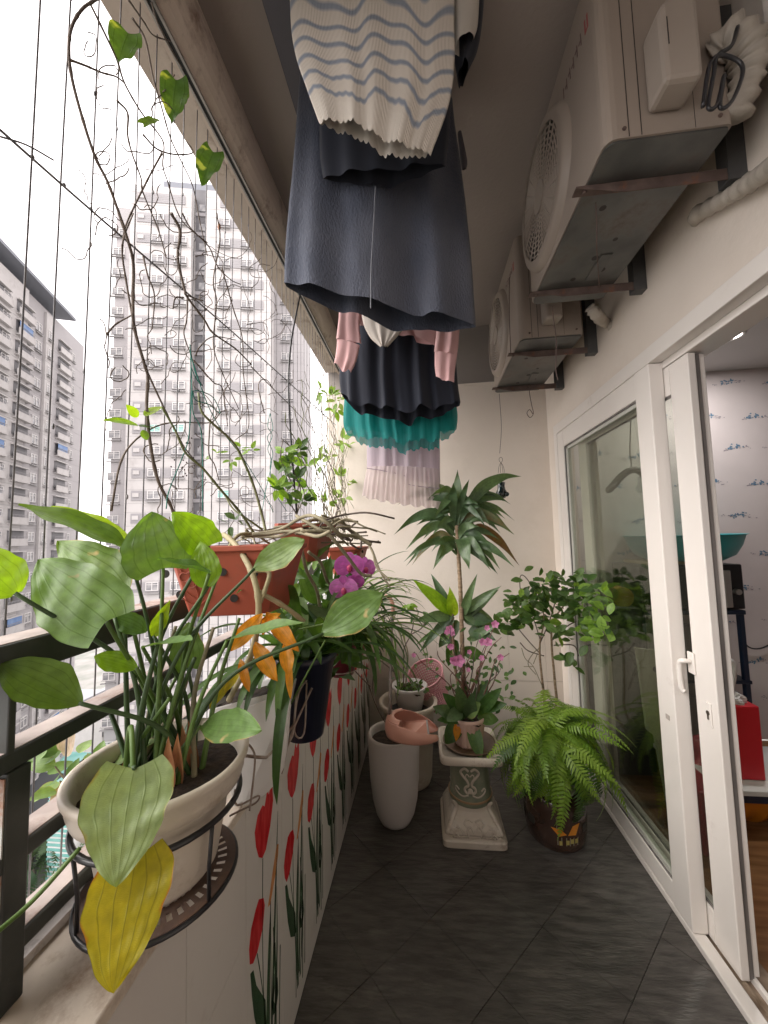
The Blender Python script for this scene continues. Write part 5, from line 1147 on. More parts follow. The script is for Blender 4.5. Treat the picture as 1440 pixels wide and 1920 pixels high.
# leaves of the vines
for bx, by, tx, ty, hw_ in ((240, 62, 222, 118, 26), (330, 150, 322, 232, 24), (345, 168, 342, 200, 10), (400, 285, 378, 348, 22), (268, 232, 300, 226, 8)):
    b, t = onX(bx, by, -.60), onX(tx, ty, -.61); leaf(vn, leafmat('vine_leaf', (.045, .10, .02), (.10, .17, .035), veins=3, tr=.3, spot=(.35, .40, .10), spotpos=.62), b, t, pix(b, hw_), (0, -1, .1), .7, 'heart', .2, .15, wave=.12, seed=int(bx), lobes=.15, nu=12, nv=16)
for bx, by, tx, ty, hw_, m in ((258, 797, 190, 788, 11, m_lime), (258, 782, 236, 758, 9, m_lime), (272, 780, 304, 762, 10, m_lime), (262, 800, 300, 806, 9, m_dkl), (268, 806, 276, 826, 7, m_dkl)):
    b, t = onX(bx, by, -.59), onX(tx, ty, -.60); leaf(vn, m, b, t, pix(b, hw_), (0, -.6, .9), .45, 'ovate', .2, .12, seed=int(tx))
obj('dry_flower', MB().ball(onX(411, 425, -.605), .006, 8, 6, (.8, .8, 1.9)), mat('dry_orange', (.40, .12, .03), (.5, .2, .06), scale=40), vn)
# green strings
m_str = mat('green_string', (.0, .13, .10), (.01, .20, .15), scale=40, rough=.6)
def string(px, X, label, r=.0013, loops=0):
    return obj('green_string', MB().tube(bez([onX(x, y, X + rnd.uniform(-.003, .003)) for x, y in px], 5), r, 5), m_str, cat='string', label=label, smooth=True)
string(c2([(855, 590), (860, 700), (862, 800), (850, 1000), (820, 1100), (760, 1250), (748, 1330)]), -.575, 'green string straight down from the vine knot to the left end of the terracotta planter')
string(c2([(855, 610), (880, 720), (910, 775), (880, 740), (860, 700), (865, 800), (870, 900), (908, 1000), (912, 1340)]), -.578, 'green string hanging vertically along the dark stair recess of the tower behind')
string(c2([(862, 800), (900, 800), (960, 830), (990, 900), (940, 860), (880, 840), (868, 800)]), -.572, 'green string tied in a wide bow loop between the vines')
string(c2([(858, 640), (930, 850), (1000, 980), (1100, 1110), (1190, 1260), (1230, 1345)]), -.565, 'long diagonal green string running down right to the planters')
string(c2([(1215, 900), (1205, 960), (1225, 1000), (1205, 1060), (1222, 1120), (1195, 1250), (1180, 1340)]), -.57, 'left green string of the knotted pair above the second planter')
string(c2([(1215, 900), (1228, 970), (1203, 1010), (1228, 1080), (1215, 1150), (1240, 1260), (1290, 1340)]), -.572, 'right green string of the knotted pair above the second planter')
# other planters behind
pl2 = root('second_planter', 'dark terracotta planter with tangled aerial roots spilling over, second along the railing', 'planter', P3(560, 1010, 1.15))
a_, b_ = P3(508, 992, 1.04), P3(596, 970, 1.10); a_.z = b_.z = (a_.z + b_.z) / 2
trough(pl2, a_, b_, (.02, .20, 0), .12, .03, m_terra)
pl3 = root('third_planter', 'small terracotta planter above the magenta orchid, farthest along the railing', 'planter', P3(645, 1040, 1.5))
a_, b_ = P3(604, 1034, 1.42), P3(676, 1020, 1.45); a_.z = b_.z = (a_.z + b_.z) / 2
trough(pl3, a_, b_, (.01, .18, 0), .11, .03, m_terra)
for i, L_ in enumerate([c5([(480, 800), (620, 790), (760, 770), (870, 790), (930, 800), (1000, 770)]), c5([(520, 790), (700, 760), (830, 690), (900, 680), (980, 720), (1060, 790), (1150, 800), (1240, 850)]), c5([(560, 800), (700, 800), (820, 760), (850, 770), (1000, 770)]),
        c5([(800, 680), (900, 740), (1000, 800), (1100, 920), (1180, 1020), (1240, 1030)]), c5([(830, 870), (860, 1000), (920, 1120), (940, 1230)]), c5([(870, 890), (940, 950), (980, 1060), (1010, 1090)]), c5([(1000, 700), (1100, 750), (1200, 820), (1250, 900), (1270, 980), (1350, 1060)]), c5([(1180, 820), (1240, 870), (1290, 1000), (1350, 1100)]), c5([(440, 830), (540, 810), (560, 900), (545, 1050), (560, 1200), (560, 1350)])]):
    P_ = [P3(x, y, .86 + .25 * i / 8 + .05 * math.sin(i + k)) for k, (x, y) in enumerate(L_)]
    obj('aerial_root', MB().tube(bez(P_, 6), .0046 if i < 6 else .0028, 7), m_root, pl2, smooth=True)
for i in range(26):
    a, b = P3(rnd.uniform(440, 640), rnd.uniform(985, 1010), rnd.uniform(.9, 1.2)), None
    Q = [a]; 
    for k in range(4): Q.append(Q[-1] + Vector((rnd.uniform(-.01, .07), rnd.uniform(0, .08), rnd.uniform(-.03, .03))))
    obj('aerial_root', MB().tube(bez(Q, 4), rnd.uniform(.002, .004), 6), m_root if i % 3 else m_vine, pl2, smooth=True)
leafcluster(hp2, 445, 975, -.47, 4, 26, m_drac, 4, prof='ell'); leafcluster(hp2, 432, 985, -.5, 3, 22, m_shrub, 5)
# hanging basket shrub on black cord
hb_ = root('hanging_shrub', 'leafy green shrub hanging on a black cord, right of the green strings', 'hanging plant', onX(555, 960, -.56))
obj('cord', MB().tube(bez([onX(562, 556, -.585), onX(546, 640, -.57), onX(541, 720, -.565), onX(546, 830, -.56), onX(556, 960, -.56)], 6), .0042, 7), m_black, hb_, smooth=True)
rr = random.Random(12)
for i, (cx, cy) in enumerate([(535, 850), (560, 845), (545, 870), (575, 875), (530, 885), (555, 900), (580, 915), (540, 920), (568, 940), (520, 915)]):
    leafcluster(hb_, cx, cy, -.56 + rr.uniform(-.04, .06), 9, 25, m_shrub if i % 3 else m_shrubl, 40 + i, spread=20, prof='ovate')
for i in range(5): vine_tube(hb_, [(556, 965), (556 + rr.uniform(-20, 20), 920), (556 + rr.uniform(-28, 28), 870), (556 + rr.uniform(-30, 30), 825)], X=-.56, r=.0025)
# far end thicket on the net
tk = root('twining_thicket', 'tangle of thin twining stems and small leaves on the net by the end wall', 'climbing plant', onX(640, 1040, -.55))
rr = random.Random(5)
for i in range(46):
    x, y = rr.uniform(585, 668), rr.uniform(980, 1030); L_ = [(x, y)]; yt = rr.uniform(700, 900); vx = rr.uniform(-.25, .15)
    while y > yt: y -= 22; x += vx * 22 + rr.gauss(0, 5.5); x = min(x, 664); L_.append((x, y))
    vine_tube(tk, L_, X=rr.uniform(-.60, -.50), r=rr.uniform(.0011, .0024), m=(m_vine, m_root, gs)[i % 3], jit=.012)
for (px, py, n) in ((620, 742, 9), (634, 750, 8), (606, 735, 5), (628, 765, 7), (642, 828, 7), (650, 838, 5), (596, 855, 4), (620, 858, 6), (640, 895, 7), (655, 905, 8), (632, 935, 6), (612, 945, 5), (645, 930, 6), (600, 870, 4)):
    leafcluster(tk, px, py, -.55, n, 19, m_shrubl if n % 2 else m_vari, int(px + py), spread=24, prof='lance')
for (px, py, n) in ((435, 862, 4), (385, 858, 3), (455, 840, 4), (470, 845, 4), (410, 850, 3)): leafcluster(hp2, px, py, -.58, n, 17, m_shrubl, int(px), spread=16)
bb_ = MB()
for i in range(24): bb_ = MB().ball(onX(rnd.choice((333, 345, 350, 372)) + rnd.gauss(0, 9), rnd.choice((828, 868, 880)) + rnd.gauss(0, 9), -.60), .0022, 6, 4); obj('seed_pod', bb_, mat('dark_pod', (.05, .03, .03)), vn2)

# ---------- pots along the parapet inside: navy pot, maroon pot, cymbidium mass, orchid
def potbody(parent, c, r0, r1, h, m, n=36, name='pot', rim=.006, soil=True):
    x, y, z = c; mb = MB().lathe((x, y, z), [(.001, 0), (r0, 0), (r1 * .97, h * .9), (r1 + rim * .5, h * .9), (r1 + rim, h), (r1, h), (r1 - .006, h * .93), (.01, h * .86)], n)
    o = obj(name, mb, m, parent, smooth=True)
    if soil: obj('soil', crump((x, y, z + h * .88), r1 * .9, 3, (1, 1, .12), .12), m_soil, parent, smooth=True)
    return o
m_navyp = mat('navy_pot', (.010, .013, .03), (.016, .02, .045), scale=5, rough=.35)
m_marp = mat('maroon_pot', (.10, .008, .02), (.15, .015, .03), scale=6, rough=.3)
cy1 = root('strap_leaf_plant', 'dark long leaved plant in a navy pot hanging inside the parapet by the red tulips', 'potted plant', P3(560, 1350, 1.0))
c_ = P3(572, 1375, 1.0); potbody(cy1, (c_.x, c_.y, c_.z), .05, .085, .22, m_navyp)
top1 = Vector((c_.x, c_.y, c_.z + .20))
cy2 = root('cymbidium_plant', 'arching strap leaved orchid plant in a shiny maroon pot, right of the navy pot', 'potted plant', P3(640, 1240, 1.30))
c_ = P3(640, 1262, 1.30); potbody(cy2, (c_.x, c_.y, c_.z), .045, .072, .13, m_marp); top2 = Vector((c_.x, c_.y, c_.z + .12))
obj('wire_ring', MB().tube(ring((c_.x, c_.y, c_.z + .02), .066, 0, 24), .002, 6), m_clip, cy2, smooth=True)
def strap(parent, b, az_, el_, L_, w, m, droop, seed, nm='leaf', prof='strap'):
    d = Vector((math.cos(az_) * math.cos(el_), math.sin(az_) * math.cos(el_), math.sin(el_)))
    mb = MB(); n = 16; side = Vector((-math.sin(az_), math.cos(az_), 0)); P_ = []; p = Vector(b); e = el_
    for i in range(n + 1):
        P_.append(p.copy()); e -= droop / n * (1.6 * i / n + .4); p = p + Vector((math.cos(az_) * math.cos(e), math.sin(az_) * math.cos(e), math.sin(e))) * (L_ / n)
    for i, q_ in enumerate(P_):
        t = i / n; ww = w * PROF[prof](t) if prof != 'strap' else w * min(1, t * 5 + .5) * (1 - t ** 4) ** .7
        if i == n: ww = .0003
        up_ = Vector((0, 0, 1)); mb.v += [q_ + side * ww + up_ * ww * .35, q_, q_ - side * ww + up_ * ww * .35]
    for i in range(n):
        for k in range(2):
            a = i * 3 + k; mb.face((a, a + 1, a + 4, a + 3), ((k / 2, i / n), ((k + 1) / 2, i / n), ((k + 1) / 2, (i + 1) / n), (k / 2, (i + 1) / n)))
    return obj(nm, mb, m, parent, smooth=True)
rr = random.Random(21)
for i in range(48):
    strap(cy1, top1 + Vector((rr.gauss(0, .03), rr.gauss(0, .03), 0)), rr.uniform(-2.4, 1.8), rr.uniform(.3, 1.35), rr.uniform(.20, .42), rr.uniform(.009, .014), m_strap, rr.uniform(.9, 2.0), i)
for i in range(95):
    strap(cy2, top2 + Vector((rr.gauss(0, .03), rr.gauss(0, .04), 0)), rr.uniform(-1.9, 1.7), rr.uniform(.3, 1.4), rr.uniform(.24, .46), rr.uniform(.006, .012), m_strap if i % 4 else m_vari, rr.uniform(1.0, 2.4), 100 + i)
cy3 = root('spider_plant', 'pale green grassy spider plant filling the corner by the end wall', 'potted plant', P3(680, 1190, 1.9))
c_ = P3(668, 1235, 1.75); potbody(cy3, (c_.x - .02, c_.y, c_.z), .05, .08, .12, m_terd); top3 = Vector((c_.x - .02, c_.y, c_.z + .11))
for i in range(95):
    strap(cy3, top3 + Vector((rr.gauss(0, .05), rr.gauss(0, .10), rr.uniform(-.02, .12))), rr.uniform(-3.1, 3.1), rr.uniform(.2, 1.4), rr.uniform(.18, .36), rr.uniform(.003, .006), (m_vari, m_strap, m_shrub)[i % 3], rr.uniform(1.2, 2.8), 200 + i)
# medium leaves between trough and cymbidium
for i, (bx, by, tx, ty, hw_, m) in enumerate([(530, 1110, 500, 1180, 14, m_pale), (560, 1120, 575, 1190, 16, m_pale), (520, 1070, 575, 1085, 12, m_bigl), (560, 1095, 530, 1150, 15, m_vari), (590, 1130, 560, 1060, 18, m_strap), (610, 1110, 620, 1040, 14, m_strap), (545, 1170, 560, 1240, 14, m_bigl), (580, 1180, 600, 1130, 14, m_strap), (540, 1200, 590, 1170, 12, m_strap), (600, 1240, 560, 1180, 14, m_strap), (520, 1130, 545, 1060, 14, m_bigl)]):
    b, t = P3(bx, by, .98 + .02 * i), P3(tx, ty, .95 + .02 * i); leaf(cy1, m, b, t, pix(b, hw_ * .8), (0, -1, .3), .6, 'lance', .25, .1, seed=i)
rq = random.Random(66)
for i in range(120):
    b = P3(rq.uniform(525, 650), rq.uniform(1060, 1275), rq.uniform(1.0, 1.4)); d = Vector((rq.gauss(.2, .6), rq.gauss(-.2, .4), rq.uniform(-.5, 1.2))).normalized()
    leaf(cy1, (m_strap, m_strap, m_bigl, m_drac)[i % 4], b, b + d * rq.uniform(.07, .13), rq.uniform(.010, .018), (rq.gauss(0, .3), -.8, .6), .4, 'lance', .3, .2, wave=.1, nu=6, nv=10, seed=i)
# magenta moth orchid
mo = root('moth_orchid', 'magenta moth orchid blooms above the strap leaves near the third planter', 'orchid', P3(660, 1100, 1.2))
m_mag = leafmat('magenta_petal', (.60, .14, .50), (.76, .28, .68), veins=5, tr=.3, trcol=(1.3, .7, 1.3), veincol=.85); m_lip = mat('orchid_lip', (.45, .01, .15), (.6, .15, .2), scale=80, rough=.5)
def bloom(parent, c_, r, tilt, seed):
    rr_ = random.Random(seed); f = root('bloom', None, None, c_); f.parent = parent; f.location = Vector(c_) - wloc(parent)
    view = Vector((.25 + tilt[0], -1, .1 + tilt[1])).normalized(); X_ = view.cross(Vector((0, 0, 1))).normalized(); Z_ = X_.cross(view)
    for k, (ang, L_, w) in enumerate(((90, 1, .42), (205, .95, .42), (335, .95, .42), (10, 1.05, .68), (170, 1.05, .68))):
        d = X_ * math.cos(R(ang)) + Z_ * math.sin(R(ang)); b = Vector(c_) + view * (.001 + k * .0006); leaf(f, m_mag, b, b + d * r * L_ + view * r * .1, r * w, view, .0, 'petal', -.1, .05, nu=8, nv=10, seed=seed + k, name='petal')
    obj('lip', MB().ball(Vector(c_) + view * .006 - Z_ * r * .15, r * .2, 8, 6, (1, 1.2, 1.4)), m_lip, f, smooth=True)
for i, (px, py, Y, r, tl) in enumerate([(655, 1062, 1.2, .040, (0, 0)), (645, 1104, 1.18, .038, (-.2, -.2)), (684, 1066, 1.26, .034, (.8, 0)), (664, 1092, 1.24, .028, (.3, -.3))]): bloom(mo, P3(px, py, Y * .84), r * 1.0, tl, i * 10)
petiole(mo, P3(650, 1200, 1.3), P3(660, 1080, 1.24), .0022, (-.03, 0, .03), m_petd)
for i, (bx, by, tx, ty, hw_) in enumerate([(640, 1160, 628, 1070, 12), (640, 1165, 690, 1110, 10), (640, 1160, 600, 1120, 12), (645, 1170, 580, 1130, 12)]): b, t = P3(bx, by, 1.25), P3(tx, ty, 1.22); leaf(mo, m_strap, b, t, pix(b, hw_), (0, -.8, .5), .4, 'lance', .3, .15, seed=i)

# ---------- outer plants below the rail at far left
op = root('caladium_plant', 'green and pinkish mottled small plant outside the wires, left of the cream pot', 'plant', onX(130, 1490, -.74))
rr = random.Random(31)
for i in range(22):
    c_ = onX(rr.uniform(85, 185), rr.uniform(1390, 1490), -.72 + rr.uniform(-.03, .03)); d = Vector((rr.gauss(0, .5), rr.gauss(0, 1), rr.uniform(-.5, 1))).normalized()
    leaf(op, (m_bigl, m_pale, leafmat('pinkish_leaf', (.35, .27, .25), (.42, .34, .30), veins=3, tr=.3))[i % 3], c_, c_ + d * .045, .014, (0, -.5, 1), .3, 'ovate', .2, .2, seed=i, nu=6, nv=8)
for i in range(7): petiole(op, onX(150 + rr.uniform(-10, 10), 1520, -.72), onX(rr.uniform(90, 180), rr.uniform(1410, 1480), -.72), .0018, (0, 0, .01), m_root)

# ================================================================ POTS AND PLANTS BY THE END WALL
m_wvase = mat('white_vase', (.55, .52, .50), (.60, .57, .55), scale=3, rough=.5, bump=.02)
wv_ = root('tall_white_vase', 'tall plain white tapering floor vase in the corner holding thin bare stems', 'vase', (-.19, 1.93, 0))
vc = Vector((-.193, 1.97, 0))
obj('vase_body', MB().lathe(vc, [(.001, 0), (.062, 0), (.078, .010), (.098, .05), (.115, .12), (.126, .22), (.130, .32), (.134, .40), (.134, .425), (.131, .436), (.124, .439), (.117, .433), (.114, .41), (.114, .39), (.01, .39)], 56), m_wvase, wv_, smooth=True)
obj('soil', crump((vc.x, vc.y, .395), .112, 12, (1, 1, .12), .14), m_soil, wv_, smooth=True)
for pts in ([(-.17, 1.97, .40), (-.26, 1.98, .52), (-.33, 1.98, .70), (-.36, 1.95, .85), (-.38, 1.93, 1.0)], [(-.25, 1.98, .50), (-.30, 2.0, .62), (-.28, 2.02, .80), (-.24, 2.02, .95)], [(-.20, 1.95, .40), (-.15, 1.93, .47)], [(-.31, 1.98, .66), (-.38, 1.96, .74), (-.43, 1.90, .84)], [(-.36, 1.95, .85), (-.31, 1.97, .95), (-.33, 1.99, 1.05)]):
    obj('bare_stem', MB().tube(bez(pts, 6), .0035, 7), m_vine, wv_, smooth=True)
# nested pots behind
np_ = root('twiggy_shrub', 'sparse twiggy shrub in a round white pot standing inside a larger cream tub', 'potted plant', (-.11, 2.28, 0))
cc = (-.13, 2.30)
obj('outer_tub', MB().lathe((cc[0], cc[1], 0), [(.001, 0), (.12, 0), (.13, .03), (.155, .42), (.175, .43), (.178, .455), (.160, .458), (.150, .44), (.14, .38), (.01, .37)], 48), m_cpot, np_, smooth=True)
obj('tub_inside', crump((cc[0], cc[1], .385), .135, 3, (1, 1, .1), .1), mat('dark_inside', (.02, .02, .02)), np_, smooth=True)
cc = (-.12, 2.33)
obj('pot', MB().lathe((cc[0], cc[1], .38), [(.001, 0), (.07, 0), (.095, .12), (.108, .14), (.112, .155), (.102, .157), (.094, .14), (.01, .13)], 48), m_wvase, np_, smooth=True)
obj('soil', crump((cc[0], cc[1], .51), .090, 5, (1, 1, .2), .2), m_soil, np_, smooth=True)
rr = random.Random(77)
for i in range(60):
    a = rr.uniform(0, 6.28); r_ = rr.uniform(0, .08); b = Vector((cc[0] + r_ * math.cos(a), cc[1] + r_ * math.sin(a), .52)); leaf(np_, m_shrub, b, b + Vector((rr.gauss(0, .015), rr.gauss(0, .015), rr.uniform(.008, .03))), .006, (0, -1, 0), .3, 'ell', .1, .1, nu=2, nv=4, seed=i, name='moss_leaf')
def A2(px, py): return P3(px, py, 2.33)
tw = [[(757, 1290), (757, 1240), (758, 1215), (770, 1190), (775, 1165), (768, 1150), (757, 1140)], [(758, 1215), (750, 1190), (738, 1165), (742, 1150)], [(770, 1190), (790, 1178), (800, 1160), (798, 1150)], [(752, 1290), (745, 1250), (735, 1200), (728, 1170), (740, 1145)], [(750, 1295), (735, 1250), (712, 1225), (700, 1200), (690, 1185)], [(760, 1290), (765, 1230), (758, 1200), (755, 1188)], [(740, 1260), (715, 1240), (700, 1235)], [(775, 1165), (784, 1150), (780, 1140)], [(728, 1190), (720, 1160), (722, 1150)]]
for i, L_ in enumerate(tw): obj('twig', MB().tube(bez([P3(x, y, 2.31 + rr.uniform(-.02, .02)) for x, y in L_], 5), [.0042 - .0022 * k / 60 for k in range(5 * (len(L_) - 1) + 1)], 7), m_root if i % 2 else m_vine, np_, smooth=True)
for (px, py, n, s_) in ((765, 1137, 6, 17), (780, 1160, 3, 12), (800, 1160, 4, 20), (740, 1150, 3, 10), (720, 1155, 2, 10), (757, 1190, 2, 8)):
    for k in range(n):
        b = A2(px + rr.uniform(-5, 5), py + rr.uniform(-5, 5)); d = Vector((rr.gauss(0, 1), rr.gauss(0, .6), rr.gauss(-.1, .6))).normalized() * pix(b, s_); leaf(np_, m_shrubl if n == 6 else m_strap, b, b + d, pix(b, s_ * .25), (0, -.6, .8), .4, 'ovate', .2, .3, nu=4, nv=6, seed=k)
# pink basket
pbk = root('pink_basket', 'pink perforated plastic basket tipped on its side against the end wall', 'basket', P3(805, 1290, 2.45))
bc0 = P3(797, 1262, 2.42); ax = Vector((-.30, -.42, .86)).normalized(); q1 = ax.orthogonal().normalized(); q1 = (Vector((1, 0, 0)) - ax * ax.x).normalized(); q2_ = ax.cross(q1)
m_pkb = mat('pink_plastic', (.55, .24, .27), (.62, .30, .33), scale=6, rough=.4)
bw = MB(); NU, NV = 44, 14
def bp3(u, v, ro=0): a = u * 6.2832; r_ = .115 - .035 * v + ro; return bc0 - ax * (.26 * v) + q1 * (r_ * math.cos(a)) + q2_ * (r_ * math.sin(a))
for j in range(NV):
    for i in range(NU):
        u0, u1, v0, v1 = i / NU, (i + 1) / NU, j / NV, (j + 1) / NV
        um, vm = u0 + .62 / NU, v0 + .62 / NV
        if 1 <= j < NV - 1:
            for (a0, a1, b0, b1) in ((u0, um, vm, v1), (um, u1, v0, v1)):
                k = len(bw.v); bw.v += [bp3(a0, b0), bp3(a1, b0), bp3(a1, b1), bp3(a0, b1)]; bw.face((k, k + 1, k + 2, k + 3))
        else:
            k = len(bw.v); bw.v += [bp3(u0, v0), bp3(u1, v0), bp3(u1, v1), bp3(u0, v1)]; bw.face((k, k + 1, k + 2, k + 3))
obj('basket_wall', bw, m_pkb, pbk, solid=.002, kind='stuff')
obj('rim', MB().tube([bp3(i / 40, 0, .002) for i in range(41)], .005, 8, False), m_pkb, pbk, smooth=True)
obj('bottom', MB().prism([bp3(i / 30, .999) for i in range(30)], ax * .003), m_pkb, pbk)
# salmon plastic scoop on a metal pole
sc_ = root('long_handled_scoop', 'salmon plastic scoop dustpan on a long grey metal pole, leaning in the corner', 'scoop', P3(760, 1370, 1.80))
m_salm = mat('salmon_plastic', (.56, .27, .20), (.62, .32, .245), scale=5, rough=.28, coat=.2)
Ys = 1.80
pole = [P3(731, 1345, Ys), P3(734, 1180, Ys + .12), P3(736, 1148, Ys + .14)]
obj('pole', MB().tube(bez(pole, 5), .0075, 12), mat('old_steel_tube', (.20, .17, .15), (.28, .25, .23), scale=14, rough=.4, metal=.6), sc_, smooth=True)
obj('grip', MB().tube(bez([P3(736, 1150, Ys + .14), P3(737, 1138, Ys + .14), P3(733, 1124, Ys + .14), P3(722, 1115, Ys + .14)], 5), [.012, .012, .012, .011, .011, .011, .011, .010, .010, .010, .009, .009, .008, .007, .006, .005], 10), m_salm, sc_, smooth=True)
obj('peg', MB().tube([P3(736, 1141, Ys + .14), P3(746, 1141, Ys + .13)], .005, 8), m_salm, sc_)
# open shell: cylinder-like dish cut away on the right, lip towards the lower right
pc = P3(762, 1356, Ys)
def scoopf(u, v):
    # u round the mouth, v from outer bottom to rim
    a = -2.75 + u * 5.5
    tip = max(0.0, math.cos(a)) ** 3 * 0
    r_ = .088 * (1 + .10 * math.sin(v * 3.14)) * (1 if v > .12 else .25 + v * 6)
    x = -math.cos(a) * r_ * 1.05; y = math.sin(a) * r_ * .95; z = -.058 + v * .085
    open_ = max(0, abs(a) / 2.75 - .45) / .55
    z -= open_ ** 1.2 * .055 * v; x += open_ ** 1.3 * .055
    y *= 1 + open_ * .25
    return pc + Vector((x, y, z))
obj('scoop_shell', MB().grid(scoopf, 60, 14), m_salm, sc_, smooth=True, solid=.003)
cap = MB(); n = 16
def capf(u, v):
    a = -1.25 + 2.5 * u; r_ = .088 * (1 - v * .38); x = -math.cos(a) * r_ * 1.05; y = math.sin(a) * r_ * .95
    return pc + Vector((x, y, .027 + .012 * math.sin(v * 2.6)))
obj('scoop_hood', MB().grid(capf, 24, 8), m_salm, sc_, smooth=True, solid=.003)
L0, L1, L2, L3 = P3(785, 1350, Ys + .05), P3(800, 1350, Ys + .0), P3(806, 1394, Ys - .07), P3(760, 1386, Ys - .06)
obj('blade', MB().prism([pc + Vector((-.02, .075, -.03)), L1, L2, pc + Vector((-.01, -.085, -.045))], (0, 0, -.004)), m_salm, sc_, bevel=.001)
obj('rubber_lip', MB().tube([L1, L1.lerp(L2, .5), L2], .0045, 6), mat('grey_rubber', (.35, .33, .30)), sc_)

# ceramic pedestal
m_cer = mat('glazed_ceramic', (.62, .55, .46), (.68, .62, .54), scale=4, rough=.25, bump=.1, coat=.3, dirt=(.30, .21, .14), dirt_scale=9, dirt_amt=.37)
m_cerg = mat('green_glaze', (.16, .19, .13), (.24, .26, .18), scale=12, rough=.3, coat=.3, dirt=(.34, .30, .22), dirt_scale=16, dirt_amt=.38)
pd = root('ceramic_pedestal', 'cream ceramic column stand with green shaft and embossed scrolls on a flared square foot', 'pedestal', (.19, 1.95, 0))
pc_ = Vector((.188, 1.965, 0)); rot = R(45 + 4)
foot = [(.001, 0), (.146, 0), (.150, .005), (.150, .030), (.146, .036), (.134, .040), (.132, .046), (.138, .056), (.134, .072), (.118, .092), (.104, .112), (.096, .132), (.092, .150), (.090, .158)]
obj('foot', MB().lathe(pc_, [(r_ * (1.0 if i < 9 else 1.04), z) for i, (r_, z) in enumerate(foot)], 96, sq=[14, 14, 14, 14, 14, 14, 12, 9, 7, 5.5, 4, 3, 2.4, 2.1], rot=0), m_cer, pd)
obj('shaft', MB().lathe(pc_, [(.104, .150), (.108, .160), (.103, .170), (.103, .178), (.097, .186), (.096, .335), (.10, .345), (.10, .352)], 56), m_cerg, pd, smooth=True)
obj('base_ring', MB().tube(ring((pc_.x, pc_.y, .172), .104, 0), .005, 8), mat('gold_band', (.35, .22, .12), rough=.3), pd, smooth=True)
obj('top_slab', MB().lathe(pc_, [(.10, .350), (.116, .353), (.146, .366), (.150, .372), (.150, .398), (.144, .404), (.134, .402), (.128, .394), (.01, .392)], 96, sq=10, rot=0), m_cer, pd, smooth=True)
def shaftp(a, z, r_=.0985):
    a -= .09
    return Vector((pc_.x + r_ * math.sin(a), pc_.y - r_ * math.cos(a), z))
def sreg(L_, r_=.003, nm='scroll', par=None): obj(nm, MB().tube(bez([shaftp(a, z) for a, z in L_], 4), r_, 6), m_cer, par or pd, smooth=True)
sw_ = lambda s: [(s * q_[0], q_[1]) for q_ in ((.05, .315), (.25, .325), (.45, .305), (.30, .285), (.14, .270), (.08, .25), (.22, .24), (.26, .225), (.14, .213), (.06, .225))]
for s in (-1, 1):
    sreg(sw_(s), .0062); sreg([(s * .1, .205), (s * .35, .195), (s * .60, .20), (s * .80, .215), (s * .72, .228), (s * .55, .218)], .004); sreg([(s * .02, .29), (s * .12, .30), (s * .2, .29), (s * .12, .26)], .003)
obj('rosette', MB().ball(shaftp(0, .225), .013, 12, 8, (1, .4, 1)), m_cer, pd, smooth=True)
# scrolls on the foot: front face at y = pc - r
def footp(x, z):
    zz = [(r_ * 1.03, z_) for r_, z_ in foot[6:]]
    for (ra, za), (rb_, zb2) in zip(zz, zz[1:]):
        if za <= z <= zb2: r_ = ra + (rb_ - ra) * (z - za) / (zb2 - za); break
    else: r_ = .13
    return Vector((pc_.x + x, pc_.y - r_ - .004, z))
for s in (-1, 1):
    for L_ in ([(.0, .062), (.018, .085), (.034, .075), (.028, .055), (.045, .045), (.07, .05), (.085, .065), (.10, .055), (.095, .042), (.082, .046)], [(.005, .10), (.03, .108), (.045, .095), (.035, .085)], [(.05, .06), (.065, .08), (.085, .085)]):
        obj('scroll', MB().tube(bez([footp(s * x, z) for x, z in L_], 5), .0036, 6), m_cer, pd, smooth=True)
for sx_ in (-1, 1):
    for sy_ in (-1, 1): obj('corner_leaf', MB().tube(bez([pc_ + Vector((sx_ * .128, sy_ * .128, .05)), pc_ + Vector((sx_ * .100, sy_ * .100, .10)), pc_ + Vector((sx_ * .078, sy_ * .078, .14)), pc_ + Vector((sx_ * .092, sy_ * .092, .175))], 5), [.010, .011, .012, .013, .013, .014, .014, .013, .013, .012, .012, .011, .010, .009, .007, .004], 8), m_cer, pd, smooth=True)
# saucer and ribbed pot
ps = (pc_.x + .002, pc_.y - .01)
obj('saucer', MB().lathe((ps[0], ps[1], .396), [(.001, 0), (.105, 0), (.128, .014), (.130, .020), (.124, .019), (.10, .006), (.001, .006)], 48), mat('brown_saucer', (.09, .055, .03), (.16, .10, .06), scale=10, rough=.4), cat='saucer', label='brown round saucer on the pedestal top beneath the ribbed pot', smooth=True)
m_pkc = mat('pink_ceramic', (.55, .36, .29), (.62, .43, .36), scale=4, rough=.35, dirt=(.35, .2, .14), dirt_scale=8, dirt_amt=.33)
dr = root('dracaena_orchid_pot', 'tall tufted corn plant with orchid leaves in a pink ribbed pot on the pedestal', 'potted plant', (ps[0], ps[1], .404))
obj('ribbed_pot', MB().lathe((ps[0], ps[1], .404), [(.001, 0), (.066, 0), (.068, .01), (.075, .07), (.083, .115), (.088, .125), (.086, .137), (.080, .138), (.076, .12), (.01, .115)], 96, flute=(1, 5, 24, .035)), m_pkc, dr, smooth=True)
obj('soil', crump((ps[0], ps[1], .522), .075, 5, (1, 1, .15), .2), m_soil, dr, smooth=True)
m_trunk = mat('cane_trunk', (.22, .15, .09), (.36, .26, .17), scale=30, rough=.8, bump=.5, stretch=(.3, .3, 3))
TK = [Vector((ps[0], ps[1] + .02, .52)), P3(868, 1250, 2.0), P3(865, 1150, 2.0), P3(862, 1080, 2.0), P3(858, 1015, 2.0), P3(856, 985, 2.0)]
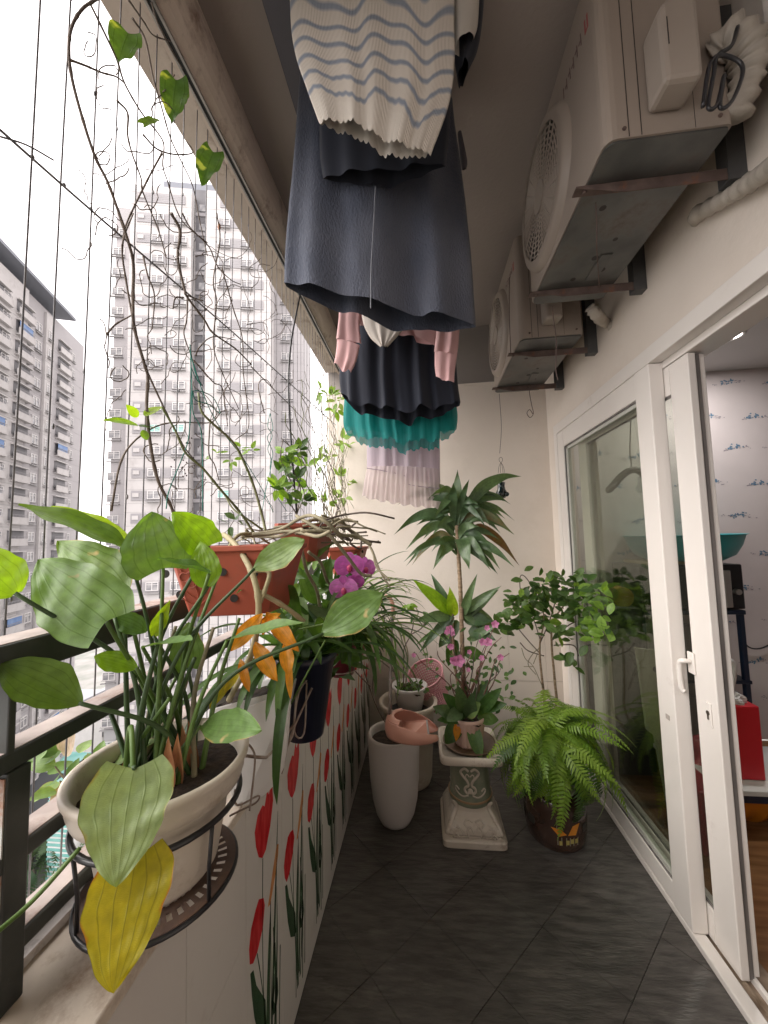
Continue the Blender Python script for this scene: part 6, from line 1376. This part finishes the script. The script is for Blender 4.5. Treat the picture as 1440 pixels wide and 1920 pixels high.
Q = bez(TK, 10); obj('trunk', MB().tube(Q, [.012 * (1 - .25 * i / len(Q)) * (1.15 if i % 2 else 1) for i in range(len(Q))], 9), m_trunk, dr, smooth=True)
topc = P3(856, 985, 2.0)
DL = [(855, 985, 858, 880, 13), (860, 990, 978, 893, 15), (850, 985, 850, 905, 10), (860, 985, 948, 940, 12), (862, 1000, 945, 985, 9), (850, 990, 738, 1003, 12), (852, 1000, 775, 1015, 11), (855, 1005, 760, 1032, 10), (855, 1010, 772, 1060, 10), (858, 1012, 812, 1068, 12), (862, 1010, 880, 1068, 16), (865, 1005, 975, 1062, 12), (862, 1010, 938, 1068, 11), (862, 1000, 965, 1003, 8), (862, 995, 945, 980, 9), (858, 985, 880, 898, 7), (858, 990, 893, 930, 9), (852, 995, 780, 985, 9), (862, 1008, 930, 1040, 10), (855, 985, 828, 925, 9), (860, 985, 905, 950, 8), (856, 990, 868, 920, 10), (850, 1005, 795, 1000, 9), (865, 1015, 915, 1060, 10), (845, 985, 815, 960, 9)]
rq = random.Random(4)
for k in range(34):
    by_ = rq.uniform(938, 1048); sg = 1 if k % 2 else -1; DL.append((858, by_, 857 + sg * rq.uniform(30, 112), by_ + rq.uniform(-28, 48), rq.uniform(8, 13)))
for i, (bx, by, tx, ty, w) in enumerate(DL):
    yy_ = 2.0 + .12 * math.sin(i * 2.4); b = P3(bx, by, 2.0); t = P3(tx, ty, yy_)
    d_ = t - b; hz_ = math.hypot(d_.x, d_.y); Pp = bez([b, b + d_ * .3 + Vector((0, 0, .05 * hz_ / .2 + .01)), b + d_ * .68 + Vector((0, 0, .045 * hz_ / .2)), t], 6)
    side = (t - b).cross(CAMP - b).normalized(); nn = side.cross((t - b).normalized()); mb = MB(); m_ = len(Pp)
    for k, p in enumerate(Pp):
        v = k / (m_ - 1); ww = (.70 if i < 25 else .62) * pix(b, w) * (.28 + .85 * math.sin(math.pi * min(1, v * .9 + .08)) ** 1.1) * (1 - v ** 5) ; wav = .5 * ww * math.sin(v * 11 + i)
        mb.v += [p + side * ww + nn * (ww * .35 + wav), p, p - side * ww + nn * (ww * .35 - wav)]
    for k in range(m_ - 1):
        for c_ in range(2): a = k * 3 + c_; mb.face((a, a + 1, a + 4, a + 3), ((c_ / 2, k / m_), ((c_ + 1) / 2, k / m_), ((c_ + 1) / 2, (k + 1) / m_), (c_ / 2, (k + 1) / m_)))
    obj('leaf', mb, m_dracb if i in (8, 11, 37, 46) else m_drac, dr, smooth=True)
# lower tuft on the left with long leaves
for i, (bx, by, tx, ty, w, m) in enumerate([(845, 1150, 772, 1085, 13, m_lime), (845, 1150, 808, 1075, 9, m_drac), (850, 1155, 843, 1100, 11, m_lime), (845, 1155, 775, 1165, 11, m_drac), (850, 1155, 812, 1195, 12, m_drac), (868, 1160, 935, 1105, 10, m_drac), (865, 1160, 895, 1075, 8, m_drac), (870, 1150, 940, 1098, 9, m_drac), (860, 1165, 822, 1215, 14, m_drac), (865, 1140, 940, 1190, 18, m_drac), (880, 1180, 930, 1200, 14, m_drac), (850, 1150, 785, 1225, 8, m_drac), (850, 1165, 778, 1210, 6, m_strap), (870, 1160, 925, 1165, 14, m_drac), (880, 1200, 935, 1170, 9, m_drac), (865, 1220, 915, 1235, 12, m_strap), (855, 1200, 840, 1250, 12, m_strap)]):
    b, t = P3(bx, by, 2.02), P3(tx, ty, 2.0 + .08 * math.sin(i * 1.7)); leaf(dr, m, b, t, pix(b, w), (0, -.7, .8), .5, 'lance', .3, .25, wave=.12, nu=6, nv=14, seed=i)
obj('side_stem', MB().tube(bez([P3(866, 1330, 1.97), P3(852, 1240, 2.0), P3(848, 1150, 2.02)], 6), .007, 8), m_trunk, dr, smooth=True)
# orchid style leaves round the pot
for i, (bx, by, tx, ty, w, m) in enumerate([(870, 1350, 812, 1325, 13, m_drac), (868, 1345, 835, 1395, 15, m_strap), (880, 1345, 902, 1425, 13, m_strap), (872, 1348, 820, 1350, 9, m_strap), (875, 1345, 830, 1300, 12, m_strap), (895, 1340, 940, 1290, 11, m_strap), (880, 1350, 885, 1300, 12, m_drac), (895, 1345, 935, 1350, 12, m_strap), (870, 1340, 858, 1285, 12, m_drac), (900, 1330, 950, 1320, 10, m_strap), (885, 1330, 915, 1275, 12, m_drac), (872, 1340, 900, 1318, 14, m_pale), (866, 1332, 838, 1352, 12, m_drac)]):
    b, t = P3(bx, by, 1.93), P3(tx, ty, 1.86 + .04 * math.sin(i * 2)); leaf(dr, m, b, t, pix(b, w), (0, -.7, .7), .6, 'ell', .25, .25, nu=6, nv=12, seed=i)
b, t = P3(858, 1355, 1.90), P3(855, 1392, 1.88); leaf(dr, m_oran, b, t, pix(b, 7), (0, -1, 0), .8, 'lance', .3, .1, seed=3)
# thorny flowering shrub with tiny pink blossoms in the same pot
m_twr = mat('red_brown_twig', (.12, .05, .035), (.22, .10, .07), scale=30, rough=.7)
m_pfl = leafmat('small_pink_petal', (.70, .26, .50), (.80, .38, .60), tr=.3, trcol=(1.2, .8, 1.1))
rr = random.Random(9)
tips = [(870, 1198), (905, 1242), (855, 1240), (913, 1205), (928, 1172), (940, 1195), (845, 1175), (935, 1228), (885, 1225), (895, 1255), (780, 1225), (838, 1188), (870, 1260), (955, 1225), (862, 1215), (908, 1222), (850, 1260), (925, 1250), (940, 1250), (820, 1220), (862, 1250), (900, 1190), (875, 1235), (845, 1225)]
for i, (tx, ty) in enumerate(tips):
    b = P3(875 + rr.uniform(-12, 20), 1335, 1.93); t = P3(tx, ty, 1.90 + rr.uniform(-.06, .06)); m1 = b.lerp(t, .45) + Vector((rr.uniform(-.03, .03), rr.uniform(-.02, .02), .01)); m2 = b.lerp(t, .78) + Vector((rr.uniform(-.025, .025), 0, rr.uniform(-.005, .025)))
    obj('thorny_twig', MB().tube(bez([b, m1, m2, t], 5), [.0034 - .002 * k / 16 for k in range(16)], 6), m_twr if i % 3 else m_vine, dr, smooth=True)
FLW = [(860, 1238, 13), (852, 1240, 8), (903, 1233, 6), (915, 1203, 9), (928, 1170, 8), (843, 1180, 9), (838, 1185, 6), (848, 1187, 6), (905, 1203, 8), (938, 1232, 7), (880, 1222, 5), (913, 1177, 6), (845, 1212, 7), (878, 1255, 5), (776, 1228, 5), (849, 1237, 7)]
for i, (px, py, r_) in enumerate(FLW):
    c_ = P3(px, py, 1.86); f = root('small_bloom', None, None, c_); f.parent = dr; f.location = c_ - dr.location
    for k in range(5):
        a = k * 1.257 + i; d = Vector((math.cos(a), -.35, math.sin(a))).normalized(); leaf(f, m_pfl, c_, c_ + d * pix(c_, r_), pix(c_, r_ * .45), (0, -1, 0), .5, 'petal', .1, .1, nu=3, nv=4, seed=k, name='petal')
for i in range(110):
    px, py = rr.choice(tips); c_ = P3(px + rr.gauss(0, 22), py + rr.uniform(0, 90), 1.92 + rr.uniform(-.06, .06)); d = Vector((rr.gauss(0, 1), rr.gauss(0, .6), rr.gauss(.1, .8))).normalized(); leaf(dr, (m_strap, m_drac, m_shrub)[i % 3], c_, c_ + d * rr.uniform(.02, .045), rr.uniform(.006, .011), (0, -.7, .7), .3, 'ell', .2, .2, nu=4, nv=6, seed=i, name='small_leaf')

# brown ceramic barrel with painted hut, white pot, fern, shrub
m_brn = mat('brown_glaze', (.035, .018, .012), (.075, .04, .028), scale=5, rough=.22, coat=.5, dirt=(.12, .08, .06), dirt_scale=8, dirt_amt=.35)
brl = root('brown_ceramic_stool', 'dark brown glazed ceramic barrel painted with an orange roofed hut, under the white fern pot', 'barrel stool', (.585, 1.95, 0))
bc_ = Vector((.588, 1.955, 0))
obj('body', MB().lathe(bc_, [(.001, 0), (.125, 0), (.130, .008), (.138, .05), (.142, .11), (.140, .17), (.132, .205), (.126, .214), (.001, .214)], 56), m_brn, brl, smooth=True)
def barp(a, z, l=.0008): r_ = .130 + .012 * math.sin(math.pi * min(1, z / .2)) + l; return Vector((bc_.x + r_ * math.sin(a), bc_.y - r_ * math.cos(a), z))
m_hut = mat('hut_orange', (.62, .20, .02), (.75, .30, .04), scale=20, rough=.25); m_hutw = mat('hut_lines', (.28, .24, .18), rough=.3)
def onbar(nm, L_, m):   # patch following the curve
    L_ = [(-.43 + (a - .10) * 1.45, z * 1.05) for a, z in L_]; n = len(L_); mb = MB(); mb.v = [barp(a, z, .0022) for a, z in L_]; mb.face(range(n)[::-1]); mb.v += [barp(a, z, .0012) for a, z in L_]; obj(nm, mb, m, brl)
onbar('painted_roof', [(.10, .110), (.26, .078), (.42, .088), (.30, .108)], m_hut); onbar('painted_roof', [(.44, .085), (.62, .085), (.74, .128), (.56, .122)], m_hut)
for a in (.22, .30, .40, .48, .56, .66): onbar('painted_post', [(a, .075), (a, .040), (a + .02, .040), (a + .02, .077)], m_hutw)
for (a0, a1, z) in ((.40, .47, .045), (.50, .57, .05), (.60, .67, .05), (.26, .32, .04)): onbar('painted_window', [(a0, z), (a1, z), (a1, z + .02), (a0, z + .02)], mat('hut_yellow', (.5, .42, .12)))
obj('painted_tree', MB().tube([barp(-.26, .11, .002), barp(-.24, .14, .002), barp(-.27, .16, .002)], .0012, 5), m_hutw, brl)
for a, z, s in ((.05, .165, 1), (-.35, .10, 1.2), (-.6, .15, 1), (.45, .17, .8), (-.75, .08, 1.3), (.9, .1, 1)): onbar('painted_foliage', [(a + .09 * s * math.cos(k * .785), z + .016 * s * math.sin(k * .785) * (1 + .3 * (k % 2))) for k in range(8)], mat('dark_foliage', (.035, .035, .03), (.07, .06, .05), scale=20, rough=.3))
fn_ = root('fern', 'lush bright green sword fern overflowing a white glazed pot on the brown barrel', 'potted plant', (bc_.x, bc_.y, .215))
m_wgl = mat('white_glaze', (.66, .61, .52), (.70, .66, .58), scale=4, rough=.18, coat=.5, dirt=(.32, .20, .09), dirt_scale=7, dirt_amt=.35)
obj('pot', MB().lathe((bc_.x - .015, bc_.y, .216), [(.001, 0), (.085, 0), (.118, .012), (.122, .022), (.112, .028), (.094, .03), (.088, .05), (.100, .12), (.112, .175), (.116, .185), (.108, .187), (.10, .17), (.01, .165)], 48), m_wgl, fn_, smooth=True)
obj('soil', crump((bc_.x - .015, bc_.y, .388), .10, 5, (1, 1, .2), .2), m_soil, fn_, smooth=True)
FM = []
def frondmesh(L_, droop, seed, w=.034):
    rr_ = random.Random(seed); mb = MB(); n = 30; P_ = []; T_ = []; p = Vector((0, 0, 0)); e = rr_.uniform(.85, 1.25); curl = rr_.uniform(-.25, .25); az_ = 0
    for i in range(n + 1):
        P_.append(p.copy()); d = Vector((math.cos(e) * math.cos(az_), math.cos(e) * math.sin(az_), math.sin(e))); T_.append(d); p = p + d * L_ / n; e -= droop / n * (1.5 if i < n * .55 else .8); az_ += curl / n
    for i in range(n): # rachis
        b = len(mb.v); s = Vector((0, .0012, 0)); mb.v += [P_[i] - s, P_[i] + s, P_[i + 1] + s, P_[i + 1] - s]; mb.face((b, b + 1, b + 2, b + 3), ((.5, .5),) * 4)
    for i in range(2, n + 1):
        t = i / n; wl = w * math.sin(math.pi * min(1, t * .86 + .12)) ** .55 * (1 - t ** 6 * .7)
        for s in (-1, 1):
            for hlf in (0,):
                q_ = P_[i - 1].lerp(P_[i], hlf); sd = Vector((-math.sin(az_), math.cos(az_), 0)) * s; up_ = T_[i - 1].cross(sd) * s
                dr_ = (sd + T_[i - 1] * .22 + up_ * (-.25 + rr_.gauss(0, .12)) * s * 0 + Vector((0, 0, -.28 + rr_.gauss(0, .10)))).normalized()
                l_ = wl * rr_.uniform(.85, 1.1); hw = L_ / n * .33; tq = T_[i - 1] * hw
                b = len(mb.v); mb.v += [q_ - tq, q_ + tq, q_ + dr_ * l_ * .55 + tq * 1.25, q_ + dr_ * l_ + T_[i - 1] * hw * .8, q_ + dr_ * l_ * .55 - tq * .9]
                mb.face((b, b + 1, b + 2, b + 3, b + 4), ((0, 0), (1, 0), (1, .6), (.5, 1), (0, .6)))
    return mb
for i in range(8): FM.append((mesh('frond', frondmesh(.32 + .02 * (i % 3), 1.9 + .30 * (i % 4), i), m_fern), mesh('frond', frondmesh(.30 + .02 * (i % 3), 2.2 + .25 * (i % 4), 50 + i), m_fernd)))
rr = random.Random(14)
for i in range(240):
    a = i * 2.39996; layer = i / 240
    b = Vector((bc_.x - .015 + rr.gauss(0, .030), bc_.y + rr.gauss(0, .030), .395 + rr.uniform(0, .03)))
    low = i % 3 == 0; s = rr.uniform(.8, 1.5) * (1.08 if math.cos(a) > .2 else .95)
    M = Matrix.Translation(b) @ Matrix.Rotation(a, 4, 'Z') @ Matrix.Rotation(rr.uniform(-.6, .6) + (.35 if low else 0), 4, 'Y') @ Matrix.Rotation(rr.uniform(-.6, .6), 4, 'X') @ Matrix.Rotation(rr.uniform(-.3, .3), 4, 'Z') @ Matrix.Diagonal((s, s, s, 1))
    ff = b.x + math.cos(a) * .22 * s
    if b.x + math.cos(a) * .24 * s > .90: M = Matrix.Translation(b) @ Matrix.Rotation(a, 4, 'Z') @ Matrix.Rotation(-.55, 4, 'Y') @ Matrix.Diagonal((s * .85, s * .85, s, 1))
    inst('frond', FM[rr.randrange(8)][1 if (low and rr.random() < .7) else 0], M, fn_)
for (tx, ty, Y) in ((1210, 1492, 1.80), (930, 1440, 1.80), (950, 1500, 1.78), (1135, 1500, 1.76), (1100, 1525, 1.76), (895, 1500, 1.9)): pass
# shrub with oval leaves behind the fern
sh_ = root('round_leaf_shrub', 'bushy shrub with glossy oval leaves on thin stems behind the fern by the glass', 'potted plant', (.62, 2.35, 0))
sc2 = (.60, 2.38)
potbody(sh_, (sc2[0], sc2[1], 0), .09, .13, .24, mat('dark_tub', (.05, .04, .035), (.08, .07, .06), scale=5, rough=.5))
obj('stem', MB().tube(bez([(.60, 2.38, .20), P3(1019, 1330, 2.37), P3(1018, 1288, 2.36)], 5), .0078, 7), m_trunk, sh_, smooth=True); obj('stem', MB().tube(bez([(.63, 2.39, .20), P3(1041, 1330, 2.37), P3(1040, 1273, 2.36)], 5), .0078, 7), m_trunk, sh_, smooth=True)
SB = [[(1018, 1290), (1012, 1230), (1013, 1200), (1020, 1160), (1010, 1110)], [(1013, 1205), (1030, 1165), (1045, 1110), (1040, 1085)], [(1012, 1225), (985, 1195), (965, 1170), (950, 1150)], [(1040, 1275), (1034, 1200), (1040, 1160), (1080, 1110), (1100, 1100)], [(1036, 1200), (1070, 1170), (1110, 1160), (1130, 1175)], [(1020, 1230), (990, 1220), (975, 1205)], [(1038, 1210), (1075, 1210), (1085, 1230)], [(1013, 1200), (1000, 1160), (985, 1130)]]
for i, L_ in enumerate(SB): obj('stem', MB().tube(bez([P3(x, y, 2.36 + .03 * (i % 3)) for x, y in L_], 5), [.0075 - .005 * k / (5 * (len(L_) - 1)) if i in (0, 3) else .0034 for k in range(5 * (len(L_) - 1) + 1)], 7), m_trunk if i in (0, 3) else m_vine, sh_, smooth=True)
LM = [mesh('leaf', leafmesh(.052, .015, 'ell', 4, 7, .2, .2, .05, seed=i), m, smooth=True) for i, m in enumerate((m_shrub, m_shrub, m_shrub, m_shrubl))]
rr = random.Random(8)
zones = [(985, 1120, 26, 18, 34), (1030, 1100, 28, 20, 38), (1000, 1155, 30, 18, 42), (1060, 1140, 26, 22, 36), (1090, 1110, 18, 26, 22), (1120, 1180, 18, 14, 16), (1110, 1150, 22, 14, 18), (965, 1160, 16, 16, 20), (1050, 1190, 22, 12, 18), (1070, 1235, 16, 12, 10), (1080, 1080, 10, 10, 6), (1128, 1125, 12, 16, 10), (1035, 1120, 40, 30, 26), (1115, 1110, 14, 14, 16), (1050, 1090, 24, 12, 20), (940, 1170, 12, 10, 10), (1125, 1190, 12, 8, 12)]
for (zx, zy, sx_, sy_, n) in zones:
    for k in range(n):
        c_ = P3(zx + rr.gauss(0, sx_ * .75), zy + rr.gauss(0, sy_ * .75), 2.30 + rr.gauss(0, .07)); c_ = c_ if c_.x < .86 else Vector((0, 0, H)) + (c_ - Vector((0, 0, H))) * (.86 / c_.x)
        d = Vector((rr.gauss(0, 1), rr.gauss(-.2, .7), rr.gauss(.15, .6))).normalized(); s = rr.uniform(.9, 1.6)
        mi = LM[3] if (zx > 1100 and rr.random() < .7) or rr.random() < .08 else LM[rr.randrange(3)]
        inst('leaf', mi, frame(c_, d, (rr.gauss(0, .4), -.6 + rr.gauss(0, .3), .8)) @ Matrix.Diagonal((s, s, s, 1)), sh_)
for L_ in ([(1018, 1290), (1000, 1250), (985, 1235), (978, 1215)], [(1005, 1265), (990, 1245), (1000, 1225), (1012, 1215)], [(1000, 1250), (982, 1250)], [(1000, 1245), (1008, 1225)]): obj('bare_twig', MB().tube(bez([P3(x, y, 2.33) for x, y in L_], 5), .0022, 6), m_root, sh_)
wirething([P3(1005, 1130, 2.4), P3(1000, 1105, 2.42), P3(985, 1082, 2.44), P3(976, 1080, 2.45), P3(975, 1100, 2.45), P3(980, 1135, 2.45)], .003, 'thin bent wire hoop sticking up above the oval leaved shrub')
# small black pot on a wire
kp_ = root('hanging_black_pot', 'tiny black glazed pot hanging on a long thin wire from the far bracket', 'hanging pot', P3(940, 910, 2.36))
obj('wire', MB().tube(bez([P3(936, 738, 2.36), P3(940, 800, 2.36), P3(937, 850, 2.36)], 6), .0016, 6), m_rst, kp_)
rg = P3(939, 862, 2.36); obj('wire_loop', MB().tube([rg + Vector((.011 * math.cos(a), 0, .016 * math.sin(a))) for a in [k * .4 for k in range(17)]], .0014, 6, False), m_rst, kp_)
for dx in (-.02, -.006, .010, .02): obj('wire_leg', MB().tube(bez([rg + Vector((0, 0, -.016)), rg + Vector((dx * .7, .0, -.045)), rg + Vector((dx, 0, -.085))], 4), .0012, 5), m_rst, kp_)
kc = P3(940, 918, 2.36)
m_bgl = mat('black_glaze', (.006, .012, .016), (.012, .03, .035), scale=12, rough=.12, coat=.8)
obj('pot', MB().lathe(kc, [(.001, -.055), (.022, -.055), (.034, -.040), (.036, -.02), (.026, .0), (.022, .02), (.026, .045), (.022, .046), (.018, .03)], 28), m_bgl, kp_, smooth=True)
for i, a in enumerate((.2, 2.2, 4.2)): obj('relief_knob', MB().ball(kc + Vector((.028 * math.cos(a), -.022, -.035 + .01 * math.sin(a))), .015, 10, 8), m_bgl, kp_, smooth=True)
